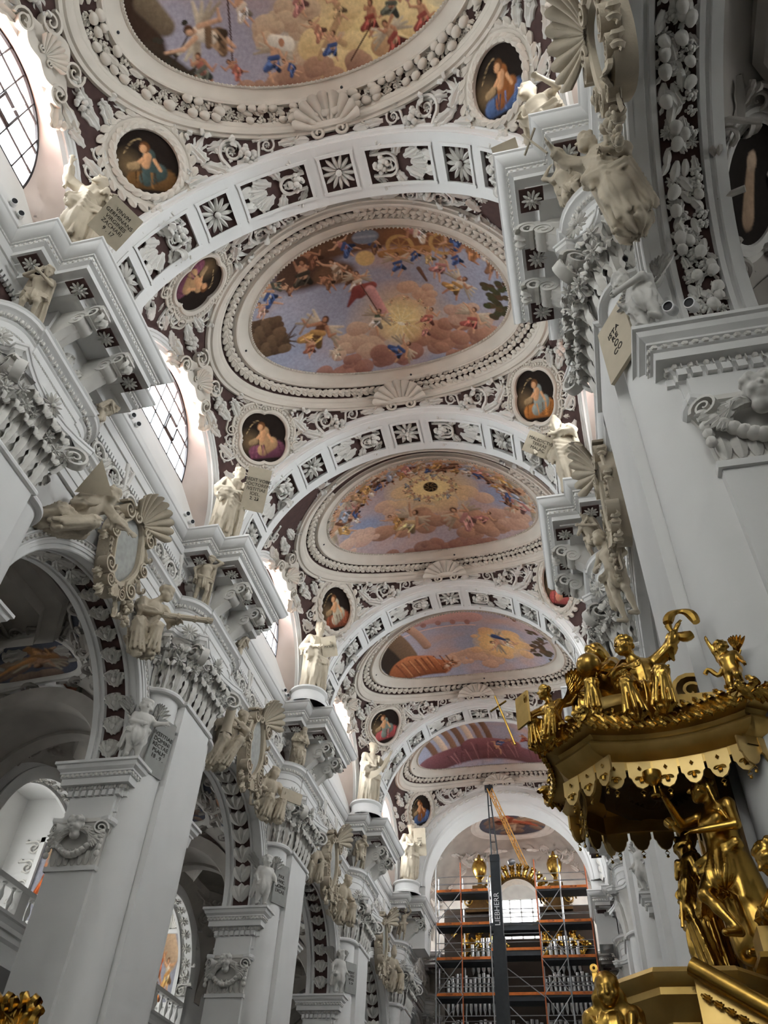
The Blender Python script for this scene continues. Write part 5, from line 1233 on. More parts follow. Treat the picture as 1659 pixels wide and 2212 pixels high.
# ------------------------------------------------------------------ carved figures: distance field + surface nets
class Field:
    def __init__(s, lo, hi, h):
        s.h = h; s.lo = np.array(lo, float); n = np.ceil((np.array(hi) - s.lo) / h).astype(int) + 1
        s.ax = [s.lo[k] + h * np.arange(n[k]) for k in range(3)]; s.f = np.full(tuple(n), .5, np.float32)
    def _win(s, p0, p1, r):
        lo = np.minimum(p0, p1) - r; hi = np.maximum(p0, p1) + r; sl = []
        for k in range(3):
            a = max(0, int((lo[k] - s.lo[k]) / s.h)); b = min(s.f.shape[k], int((hi[k] - s.lo[k]) / s.h) + 2); sl.append(slice(a, max(a + 1, b)))
        sl = tuple(sl); X, Y, Z = np.meshgrid(s.ax[0][sl[0]], s.ax[1][sl[1]], s.ax[2][sl[2]], indexing='ij'); return sl, np.stack([X, Y, Z], -1)
    def _smin(s, sl, d, k):
        f = s.f[sl]; h = np.clip(.5 + .5 * (f - d) / k, 0, 1); s.f[sl] = f * (1 - h) + d * h - k * h * (1 - h)
    def rc(s, a, b, ra, rb, k=.03, folds=None, flat=None):
        a = np.asarray(a, float); b = np.asarray(b, float); R = max(ra, rb); m = R + k + (folds[1] if folds else 0) + s.h * 2
        sl, P_ = s._win(a, b, m)
        if P_.size == 0: return
        ab = b - a; L2 = ab @ ab + 1e-9; q = P_ - a; t = np.clip((q @ ab) / L2, 0, 1); c = q - t[..., None] * ab
        if flat is not None:
            fd, fk = flat; fd = np.asarray(fd, float); c = c + (c @ fd)[..., None] * fd * (1 / fk - 1)
        d = np.sqrt((c ** 2).sum(-1)) - (ra + (rb - ra) * t)
        if folds:
            n, amp, ph, tw = folds; u = ab / math.sqrt(L2); e1 = np.cross(u, [0.13, .97, .2]); e1 /= np.linalg.norm(e1); e2 = np.cross(u, e1)
            an = np.arctan2(c @ e2, c @ e1); w = 1 - 2 * np.abs(np.sin(.5 * (n * an + ph + tw * t + .6 * np.sin(3 * t + an)))) ** .75 + .5 * (1 - 2 * np.abs(np.sin(.5 * ((n * 2 - 1) * an - ph * 2 + tw * 1.7 * t))) ** .75)
            d = d - 1.25 * amp * w * (.45 + .55 * t)
        s._smin(sl, d, k)
    def el(s, c, r, k=.03, sub=False):
        c = np.asarray(c, float); r = np.asarray(r, float); sl, P_ = s._win(c, c, r.max() + k + s.h * 2)
        if P_.size == 0: return
        q = (P_ - c) / r; l = np.sqrt((q ** 2).sum(-1)); d = (l - 1) * r.min()
        if sub: s.f[sl] = np.maximum(s.f[sl], -d)
        else: s._smin(sl, d, k)
    def surf(s):
        f = s.f; neg = f < 0; n = np.array(f.shape)
        c = [f[i:n[0] - 1 + i, j:n[1] - 1 + j, k:n[2] - 1 + k] for i in (0, 1) for j in (0, 1) for k in (0, 1)]
        cn = sum((x < 0).astype(np.int8) for x in c); act = (cn > 0) & (cn < 8); idx = np.full(act.shape, -1, np.int64); ii = np.argwhere(act); idx[act] = np.arange(len(ii))
        off = [(i, j, k) for i in (0, 1) for j in (0, 1) for k in (0, 1)]; val = np.stack([x[act] for x in c], 1); pos = np.zeros((len(ii), 3)); cnt = np.zeros(len(ii))
        for a in range(8):
            for b in range(a + 1, 8):
                if sum(abs(off[a][q] - off[b][q]) for q in range(3)) != 1: continue
                va, vb = val[:, a], val[:, b]; m = (va < 0) != (vb < 0); t = np.where(m, va / (va - vb + 1e-12), 0)
                p = np.array(off[a]) + t[:, None] * (np.array(off[b]) - np.array(off[a])); pos += np.where(m[:, None], p, 0); cnt += m
        pos = pos / cnt[:, None] + ii; V_ = s.lo + s.h * pos; F = []
        for axn in range(3):
            u, v = [(1, 2), (2, 0), (0, 1)][axn]; sl0 = [slice(1, -1)] * 3; sl0[axn] = slice(0, n[axn] - 1); sl1 = list(sl0); sl1[axn] = slice(1, n[axn])
            A_, B_ = neg[tuple(sl0)], neg[tuple(sl1)]; e = np.argwhere(A_ != B_); fl = A_[tuple(e.T)]
            base = e.copy(); base[:, u] += 1; base[:, v] += 1
            def cell(du, dv): q = base.copy(); q[:, u] -= du; q[:, v] -= dv; return idx[tuple(q.T)]
            quad = np.stack([cell(1, 1), cell(0, 1), cell(0, 0), cell(1, 0)], 1); quad[~fl] = quad[~fl][:, ::-1]; F.append(quad)
        F = np.concatenate(F); F = F[(F >= 0).all(1)]; return V_, F
def net_mesh(name, V_, F, mat):
    me = bpy.data.meshes.new(name); me.vertices.add(len(V_)); me.vertices.foreach_set('co', V_.astype(np.float32).ravel())
    me.loops.add(F.size); me.loops.foreach_set('vertex_index', F.astype(np.int32).ravel()); me.polygons.add(len(F)); me.polygons.foreach_set('loop_start', np.arange(0, F.size, 4, dtype=np.int32))
    me.update(calc_edges=True); me.validate(); me.shade_smooth(); me.materials.append(MT[mat]); return me

STAND = dict(pelvis=(0, 0, .95), chest=(0, .01, 1.25), neck=(0, 0, 1.46), head=(0, -.03, 1.63), shL=(.19, 0, 1.40), shR=(-.19, 0, 1.40), elL=(.27, .03, 1.14), elR=(-.27, .03, 1.14), haL=(.24, -.16, .98), haR=(-.24, -.16, .98),
             hipL=(.10, 0, .93), hipR=(-.10, 0, .93), knL=(.12, -.05, .50), knR=(-.12, -.02, .50), anL=(.12, .02, .08), anR=(-.13, .02, .08), look=(0, -1, -.12))
SIT = dict(STAND, pelvis=(0, .05, .50), chest=(0, 0, .82), neck=(0, -.02, 1.02), head=(0, -.06, 1.19), shL=(.19, 0, .97), shR=(-.19, 0, .97), elL=(.30, -.08, .74), elR=(-.30, -.08, .74), haL=(.22, -.34, .66), haR=(-.22, -.34, .66),
           hipL=(.11, .03, .48), hipR=(-.11, .03, .48), knL=(.17, -.42, .52), knR=(-.15, -.40, .48), anL=(.15, -.40, .08), anR=(-.17, -.32, .06))
PUTTO = dict(STAND, pelvis=(0, 0, .60), chest=(0, .01, .82), neck=(0, 0, .98), head=(0, -.03, 1.16), shL=(.15, 0, .93), shR=(-.15, 0, .93), elL=(.24, .0, .74), elR=(-.24, 0, .74), haL=(.24, -.16, .62), haR=(-.24, -.16, .62), hipL=(.08, 0, .58), hipR=(-.08, 0, .58), knL=(.10, -.05, .33), knR=(-.10, -.02, .33), anL=(.10, .02, .08), anR=(-.11, .02, .08))
def figure(pose=None, base=STAND, robe='long', beard=0, hair='short', h=.026, hood=False, child=False, seed=0, sleeves=True, extra=None, wings=None, face=True, stretch=1.0):
    """returns vertices and quads of one carved figure about 1.8 high, facing -y"""
    J = dict(base); J.update(pose or {}); J = {k: np.array(v, float) for k, v in J.items()}; rnd = random.Random(seed); ph = rnd.uniform(0, 6)
    pts = np.array([v for k, v in J.items() if k != 'look']); m = .42
    F = Field(pts.min(0) - m, pts.max(0) + m, h); rc, el = F.rc, F.el; fat = 1.25 if child else 1.0
    P_, C_, N_, Hd = J['pelvis'], J['chest'], J['neck'], J['head']
    rc(P_, C_, .135 * fat, .155 * fat, .06); rc(C_, N_, .15 * fat, .07, .05); rc(J['shL'], J['shR'], .07 * fat, .07 * fat, .06); rc(J['hipL'], J['hipR'], .105 * fat, .105 * fat, .05); rc(N_, Hd, .055 * fat, .06 * fat, .03)
    if not robe in ('long', 'sit', 'heavy'):
        fr = np.array([0, -1., 0])
        for sx in (-1, 1): el(C_ + np.array([sx * .075, -.11, .02]), (.075, .05, .06), .04)
        el(P_ * .6 + C_ * .4 + np.array([0, -.07, 0]), (.10, .07, .12), .05)
    for sd in ('L', 'R'):
        a, b_, c = J['sh' + sd], J['el' + sd], J['ha' + sd]; cloth = sleeves and robe in ('long', 'sit', 'heavy')
        rc(a, b_, .062 * fat, .048 * fat, .03); rc(b_, c, .048 * fat, .032 * fat, .02)
        if cloth:
            rc(a, b_, .085, .085, .04, (4, .014, ph, 2)); rc(b_, b_ * .45 + c * .55, .075, .085, .03, (5, .016, ph + 1, 2)); rc(b_, b_ + np.array([0, .03, -.16]), .06, .03, .04, (4, .012, ph, 1))
        d = c - b_; d = d / (np.linalg.norm(d) + 1e-9); sdv = np.cross(d, J['look']); sdv = sdv / (np.linalg.norm(sdv) + 1e-9)
        rc(c, c + d * .06, .036 * fat, .038 * fat, .02, flat=(np.cross(d, sdv), .6))
        for q in range(4): f0 = c + d * .08 + sdv * (.026 * (q - 1.5)); rc(f0, f0 + d * (.075 - .012 * abs(q - 1.3)) + np.cross(d, sdv) * .02, .014, .011, .004)
        t0 = c + d * .02 + sdv * .04; rc(t0, t0 + d * .05 + sdv * .035, .016, .013, .006)
        a, b_, c = J['hip' + sd], J['kn' + sd], J['an' + sd]
        rc(a, b_, .092 * fat, .066 * fat, .03); rc(b_, b_ * .6 + c * .4 + np.array([0, .02, 0]), .062 * fat, .06 * fat, .03); rc(b_ * .6 + c * .4, c, .058 * fat, .038 * fat, .03)
        fd = np.array([J['look'][0] * .4, -.9, 0]); fd /= np.linalg.norm(fd); rc(c + np.array([0, .02, -.03]), c + fd * .14 + np.array([0, 0, -.05]), .042, .034, .03)
    # drapery
    mk_ = (J['knL'] + J['knR']) / 2; ma = (J['anL'] + J['anR']) / 2
    if robe in ('long', 'heavy'):
        w = 1.12 if robe == 'heavy' else 1.0
        rc(P_ + [0, 0, .12], mk_ + [0, .02, 0], .155 * w, .20 * w, .05, (7, .024, ph, 1.5)); rc(mk_ + [0, .02, .1], ma + [0, .03, .06], .185 * w, .215 * w, .05, (7, .034, ph, 1.6))
        rc(C_ + [0, 0, .06], P_, .165 * w, .165 * w, .05, (6, .016, ph + 2, 2.2))
        for k in range(5):
            t = k / 4; a = J['shL'] * (1 - t) + (J['hipR'] + [-.08, 0, 0]) * t; rc(a + [0, -.12, .0], a + [-.02, -.17, -.17], .045, .03, .03)
        rc(J['shL'] + [0, .05, .03], J['hipR'] + [-.10, -.13, .02], .085, .10, .04, (4, .018, ph, 3)); rc(J['hipR'] + [-.1, -.1, .02], J['hipL'] + [.12, -.12, -.12], .10, .085, .04, (4, .02, ph, 3)); rc(J['hipL'] + [.14, -.08, -.08], J['anL'] + [.12, .0, .15], .09, .12, .04, (4, .03, ph, 2))
        for k in range(5):      # swags across the body and pleats of the skirt
            a, b_, c = J['shR'] + [.02, -.09, -.06 * k], P_ + [.02, -.19 * w, .16 - .10 * k], J['hipL'] + [.13, -.06, .02 - .09 * k]; rc(a, b_, .02, .027, .015); rc(b_, c, .027, .02, .015)
        for k in range(8):
            t = -1.9 + 3.8 * k / 7 + rnd.uniform(-.15, .15); d0 = np.array([math.sin(t), -math.cos(t), 0]); rc(P_ + d0 * .15 * w + [0, 0, -.12 - .1 * (k % 3)], ma + d0 * .215 * w + [0, .02, .05], .022, .036, .015)
        for sgn in (-1, 1): rc(J['shL'] * (sgn > 0) + J['shR'] * (sgn < 0) + [0, .08, .02], ma + [sgn * .12, .13, .12], .09, .11, .05, (4, .025, ph + sgn, 2))
    elif robe == 'sit':
        rc(C_ + [0, 0, .05], P_, .165, .17, .05, (6, .016, ph, 2))
        for sd, sg in (('L', 1), ('R', -1)):
            rc(J['hip' + sd], J['kn' + sd], .125, .10, .05, (5, .022, ph, 2)); rc(J['kn' + sd] + [0, 0, .01], J['an' + sd] + [0, 0, .05], .095, .11, .04, (6, .022, ph + 1, 1.2))
            for k in range(5):
                t = -1.3 + .65 * k; d0 = np.array([math.sin(t), -math.cos(t), 0]); rc(J['kn' + sd] + d0 * .07 + [0, 0, -.02], J['an' + sd] + d0 * .13 + [0, 0, .04], .02, .03, .012); rc(J['hip' + sd] + [sg * .03 * k, -.05, .10], J['kn' + sd] + [sg * (.1 - .05 * k), .02, .09 - .015 * k], .02, .02, .012)
        rc(mk_ + [0, .1, -.04], ma + [0, .12, .06], .08, .12, .05, (5, .025, ph, 1.5)); rc(J['hipL'], J['knR'] + [0, 0, .05], .10, .10, .05, (4, .02, ph, 3)); rc(J['hipR'] + [-.05, .1, 0], ma + [-.12, .24, .1], .11, .10, .05, (5, .03, ph, 2)); rc(J['hipL'] + [.05, .1, 0], ma + [.14, .2, .1], .11, .10, .05, (5, .03, ph, 2))
        rc(J['shL'] + [0, .06, .02], P_ + [-.12, -.1, .05], .08, .10, .04, (4, .016, ph, 3)); rc(J['shR'] + [0, .1, 0], P_ + [-.1, .2, -.1], .10, .14, .05, (4, .02, ph, 2))
    elif robe == 'loin':
        rc(P_ + [0, 0, .03], mk_ * .55 + P_ * .45, .15 * fat, .175 * fat, .04, (6, .022, ph, 1.5)); rc(J['hipL'] + [.1, -.05, .05], J['hipR'] + [-.12, -.1, -.04], .07, .08, .03, (4, .015, ph, 3))
        rc(J['hipR'] + [-.12, .02, .02], J['knR'] + [-.16, .1, -.1], .08, .07, .03, (4, .025, ph, 2))
    if robe == 'mantle':
        rc(J['shL'] + [.02, .09, .03], J['anL'] + [.12, .16, .1], .09, .13, .05, (4, .025, ph, 2)); rc(J['shR'] + [0, .1, .02], J['hipR'] + [-.14, .12, -.1], .08, .10, .04, (4, .02, ph, 2)); rc(P_ + [0, 0, .02], mk_ * .5 + P_ * .5, .15, .165, .04, (6, .022, ph, 1.5)); rc(J['hipR'] + [-.1, -.06, .04], J['hipL'] + [.12, -.1, -.06], .07, .09, .03, (4, .02, ph, 3))
    # head
    lk = J['look'] / np.linalg.norm(J['look']); up = np.array([0, 0, 1.]) - lk * lk[2] * .6; up /= np.linalg.norm(up); rt = np.cross(lk, up); hs = 1.3 if child else 1.12
    def hp(r, f, u): return Hd + (rt * r + lk * f + up * u) * hs
    rc(hp(0, -.005, .045), hp(0, .01, -.02), .094 * hs, .085 * hs, .02); rc(hp(0, .02, -.04), hp(0, .05, -.085), .07 * hs, .045 * hs, .03)
    if face:
        for sg in (-1, 1): el(hp(sg * .036, .094, .012), np.full(3, .019) * hs, .004, True)
        rc(hp(0, .085, .03), hp(0, .118, -.028), .012 * hs, .019 * hs, .012); rc(hp(-.05, .078, .036), hp(.05, .078, .036), .012 * hs, .012 * hs, .012)
        rc(hp(-.02, .088, -.062), hp(.02, .088, -.062), .012 * hs, .012 * hs, .008)
        for sg in (-1, 1): el(hp(sg * .036, .082, .012), np.full(3, .014) * hs, .004); el(hp(sg * .05, .06, -.03), np.full(3, .032) * hs, .02); el(hp(sg * .092, -.01, -.005), np.array([.016, .022, .03]) * hs, .01)
    if hair in ('short', 'curly', 'long'):
        n = 26 if hair != 'short' else 20
        for k in range(n):
            a = rnd.uniform(-2.5, 2.5); u_ = rnd.uniform(-.03, .11); r_ = .088 * math.sqrt(max(.1, 1 - max(0, u_ - .045) ** 2 / .0064 * .5)); p = hp(r_ * math.sin(a), -r_ * math.cos(a) * 1.02 - .005, u_)
            if (p - Hd) @ lk > .055 * hs and u_ < .055: continue
            el(p, np.full(3, rnd.uniform(.022, .036)) * hs, .012)
        for k in range(6): a = -1 + .4 * k; el(hp(.07 * math.sin(a), .03 + .04 * math.cos(a), .092), np.full(3, .03) * hs, .012)
        if hair == 'long':
            for sg in (-1, 0, 1): rc(hp(sg * .07, -.07, -.02), hp(sg * .09, -.10, -.2), .04, .03, .03, (3, .01, ph, 4))
    if hair == 'turban':
        for k in range(7): a = k * .9; rc(hp(.085 * math.cos(a), .085 * math.sin(a) - .01, .075), hp(.085 * math.cos(a + 1), .085 * math.sin(a + 1) - .01, .105), .045, .045, .02)
        el(hp(0, 0, .12), (.08, .08, .06), .03)
    if hair == 'crown':
        rc(hp(0, 0, .06), hp(0, 0, .10), .10, .10, .01)
        for k in range(8): a = k * .785; rc(hp(.088 * math.cos(a), .088 * math.sin(a), .09), hp(.098 * math.cos(a), .098 * math.sin(a), .17), .022, .014, .01)
    if hair == 'mitre': rc(hp(0, -.01, .06), hp(0, -.02, .2), .10, .05, .02)
    if hood:
        rc(hp(0, -.035, .055), hp(0, -.07, -.08), .115, .13, .02, (5, .012, ph, 2)); el(hp(0, .09, -.005), np.array([.07, .075, .09]), .01, True) if False else None; rc(hp(.09, -.03, -.05), J['shL'] + [0, .02, .03], .06, .08, .04); rc(hp(-.09, -.03, -.05), J['shR'] + [0, .02, .03], .06, .08, .04)
    if beard:
        for k in range(9):
            x = rnd.uniform(-.05, .05); rc(hp(x, .06, -.07), hp(x * .7, .075, -.09 - beard * rnd.uniform(.5, 1)), .026, .014, .012)
    for pr_ in (extra or []): rc(*pr_[:4], *(pr_[4:] or (.03,)))
    return F.surf()
def statue(name, label, cat, V_, F, mat, loc, height, face=(0, -1), tilt=0.0, group=None, parts=(), zrot=None, unit=1.8, mirror=False):
    """top-level Empty at the figure's foot; the carved body is one mesh, props are its parts"""
    e = empty(name, loc); rz = math.atan2(face[0], -face[1]) if zrot is None else zrot; k = height / unit
    e.rotation_euler = (tilt, 0, rz) if not isinstance(tilt, tuple) else (tilt[0], tilt[1], rz); e.scale = (-k if mirror else k, k, k)
    tag(e, label, cat, group); ob('figure', net_mesh('figure', V_, F, mat), e); return e
TEXTS = []
def text_on(parent, txt, M, size, mat='ink', align='CENTER', sp=1.0):
    c = bpy.data.curves.new('inscription', 'FONT'); c.body = txt; c.size = size; c.align_x = align; c.align_y = 'CENTER'; c.space_line = sp; c.extrude = .004
    t_ = bpy.data.objects.new('tmp', c); col.objects.link(t_); TEXTS.append((t_, parent, M, mat))
def flush_texts():
    dg = bpy.context.evaluated_depsgraph_get(); ms = [bpy.data.meshes.new_from_object(t_.evaluated_get(dg)) for t_, *_ in TEXTS]
    for (t_, parent, M, mat), me in zip(TEXTS, ms):
        bpy.data.objects.remove(t_); me.materials.clear(); me.materials.append(MT[mat]); o = ob('inscription', me, parent, M)
def wing_g(L=.8, W=.35):
    g = G(); lf = leaf_g(1, .34, .05, 0, 6, 5, .05, .08)
    for r, (n, l0) in enumerate([(7, 1.0), (6, .65), (5, .4)]):
        for k in range(n): t = k / (n - 1); g.merge(lf, tr(t * L * .35, 0, .03 * r) @ rotz(-.25 - 1.1 * t) @ scl(np.eye(4), L * l0 * (1 - .35 * t), L * .42, L * .5))
    g.tube([(0, 0, .03), (L * .2, .06, .05), (L * .42, .0, .03)], [.06, .06, .03], 6); return g
lib('wing', wing_g())
def tablet(e, M, w, hgt, txt, size, mat='tablet', th=.03):
    t = mk(G().box(-w / 2, w / 2, -hgt / 2, hgt / 2, -th, 0), 'tablet', mat, e, False, M=M)
    if txt: text_on(t, txt, tr(0, 0, .003), size, 'ink')
    return t
# ------------------------------------------------------------------ statues
CAM = np.array([4.893, 0, 1.6]); RGT = np.array([0.97405782, 0.22141303, 0.0467721]); UPV = np.array([0.12701131, -0.70594892, 0.69678135])
def wm(e): return np.array(Matrix.LocRotScale(e.location, e.rotation_euler, e.scale))
def lw(e, M): return np.linalg.inv(wm(e)) @ np.asarray(M)       # world matrix to a child's local one
def facing(Pt, xdir, nrm): return frame(np.asarray(Pt, float), xdir, nrm)
def tab_world(e, Pt, w, h_, txt, size, xd, nrm, mat='tablet'):
    t = mk(G().box(-w / 2, w / 2, -h_ / 2, h_ / 2, -.06, 0), 'tablet', mat, e, False); t.matrix_local = Matrix(lw(e, facing(Pt, xd, nrm)).tolist())
    if txt: text_on(t, txt, tr(0, 0, .004), size, 'ink')
    return t
PRG, ATG, SPG, PUG = 'prophets standing on the cornice blocks', 'atlas figures under the cornice', 'allegories seated on the arcade arches', 'putti on the imposts'
def prophet(lab, loc, ht, face, **k):
    p = k.pop('pose', {}); mir = k.pop('mirror', False); h_ = k.pop('h', .026); return statue('prophet_statue', lab, 'statue', *figure(p, STAND, h=h_, **k), 'stone', loc, ht, face, group=PRG, mirror=mir, tilt=.14)
armbook = dict(elL=(.33, -.02, 1.14), haL=(.26, -.26, 1.16), elR=(-.33, .0, 1.12), haR=(-.05, -.27, 1.10))
e = prophet('bearded prophet pointing upwards with square tablet, behind the nearest left cornice', (-6.15, yp(0) - 2.15, 20.65), 3.35, (.45, -.9), pose=dict(elR=(-.42, -.06, 1.50), haR=(-.47, -.16, 1.83), elL=(.36, -.08, 1.12), haL=(.42, -.3, 1.0), look=(-.1, -.8, .75)), robe='heavy', beard=.16, hair='long', h=.022, seed=1)
tab_world(e, (-4.72, yp(0) - 2.35, 21.05), .92, 1.05, 'VINVM\nGERMINANS\nVIRGINES\nZACHARI\n9 . 17', .145, RGT * .72 - UPV * .69, CAM - np.array([-5, 7, 21.7]))
e = prophet('curly haired prophet in pale robe unrolling a long inscribed scroll', (-6.2, yp(1) - 2.1, 20.7), 3.35, (.62, -.78), pose=dict(elL=(.34, -.02, 1.18), haL=(.36, -.27, 1.42), elR=(-.30, -.06, 1.12), haR=(.05, -.25, 1.05), look=(.55, -.8, -.1), head=(.03, -.06, 1.62)), robe='heavy', hair='curly', h=.022, seed=2)
tab_world(e, (-4.98, yp(1) - 2.5, 22.65), .85, 1.6, 'DEDIT VOBIS\nDOCTOREM\nIVSTITIAE\nIOEL.\n2. 23', .17, RGT * .97 - UPV * .22, CAM - np.array([-5.2, 18, 22.7]))
e = prophet('crowned bearded prophet holding an open book, on round pedestal', (-6.2, yp(2) - 2.1, 21.35), 3.7, (.5, -.85), pose=dict(armbook, look=(.1, -1, -.05)), robe='long', beard=.14, hair='crown', h=.024, seed=3)
tab_world(e, (-5.35, yp(2) - 2.6, 23.6), .7, .95, 'PATER', .16, RGT * .98 + UPV * .15, CAM - np.array([-5.3, 29, 23.6])); tab_world(e, (-5.85, yp(2) - 2.65, 23.6), .45, .95, None, .1, RGT * .9 + UPV * .1 + np.array([0, .5, 0]), CAM - np.array([-5.3, 29, 23.6]) + np.array([6, 0, 0]))
e = prophet('turbaned prophet with long curling scroll, on round pedestal', (-6.25, yp(3) - 2.1, 21.35), 3.6, (.6, -.8), pose=dict(elL=(.38, -.05, 1.2), haL=(.45, -.25, 1.5), elR=(-.28, -.08, 1.12), haR=(-.02, -.26, 1.06), look=(.6, -.8, -.3)), robe='long', hair='turban', h=.026, seed=4)
g = G(); t = np.linspace(0, 1, 14); cx = np.stack([.45 - .55 * t, -.30 - .05 * np.sin(t * 3), 1.5 - .75 * t - .18 * np.sin(t * math.pi)], 1)
g.loft(np.stack([cx + [0, 0, .11], cx - [0.03, .02, .11]], 1)); g.loft(np.stack([cx + [0, .015, .11], cx + [-.03, -.005, -.11]], 1)); mk(g, 'scroll', 'tablet', e)
e = prophet('bearded prophet in turban with upright tablet, beside the chancel arch', (-6.2, yp(4) - 2.1, 21.5), 3.6, (.5, -.85), pose=dict(armbook, look=(.3, -1, -.1)), robe='long', beard=.2, hair='turban', h=.03, seed=5)
tab_world(e, (-5.35, yp(4) - 2.5, 23.9), .8, 1.7, 'POST\nDIES\nOSEE\n2.', .14, RGT * .98 + UPV * .05, CAM - np.array([-5.3, 51, 23.9]))
for i in (2, 3, 4):
    tag(mk(G().lathe([(.95, 0), (.95, .12), (.8, .2), (.78, .6), (.88, .7), (.88, .78), (.0, .78)], 24), 'pedestal', 'plaster', loc=(-6.25, yp(i) - 2.1, 20.6)), 'round white pedestal under the %s' % ['crowned prophet', 'prophet with curling scroll', 'farthest prophet'][i - 2], 'pedestal')
e = prophet('turbaned prophet peering over the nearest right cornice block', (6.35, yp(0) - 1.95, 20.75), 3.3, (-.35, -.9), pose=dict(elL=(.34, -.1, 1.25), haL=(.2, -.3, 1.3), look=(-.4, -.7, .5), head=(-.08, -.1, 1.6)), robe='mantle', hair='turban', beard=.1, h=.024, seed=6)
tab_world(e, (5.3, yp(0) - 2.0, 21.0), .6, .6, None, .1, RGT * .9 + UPV * .4, CAM - np.array([5, 7, 21]))
e = prophet('white bearded prophet with scroll above the second right cornice block', (6.3, yp(1) - 2.1, 20.75), 3.5, (-.7, -.75), pose=dict(elR=(-.36, -.05, 1.18), haR=(-.35, -.3, 1.1), elL=(.32, -.05, 1.2), haL=(.05, -.26, 1.25), look=(-.4, -1, -.1)), robe='heavy', beard=.22, hair='mitre', h=.024, seed=7)
tab_world(e, (5.3, yp(1) - 2.5, 22.9), 1.0, .75, 'MALEDICTVS\nTERRAE\nMALAC.', .15, RGT * .93 - UPV * .36, CAM - np.array([5.3, 18, 22.9]))

# atlas figures on the round entablatures
def atlas(lab, s, i, pose, seed, h_=.026, far=False, face=None, **k):
    sg = 1 if far else -1
    return statue('atlas_statue', lab, 'statue', *figure(pose, STAND, h=h_, seed=seed, **k), 'stone', (s * 6.62, yp(i) + sg * 1.62, 18.12), 1.95 if not far else 1.7, face or (-s * .55, -.85 if not far else .85), group=ATG, tilt=.32)
strain = dict(pelvis=(0, .05, .80), chest=(0, -.02, 1.08), neck=(.02, -.05, 1.28), head=(.08, -.1, 1.44), shL=(.20, -.02, 1.24), shR=(-.20, -.0, 1.22), hipL=(.1, .05, .78), hipR=(-.1, .05, .78), knL=(.16, -.2, .45), knR=(-.14, -.12, .42), anL=(.14, 0, .08), anR=(-.16, .08, .08))
atlas('muscular atlas figure with clasped hands under the nearest left cornice block', -1, 0, dict(strain, elL=(.30, -.18, 1.02), haL=(-.02, -.3, 1.2), elR=(-.34, -.12, 1.12), haR=(-.06, -.28, 1.28), look=(.45, -.8, -.3)), 11, .02, robe='mantle', hair='curly', beard=.06)
atlas('crouching atlas figure below the far end of the nearest left cornice block', -1, 0, dict(strain, elL=(.3, -.1, 1.3), haL=(.2, -.15, 1.6)), 12, .026, True, robe='mantle', hair='curly')
atlas('slender atlas figure with arm behind head under the second left cornice block', -1, 1, dict(elL=(.42, -.02, 1.58), haL=(.12, .02, 1.70), elR=(-.38, -.02, 1.18), haR=(-.30, -.1, .95), look=(.3, -1, -.4), knL=(.16, -.14, .52), head=(.05, -.05, 1.6)), 13, .02, robe='mantle', hair='curly')
atlas('stretched atlas figure below the far end of the second left cornice block', -1, 1, dict(strain, elL=(.4, -.1, 1.4), haL=(.6, -.15, 1.5)), 14, .028, True, robe='mantle', hair='curly')
atlas('hooded bearded atlas figure folding his hands under the third left cornice block', -1, 2, dict(strain, elL=(.3, -.15, 1.0), haL=(.0, -.26, 1.0), elR=(-.3, -.12, 1.0), haR=(.05, -.27, 1.05), look=(.3, -1, -.4)), 15, .024, robe='long', hood=True, beard=.18)
atlas('bowed hooded atlas figure under the fourth left cornice block', -1, 3, dict(strain, elL=(.3, -.15, 1.15), haL=(.1, -.24, 1.3), look=(.2, -1, -.6)), 16, .028, robe='mantle', hood=True)
atlas('atlas figure lifting both arms under the fifth left cornice block', -1, 4, dict(elL=(.36, -.05, 1.62), haL=(.2, -.1, 1.85), elR=(-.3, -.05, 1.6), haR=(-.1, -.1, 1.75)), 17, .03, robe='loin', hair='curly')
atlas('veiled atlas figure with raised arm under the nearest right cornice block', 1, 0, dict(strain, elL=(.42, -.02, 1.42), haL=(.16, -.02, 1.62), elR=(-.36, -.05, 1.42), haR=(-.2, .0, 1.62), look=(-.3, -.8, .1)), 18, .02, robe='mantle', hood=True, hair='none')
atlas('bearded hooded atlas figure hugging himself under the second right cornice block', 1, 1, dict(strain, elL=(.3, -.12, 1.0), haL=(-.1, -.25, 1.18), elR=(-.3, -.1, 1.02), haR=(.12, -.24, 1.22), look=(-.5, -.8, -.4)), 19, .022, robe='mantle', hood=True, beard=.12)

# allegories on the arches
def allegory(lab, s, y, z, face, pose, seed, ht=3.2, h_=.026, tilt=0.0, **k):
    kw = dict(robe='sit', hair='curly'); kw.update(k); return statue('allegory_statue', lab, 'statue', *figure(pose, SIT, h=h_, seed=seed, **kw), 'stone', (s * 6.95, y, z), ht, face, group=SPG, tilt=tilt or .15)
e = allegory('veiled woman with triangular paper reclining on the nearest left arch', -1, 12.35, 14.85, (.72, -.7), dict(knL=(.22, -.36, .42), knR=(-.25, -.35, .38), anR=(-.55, -.2, .12), anL=(-.2, -.38, .1), chest=(.10, -.02, .82), neck=(.22, -.05, 1.0), head=(.32, -.08, 1.12), shL=(.32, -.02, .94), shR=(-.02, .02, .98), elL=(.48, -.1, .76), haL=(.72, -.12, .66), elR=(-.1, -.1, .72), haR=(.1, -.3, .7), look=(.9, -.35, -.35)), 21, 3.3, .022, hood=False, hair='long')
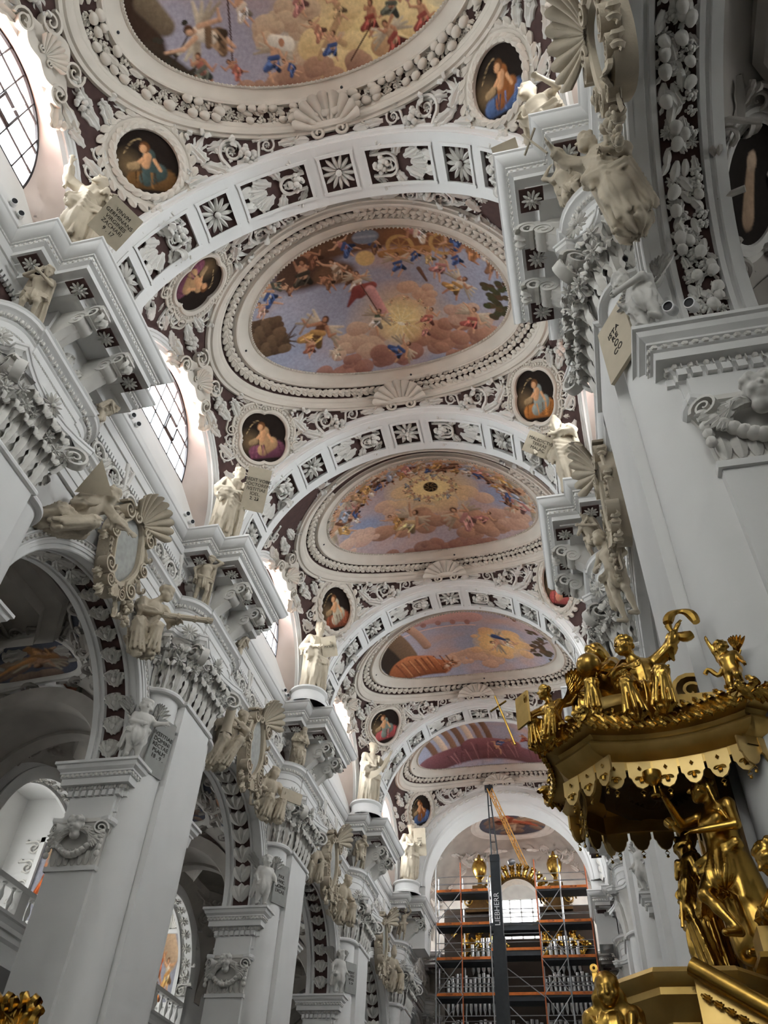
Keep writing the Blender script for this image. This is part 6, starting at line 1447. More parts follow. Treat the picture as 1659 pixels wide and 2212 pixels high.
tp = mk(G().add([(-.5, -.3, 0), (.45, -.42, 0), (.2, .55, 0), (-.5, -.3, -.03), (.45, -.42, -.03), (.2, .55, -.03)], [(0, 1, 2), (5, 4, 3), (0, 3, 4, 1), (1, 4, 5, 2), (2, 5, 3, 0)]), 'paper', 'tablet', e, False); tp.matrix_local = Matrix(lw(e, facing((-6.35, 11.75, 16.75), RGT, CAM - np.array([-6.3, 12, 17]))).tolist())
e = allegory('blindfolded woman holding a bundle of rods beside the nearest left arch', -1, 16.75, 14.75, (.75, -.65), dict(knL=(.1, -.36, .45), knR=(-.2, -.3, .4), anL=(.15, -.25, .02), anR=(-.05, -.22, -.05), elL=(.34, -.1, .78), haL=(.42, -.3, .72), elR=(-.2, -.15, .75), haR=(.12, -.36, .70), head=(.12, -.08, 1.2), look=(.6, -.8, .05)), 22, 3.2, .022, hair='turban')
rd = G()
for k in range(7): a = k * .9; rd.tube([(.1, -.40 + .03 * math.cos(a), .66 + .03 * math.sin(a)), (.95, -.36 + .03 * math.cos(a), .95 + .03 * math.sin(a))], .022, 6)
for t in (.3, .65, .9): rd.tube([(.1 + .85 * t - .02, -.4 + .04 * t, .66 + .29 * t), (.1 + .85 * t + .02, -.4 + .04 * t, .66 + .29 * t)], .065, 8)
mk(rd, 'rod_bundle', 'stone', e)
mk(G().lathe([(.098, 1.19), (.102, 1.22), (.098, 1.25)], 14, cen=(.12, -.08)), 'blindfold', 'stone', e)
e = allegory('figure embracing a broken column on the second left arch', -1, 23.6, 14.8, (.6, -.8), dict(elL=(.32, -.15, .85), haL=(.05, -.3, .95), elR=(-.3, -.2, .85), haR=(.0, -.34, .8), head=(.2, -.05, 1.15), neck=(.1, -.02, 1.0), look=(.8, -.5, -.2), anR=(-.3, -.25, -.1), anL=(-.05, -.3, -.05)), 23, 3.1, hair='curly')
mk(G().lathe([(.13, .62), (.11, .7), (.10, 1.25), (.12, 1.3), (0, 1.3)], 14, cen=(-.12, -.3)), 'column_drum', 'stone', e)
e = allegory('robed woman writing on a tablet beside the second left arch', -1, 27.95, 14.75, (.8, -.6), dict(elL=(.3, -.15, .78), haL=(.2, -.4, .72), look=(.5, -.8, -.3)), 24, 3.1, hair='long'); mk(G().box(.05, .6, -.5, -.46, .55, .8), 'tablet', 'stone', e, False)
allegory('small seated figure on the third left arch next to its cartouche', -1, 34.3, 14.9, (.6, -.8), dict(), 25, 2.6, .03); allegory('woman in gathered robe beside the third left arch', -1, 38.9, 14.7, (.8, -.6), dict(head=(.1, -.08, 1.19), look=(.7, -.7, -.2)), 26, 3.2, .03)
allegory('helmeted figure beside the fourth left arch', -1, 50.3, 14.9, (.8, -.6), dict(), 27, 3.1, .034, hair='mitre'); 
e = statue('allegory_statue', 'winged standing saint lifting a thin wooden cross, above the nearest right arch', 'statue', *figure(dict(elR=(-.36, -.08, 1.56), haR=(-.40, -.25, 1.75), elL=(.30, -.02, 1.15), haL=(.14, -.22, 1.1), look=(-.75, -.6, .35), head=(-.05, -.05, 1.62), knL=(.13, -.14, .52)), STAND, robe='long', hair='curly', h=.02, seed=28), 'stone', (6.95, 5.98, 13.6), 2.5, (-.5, -.87), group=SPG, tilt=.3)
cr = G().tube([(-.46, -.32, 1.62), (-.62, -.42, 2.10)], .016, 6); cr.tube([(-.72, -.30, 1.90), (-.44, -.46, 1.98)], .016, 6); mk(cr, 'cross', 'stone', e)
e = statue('allegory_statue', 'curly haired youth with wrapped waist leaning out beside the second right cornice', 'statue', *figure(dict(elR=(-.34, -.05, 1.15), haR=(-.12, -.24, 1.02), look=(-.6, -.8, .3), head=(-.04, -.08, 1.62)), STAND, robe='loin', hair='curly', h=.022, seed=29, sleeves=False), 'stone', (6.85, 16.3, 14.0), 2.8, (-.7, -.7), group=SPG, tilt=.15)

# putti with tablets on the imposts
def putto(lab, loc, ht, face, pose, seed, h_=.02, mat='putto', wing=True, grp=PUG, **k):
    kw = dict(robe='loin', hair='curly'); kw.update(k); e = statue('putto_statue', lab, 'statue', *figure(pose, PUTTO, child=True, h=h_, seed=seed, **kw), mat, loc, ht, face, group=grp, unit=1.32)
    if wing:
        for sg in (-1, 1): ob('wing', libmesh('wing', mat), e, scl(frame((sg * .07, .11, .92), (sg * .8, .45, .35), (sg * -.2, .8, .1)), .75, sg * .75, .75))
    return e
e = putto('winged putto leaning on grey psalm tablet, on the second left impost', (-6.98, 18.1, 12.24), 1.85, (.62, -.78), dict(elL=(.26, -.1, .8), haL=(.42, -.16, .82), knL=(.06, -.1, .33), look=(.2, -1, -.1), elR=(-.2, -.08, .74), haR=(-.02, -.2, .7)), 31, .019)
tab_world(e, (-6.62, 18.85, 12.98), .72, 1.75, 'IVSTITIAE\nDOMINI\nRECTAE\nPSALM\n18 . 9 .', .17, RGT * .93 - UPV * .1 + np.array([0, .0, 0]), np.array([.92, -.38, .0]), 'tablet_grey')
e = putto('winged putto beside tablet beginning PAX, on the third left impost', (-6.98, 29.15, 12.24), 1.85, (.6, -.8), dict(elL=(.26, -.06, .76), haL=(.28, -.18, .62), look=(.5, -.8, -.1)), 32, .024)
tab_world(e, (-6.6, 29.95, 13.3), .75, 1.5, 'PAX\nHVIC\nDOMVI\nLVCAE', .18, RGT * .93 - UPV * .05, np.array([.92, -.38, .0]), 'tablet_grey')
e = putto('winged putto with sloping tablet, on the fourth left impost', (-6.98, 40.2, 12.24), 1.85, (.75, -.6), dict(elR=(-.3, .0, .8), haR=(-.36, -.1, .62), look=(.7, -.6, .1)), 33, .03); tab_world(e, (-6.6, 41.0, 13.1), .8, 1.3, 'REDDIT\nA DEO\nIVSTIS\n5. 24', .15, RGT, np.array([.92, -.38, 0]), 'tablet_grey')
e = putto('winged putto bending over a scroll above the nearest right impost', (6.95, 6.85, 12.24), 1.5, (-.7, -.7), dict(head=(-.1, -.2, 1.05), neck=(-.04, -.1, .93), elL=(.2, -.2, .75), haL=(-.1, -.32, .7), look=(-.5, -.7, -.6)), 34, .02)
tab_world(e, (6.56, 7.72, 13.25), .8, 1.5, 'ISTA\nRE\nO\nCO', .17, np.array([.5, -.85, 0]), np.array([-.85, -.5, 0]), 'tablet')
putto('small putto on the third right impost beyond the pulpit', (6.95, 29.1, 12.24), 1.8, (-.7, -.7), dict(), 35, .03)

# ---- keystone cartouches ---------------------------------------------------------------------
def cartouche(lab, s, y, z, sc, seed):
    e = empty('cartouche', (s * 7.0, y, z), (s * sc, sc, sc)); tag(e, lab, 'cartouche', 'cartouches over the arcade arches')
    rnd = random.Random(seed)
    def shape(t): return 1 + .10 * math.cos(2 * t) * -1 + .05 * math.cos(4 * t + .5)
    def fr(prof, n=64): return [[(-h_, .62 * d * shape(2 * math.pi * k / n) * math.cos(2 * math.pi * k / n), .92 * d * shape(2 * math.pi * k / n) * math.sin(2 * math.pi * k / n)) for d, h_ in prof] for k in range(n)]
    mk(G().loft(fr([(0, .22), (.7, .2), (1.0, .14)]), closed_u=True), 'panel', 'slate', e)
    mk(G().loft(fr([(.98, .0), (.98, .26), (1.04, .30), (1.12, .30), (1.16, .22), (1.34, .26), (1.42, .22), (1.44, -.1)]), closed_u=True), 'frame', 'stone', e)
    for k in range(22):
        t = math.pi * (1.0 + k / 21); q = 1.26; ob('pearl', libmesh('fruit', 'stone'), e, scl(frame((-.25, .62 * q * math.cos(t), .92 * q * math.sin(t)), (0, 1, 0), (-1, 0, 0)), .09))
    ob('shell', libmesh('shell', 'stone'), e, scl(frame((-.3, .1, .95), (-.25, 0, 1), (-1, 0, -.25)), .82, .95, .8))
    for sg in (-1, 1):
        for (yy_, zz_, r_, a) in ((.62, .85, .9, .4), (.82, -.05, .7, 1.6), (.55, -.95, .85, 2.6), (.3, -1.25, .6, 3.0)):
            ob('scroll', libmesh('volute', 'stone'), e, scl(frame((-.22, sg * yy_, zz_), (0, sg * math.cos(a), math.sin(a)), (0, -sg * math.sin(a), math.cos(a))), r_ * .75, sg * r_ * 1.1, r_ * .75))
            ob('scroll_leaf', libmesh('curled_leaf', 'stone'), e, scl(frame((-.15, sg * yy_ * .95, zz_ - .1), (-.1, sg * (.6 + .3 * math.cos(a)), -.6), (-1, 0, 0)), .55))
    ob('pendant', libmesh('acanthus_leaf', 'stone'), e, scl(frame((-.2, 0, -1.05), (-.1, 0, -1), (-1, 0, .1)), .75)); ob('pendant', libmesh('fruit_cluster', 'stone'), e, scl(frame((-.15, .75, -1.25), (0, 0, 1), (-1, 0, 0)), .5))
    ob('ribbon_fruit', libmesh('fruit_cluster', 'stone'), e, scl(frame((-.15, .85, -1.65), (0, 0, 1), (-1, 0, 0)), .4))
    return e
cartouche('beige shell-crowned cartouche with slate oval on the nearest left arch', -1, yb(1) - .3, 16.85, 1.12, 1); cartouche('beige cartouche with cherub shell on the second left arch', -1, yb(2) - .1, 16.85, 1.12, 2); cartouche('beige cartouche on the third left arch', -1, yb(3), 16.9, 1.1, 3); cartouche('beige cartouche on the fourth left arch', -1, yb(4), 16.9, 1.1, 4)
cartouche('beige scrolled cartouche with slate oval at the top right arch', 1, yb(0) + .12, 15.6, 1.0, 5); cartouche('beige shell-crowned cartouche on the second right arch', 1, yb(1) + .15, 17.0, 1.15, 6)
for i in range(1): pass

# ---- cherub capitals of the jamb pilasters -----------------------------------------------------
Fh = Field((-.42, -.42, -.5), (.42, .3, .42), .022)
Fh.rc((0, 0, .05), (0, -.02, -.03), .19, .17, .04); Fh.rc((0, -.06, -.08), (0, -.1, -.14), .13, .08, .05); Fh.rc((0, -.17, .04), (0, -.22, -.03), .025, .035, .02); Fh.rc((0, 0, -.12), (0, .02, -.24), .09, .14, .05)
for sg in (-1, 1): Fh.el((sg * .075, -.185, .03), (.035, .035, .03), .01, True); Fh.el((sg * .09, -.12, -.05), (.07, .07, .07), .04)
Fh.rc((-.03, -.185, -.1), (.03, -.185, -.1), .02, .02, .01)
r_ = random.Random(3)
for k in range(40):
    a = r_.uniform(-2.6, 2.6); u_ = r_.uniform(-.02, .22); q = .19 * math.sqrt(max(.05, 1 - (max(0, u_ - .05) / .2) ** 2)); p = (q * math.sin(a), q * math.cos(a) * 1.0, u_)
    if p[1] < -.1 and u_ < .1: continue
    Fh.el(p, np.full(3, r_.uniform(.045, .07)), .02)
CH = net_mesh('cherub_head', *Fh.surf(), 'putto')
BC = sweep(G(), [(8.62, -1.0), (8.62, -2.0), (7.25, -2.0), (7.25, -1.0)], [(0, 9.4), (-.0, 9.5), (.02, 10.2), (.12, 10.5), (.16, 10.52), (.16, 10.62), (0, 10.64)]).mesh('bell', 'stucco', True, 30)
AW = sweep(G(), concave([(8.75, -1.0), (8.78, -2.0), (8.72, -2.2), (7.15, -2.2), (7.08, -2.0), (7.1, -1.0)], [0, 0, .16, 0, 0]), [(-.3, 10.48), (0, 10.48), (.04, 10.54), (.04, 10.64), (-.4, 10.66)]).mesh('abacus', 'plaster', True, 30)
sw = G(); t = np.linspace(0, 1, 15); pts = np.stack([7.22 + 1.42 * t, np.full(15, -2.18), 10.2 - .55 * np.sin(math.pi * t)], 1)
for k, p in enumerate(pts): sw.ell((0, 0, 0), (.11, .09, .08 + .04 * math.sin(math.pi * t[k])), 7, 5, frame(p, (1, 0, -.6 * math.cos(math.pi * t[k])), (0, -1, 0)))
for x in (7.2, 8.66):
    for k in range(4): sw.ell((x, -2.16, 10.15 - .16 * k), (.08, .08, .09), 6, 5)
SWAG = sw.mesh('swag', 'stucco')
for (s, i) in [(-1, 1), (-1, 2), (-1, 3), (1, 0), (1, 1)]:
    e = ob('cherub_capital', BC, PILLARS[(s, i)]); ob('abacus', AW, e); ob('swag', SWAG, e)
    ob('cherub_head', CH, e, tr(7.93, -2.36, 10.36) @ rotx(.25) @ scl(np.eye(4), .95))
    for sg in (-1, 1):
        ob('cherub_wing', libmesh('wing', 'putto'), e, scl(frame((7.93 + sg * .08, -2.2, 10.28), (sg * 1, -.12, .12), (0, -1, 0)), .95, sg * 1.0, 1.0)); ob('corner_volute', libmesh('volute'), e, scl(tr(7.93 + sg * .62, -2.15, 10.3) @ rotz(sg * .6), .5 * sg, .9, .5))
    for k in range(7): ob('flute_leaf', libmesh('laurel_leaf'), e, scl(frame((7.35 + .19 * k, -2.0, 9.45), (0, -.05, 1), (0, -1, 0)), .42))

# ---- small spotlights ------------------------------------------------------------------------------
SPB = G().lathe([(0, -.14), (.075, -.14), (.085, -.1), (.085, .12), (.07, .12)], 14).mesh('housing', 'white'); SPL = G().lathe([(0, .10), (.072, .10), (.072, .115)], 14).mesh('lens', 'iron'); SPA = G().box(-.015, .015, -.015, .015, -.22, -.08).mesh('bracket', 'iron', False)
for k, (x, y, z, d, lab) in enumerate([(-7.0, 5.86, 20.95, (1, -.6, -.6), 'upper spotlight of the pair on the nearest left sill'), (-7.0, 6.18, 20.95, (1, -.6, -.6), 'lower spotlight of the pair on the nearest left sill'), (-7.0, 12.75, 21.0, (1, -.6, -.6), 'upper spotlight of the pair on the second left sill'), (-7.0, 13.1, 21.0, (1, -.6, -.6), 'lower spotlight of the pair on the second left sill'),
        (-7.0, 17.1, 21.0, (1, -.6, -.6), 'upper spotlight of the pair beside the scroll-bearing prophet'), (-7.0, 17.5, 21.0, (1, -.6, -.6), 'lower spotlight of the pair beside the scroll-bearing prophet'), (-7.0, 28.2, 21.0, (1, -.6, -.6), 'upper spotlight of the pair beside the crowned prophet'), (-7.0, 28.6, 21.0, (1, -.6, -.6), 'lower spotlight of the pair beside the crowned prophet'),
        (7.25, 6.78, 12.42, (-.5, -.8, -.5), 'spotlight on the nearest right impost, next to the putto'), (7.55, 6.78, 12.42, (-.5, -.8, -.5), 'spotlight on the nearest right impost, farther from the putto')]):
    e = empty('spotlight'); e.matrix_world = Matrix(frame((x, y, z), np.cross(d, (0, 0, 1)), d).tolist()); tag(e, lab, 'spotlight', 'small spotlights'); ob('housing', SPB, e); ob('lens', SPL, e); ob('bracket', SPA, e)
# ------------------------------------------------------------------ gilded pulpit on the nearest right pillar
pul = empty('pulpit_canopy', (5.75, 8.6, 5.3)); tag(pul, 'gilded wooden pulpit canopy with scalloped valance beside the nearest right pillar', 'pulpit canopy')
PO = np.array([5.75, 8.6, 0.])
corners = [(7.05, 7.40), (6.68, 7.20), (5.08, 7.50), (4.62, 8.02), (4.62, 9.18), (5.08, 9.70), (6.68, 10.0), (7.05, 9.8)]
dips = [0, .22, .02, .10, .02, .22, 0]
cpath = concave(corners, dips, 8)
def rel(me_g): 
    v = np.concatenate(me_g.v) - np.array([5.75, 8.6, 5.3]); n = G(); n.add(v, me_g.f); return n
mk(rel(sweep(G(), cpath, [(-.9, 6.14), (-.05, 6.14), (.02, 6.10), (.02, 6.04), (-.05, 6.0), (-.15, 5.99), (-.18, 5.95), (-.18, 5.92), (-.12, 5.90), (-.11, 5.87), (-.15, 5.81), (-.22, 5.77), (-.26, 5.76), (-.27, 5.75), (-.27, 5.66), (-.31, 5.66), (-.31, 5.86), (-.5, 5.9)])), 'cornice', 'gold_flat', pul, True, 35)
cd = offset_path(cpath, -.28)
mk(rel(G().add([(x, y, 5.90) for x, y in cd], [tuple(range(len(cd)))])), 'soffit', 'gold_dark', pul, False)
g = G(); octo = [(5.85 + .55 * math.cos(a), 8.75 + .62 * math.sin(a)) for a in np.arange(8) * math.pi / 4 + .39]
sweep(g, octo[::-1], [(.12, 5.90), (.10, 5.80), (0, 5.78), (-.06, 5.82), (-.16, 5.84), (-.2, 5.90)], closed=True); mk(rel(g), 'soffit_frame', 'gold_dark', pul, True, 30)
for k in range(28):
    a = k * 2 * math.pi / 28; L = .5 if k % 2 else .36
    mk(G().add([(0, 0, .02), (L, .035, .02), (L * 1.06, 0, -.02), (L, -.035, .02), (0, 0, -.03)], [(0, 1, 2), (0, 2, 3), (4, 2, 1), (4, 3, 2)]), 'sunray', 'gold_dark', pul, False, M=tr(.1, .15, .56) @ rotz(a))
mk(G().ell((.1, .15, .52), (.14, .14, .06), 12, 6), 'sun_boss', 'gold_dark', pul)
# valance lappets
lg = G(); W_ = .115
prof2 = [(-W_, 0), (-W_, -.19), (-W_ * .8, -.215), (-W_ * .72, -.26), (-W_ * .45, -.32), (0, -.35), (W_ * .45, -.32), (W_ * .72, -.26), (W_ * .8, -.215), (W_, -.19), (W_, 0)]
lg.add([(x, 0, z) for x, z in prof2] + [(x, .025, z) for x, z in prof2], [tuple(range(11)), tuple(range(21, 10, -1))] + [(i, i + 11, (i + 1) % 11 + 11, (i + 1) % 11) for i in range(11)])
LAP = lg.mesh('lappet', plain('pale_gilding', (.66, .48, .2), .42, .1, 3, metal=.8, dark=(.5, .35, .13)), False)
STU = G().add([(0, .04, .03), (.022, .028, 0), (0, .04, -.03), (-.022, .028, 0), (0, .05, 0)], [(0, 1, 4), (1, 2, 4), (2, 3, 4), (3, 0, 4)]).mesh('lappet_stud', 'gold', False)
DROP = G().tube(np.array([(0, .0, 0), (.03, 0, -.03), (0, 0, -.06), (-.03, 0, -.03), (0, 0, 0)]), .010, 6).ell((0, 0, -.075), (.018, .018, .02), 6, 4).mesh('lappet_drop', 'gold')
FLEU = G().merge(LIB['acanthus_leaf'], frame((0, .03, -.20), (0, 0, -1), (0, 1, 0)) @ scl(np.eye(4), .10)).merge(LIB['laurel_leaf'], frame((0, .03, -.20), (.8, 0, -.4), (0, 1, 0)) @ scl(np.eye(4), .07)).merge(LIB['laurel_leaf'], frame((0, .03, -.20), (-.8, 0, -.4), (0, 1, 0)) @ scl(np.eye(4), .07)).mesh('lappet_flower', 'gold')
vp = offset_path(cpath, -.285); seg = np.concatenate([[0], np.cumsum(np.hypot(*np.diff(vp, axis=0).T))]); nL = int(seg[-1] / .255)
for k in range(nL):
    t = (k + .5) / nL * seg[-1]; x, y = np.interp(t, seg, vp[:, 0]), np.interp(t, seg, vp[:, 1]); j = min(len(vp) - 2, int(np.searchsorted(seg, t) - 1)); d = vp[j + 1] - vp[j]; d = d / np.linalg.norm(d)
    M = np.eye(4); M[:2, 0] = d; M[:2, 1] = (-d[1], d[0]); M[:3, 3] = (x - 5.75, y - 8.6, 5.74 - 5.3)
    l = ob('lappet', LAP, pul, M @ np.diag([1, 1, .82, 1])); ob('stud', STU, l, tr(0, 0, -.09)); ob('drop', DROP, l, tr(0, .01, -.36)); ob('flower', FLEU, l)
# leafy crest along the top edge
ct = offset_path(cpath, -.03); seg = np.concatenate([[0], np.cumsum(np.hypot(*np.diff(ct, axis=0).T))]); nC = 110
for k in range(nC):
    t = (k + .5) / nC * seg[-1]; x, y = np.interp(t, seg, ct[:, 0]), np.interp(t, seg, ct[:, 1]); j = min(len(ct) - 2, max(0, int(np.searchsorted(seg, t) - 1))); d = ct[j + 1] - ct[j]; d = d / np.linalg.norm(d); n_ = np.array([-d[1], d[0], 0.25])
    ob('crest_leaf', libmesh('curled_leaf' if k % 2 else 'acanthus_leaf', 'gold'), pul, scl(frame((x - 5.75 - d[1] * .05, y - 8.6 + d[0] * .05, 5.97 - 5.3), (d[0] * .9 * (-1) ** k, d[1] * .9 * (-1) ** k, 1), n_), .27, .3, .3))
# pediment block behind the seated group
g = G().box(.3, .75, -.35, .5, .8, 1.35).box(.22, .82, -.42, .55, 1.28, 1.4).box(-.25, .5, -.6, .3, .8, 1.0)
mk(g, 'pediment', 'gold_flat', pul, False)
g = G(); th = np.linspace(0.1, math.pi - .1, 18)
for r_, y0, y1 in ((.62, -.95, -.45),):
    g.loft(np.stack([np.array([(r * math.cos(t) - .15, y, 0.80 + r * math.sin(t) * .55) for r, y in ((.62, y0), (.52, y0 + .03), (.50, y0 + .03), (.44, y0 + .05), (.44, y1), (.62, y1))]) for t in th]), closed_v=True)
mk(g, 'pediment_arch', 'gold_flat', pul, True, 35)
g = G(); 
for k in range(2): g.merge(LIB['volute'], tr(.62, -.15 + .2 * k, 1.52) @ scl(np.eye(4), .6, .9, .6))
mk(g, 'pediment_scroll', 'gold_flat', pul)

GG = 'gilded figures of the pulpit'
def gold(name, lab, base, loc, ht, face, pose, seed, h_=.018, unit=1.8, tilt=0.0, **k):
    return statue(name, lab, 'statue', *figure(pose, base, h=h_, seed=seed, **k), 'gold', loc, ht, face, group=GG, unit=unit, tilt=tilt)
e = gold('gilded_statue', 'gilded cloaked figure with globe seated at the back of the canopy group', SIT, (5.42, 8.05, 6.2), 1.5, (-.75, -.65), dict(elL=(.3, -.15, .82), haL=(.28, -.3, .72), head=(.0, -.12, 1.2), look=(-.6, -.6, -.2)), 41, robe='sit', hair='curly', beard=.1, hood=True)
mk(G().ell((.20, -.44, .78), (.17, .17, .17), 20, 14), 'globe', 'gold', e)
e = gold('gilded_statue', 'gilded seated figure in swirling robe raising an arm, centre of the canopy group', SIT, (5.80, 7.80, 6.02), 1.6, (-.05, -1), dict(elL=(.40, -.12, 1.08), haL=(.52, -.16, 1.32), elR=(-.32, -.15, .76), haR=(-.12, -.36, .72), head=(-.14, -.14, 1.16), neck=(-.06, -.06, 1.0), look=(-.75, -.5, .1), knL=(.2, -.42, .55), knR=(-.2, -.38, .45)), 42, .016, robe='sit', hair='curly')
g = G(); t = np.linspace(0, 5.2, 24); ctr = np.stack([.62 + .17 * np.cos(t), np.full(24, -.12), 1.42 + .2 * np.sin(t)], 1); g.tube(ctr, .05 + .02 * np.sin(t * 3), 8); mk(g, 'fluttering_cloth', 'gold', e)
e = gold('gilded_statue', 'gilded winged angel with tablet and cross staff on the left corner of the canopy', SIT, (4.78, 7.85, 5.88), 1.1, (-.55, -.85), dict(elR=(-.32, -.25, .8), haR=(-.2, -.5, .9), head=(-.05, -.08, 1.22), look=(-.6, -.8, .1), knL=(.2, -.35, .6), elL=(.2, -.2, .72), haL=(0, -.4, .62)), 43, .017, robe='sit', hair='curly', sleeves=False)
ob('wing', libmesh('wing', 'gold'), e, scl(frame((.15, .12, 1.0), (.75, .5, .35), (-.2, .9, 0)), 1.0)); ob('wing', libmesh('wing', 'gold'), e, scl(frame((-.1, .14, 1.0), (-.4, .8, .4), (.5, .5, 0)), .9, -.9, .9))
mk(G().box(-.22, .14, -.02, .02, 0, .62), 'tablet', 'gold_flat', e, False, M=tr(-.22, -.52, .45) @ rotz(-.3)); g = G().tube([(-.42, -.6, .1), (-.72, -.7, 1.15)], .018, 6); g.tube([(-.84, -.7, .88), (-.5, -.66, .98)], .018, 6); mk(g, 'cross', 'gold', e)
e = statue('gilded_putto', 'gilded winged putto pointing up on the right corner of the canopy', 'statue', *figure(dict(elR=(-.2, -.06, 1.1), haR=(-.26, -.12, 1.34), elL=(.24, -.05, .76), haL=(.3, -.16, .6), look=(-.75, -.6, -.35), knL=(.12, -.16, .36), head=(-.05, -.06, 1.14)), PUTTO, child=True, robe='none', hair='curly', h=.018, seed=44), 'gold', (6.62, 7.30, 6.08), .66, (-.45, -.9), group=GG, unit=1.32)
ob('wing', libmesh('wing', 'gold'), e, scl(frame((.08, .1, .95), (.75, .35, .6), (-.2, .9, 0)), .7)); g = G(); t = np.linspace(0, 1, 10); g.tube(np.stack([-.15 - .35 * t, -.1 + 0 * t, .62 - .1 * np.sin(t * 6)], 1), .05, 7); mk(g, 'ribbon', 'gold', e)

# back board on the pillar
e = empty('pulpit_back_board', (6.42, 8.95, 2.2)); tag(e, 'gilded framed back board between pulpit and canopy', 'back board')
mk(G().box(-.10, .06, -.75, .75, 0, 3.6), 'board', 'gold_dark', e, False)
for y in (-.72, -.36, .36, .72): mk(G().box(-.17, -.08, y - .06, y + .06, 0, 3.6), 'stile', 'gold_flat', e, False)
mk(G().box(-.16, -.08, -.75, .75, 1.1, 1.2), 'rail', 'gold_flat', e, False)
# lower figures
e = gold('gilded_statue', 'gilded woman in flowing dress raising a chalice under the canopy', STAND, (6.22, 8.0, 3.92), 1.72, (-.75, -.66), dict(elR=(-.30, -.18, 1.32), haR=(-.22, -.42, 1.50), elL=(.26, -.05, 1.15), haL=(.0, -.30, 1.12), knR=(-.12, -.28, .55), anR=(.08, -.18, .22), look=(-.6, -.7, .15), head=(-.04, -.06, 1.62)), 45, .015, robe='loin', hair='long', sleeves=False, extra=[((.0, .06, 1.3), (.12, .12, .2), .12, .2, .05), ((-.1, .05, 1.0), (-.05, .1, .15), .12, .17, .05)])
mk(G().lathe([(.05, 0), (.055, .015), (.02, .04), (.018, .12), (.04, .14), (.085, .17), (.10, .22), (.10, .27), (.085, .27), (.07, .2), (0, .18)], 16), 'chalice', 'gold', e, M=tr(-.24, -.52, 1.50))
mk(G().lathe([(.05, 0), (.03, .03), (.028, .16), (.05, .18), (.055, .26), (.045, .26), (.03, .2)], 14), 'goblet', 'gold', e, M=tr(-.10, -.40, 1.08) @ roty(-.7))
e = gold('gilded_statue', 'gilded woman in billowing skirt holding a key, seen from behind below the canopy', STAND, (5.98, 8.75, 3.85), 1.5, (-.9, .2), dict(elL=(.3, -.05, 1.12), haL=(.3, -.15, .85), look=(-.5, -.4, .2)), 46, .018, robe='heavy', hair='long')
mk(G().tube([(.3, -.16, .95), (.36, -.2, .62)], .02, 6).tube([(.27, -.16, .98), (.33, -.17, .98)], .05, 8), 'key', 'gold', e)
e = gold('gilded_statue', 'gilded curly haired man bowing his head at the right edge of the frame', STAND, (6.62, 7.35, 3.05), 1.72, (-.9, -.4), dict(head=(-.02, -.2, 1.52), neck=(0, -.1, 1.42), chest=(0, -.04, 1.22), elR=(-.3, -.2, 1.1), haR=(-.1, -.34, 1.05), look=(-.2, -.8, -.55)), 47, .016, robe='heavy', hair='curly')
e = empty('gilded_book_block', (6.35, 7.55, 3.75)); tag(e, 'gilded closed book with square boss on a leafy bracket below the chalice woman', 'book')
mk(G().box(-.14, .2, -.2, .16, .04, .24), 'pages', 'gold_flat', e, False); mk(G().box(-.18, .24, -.24, .2, 0, .04), 'cover', 'gold', e, False); mk(G().box(-.06, .10, -.215, -.2, .09, .2), 'boss', 'gold_dark', e, False); mk(G().merge(LIB['curled_leaf'], frame((.05, 0, 0), (0, -.3, -1), (-.3, -1, 0)) @ scl(np.eye(4), .55)), 'bracket_leaf', 'gold', e)
# pulpit basket and stair parapet
e = empty('pulpit', (5.62, 7.75, -.12)); tag(e, 'gilded carved pulpit basket with sloping stair parapet at the bottom edge', 'pulpit')
oc2 = [(.66 * math.cos(a), .72 * math.sin(a)) for a in -np.arange(8) * math.pi / 4 + .39]
g = sweep(G(), oc2, [(-.15, 3.72), (.10, 3.72), (.13, 3.68), (.10, 3.63), (.04, 3.60), (.04, 3.55), (-.02, 3.5), (-.06, 3.44), (-.10, 3.4), (-.12, 2.9), (-.06, 2.5), (-.2, 2.1), (-.5, 1.7), (-.75, 1.4)], closed=True); mk(g, 'basket', 'gold_flat', e, True, 35)
for k in range(8):
    a = -k * math.pi / 4 + .39 - math.pi / 8; d = np.array([math.cos(a), math.sin(a), 0]); ob('panel_leaf', libmesh('curled_leaf', 'gold'), e, scl(frame(d * .54 + [0, 0, 3.42], (0, 0, -1), d), .5, .6, .4)); ob('panel_frame', P['coffer'], e, scl(frame(d * .53 + [0, 0, 2.95], (-d[1], d[0], 0), d), .6, .9, 1))
t = np.linspace(0, 1, 16); rail = np.stack([-.02 + 1.75 * t, -.78 - .75 * t, 3.70 - 1.35 * t], 1)
for o_, nm, mt, rr in ((0, 'hand_rail', 'gold', .07),): mk(G().tube(rail + [0, -.06, 0], rr, 10), nm, mt, e)
sl_ = np.stack([rail + [.04, .02, .05], rail + [.12, .22, .05], rail + [.12, .22, -1.1], rail + [0, -.02, -1.1], rail + [0, -.02, -.05]], 1)
mk(G().loft(sl_, closed_v=True, caps=True), 'stair_parapet', 'gold_flat', e, True, 30)
mk(G().loft(np.stack([rail + [.0, -.02, .055], rail + [.13, .26, .055], rail + [.13, .26, .0], rail + [0, -.02, .0]], 1), closed_v=True, caps=True), 'stair_coping', plain('brown_wood_rail', (.30, .19, .09), .5), e, True, 30)
for k in range(26): p = rail[0] + (rail[-1] - rail[0]) * (k + .5) / 26; ob('rail_leaf', libmesh('acanthus_leaf', 'gold'), e, scl(frame(p + [-.01, -.035, -.16], (1.75, -.75, -1.35), (-.35, -.9, .1)), .11))
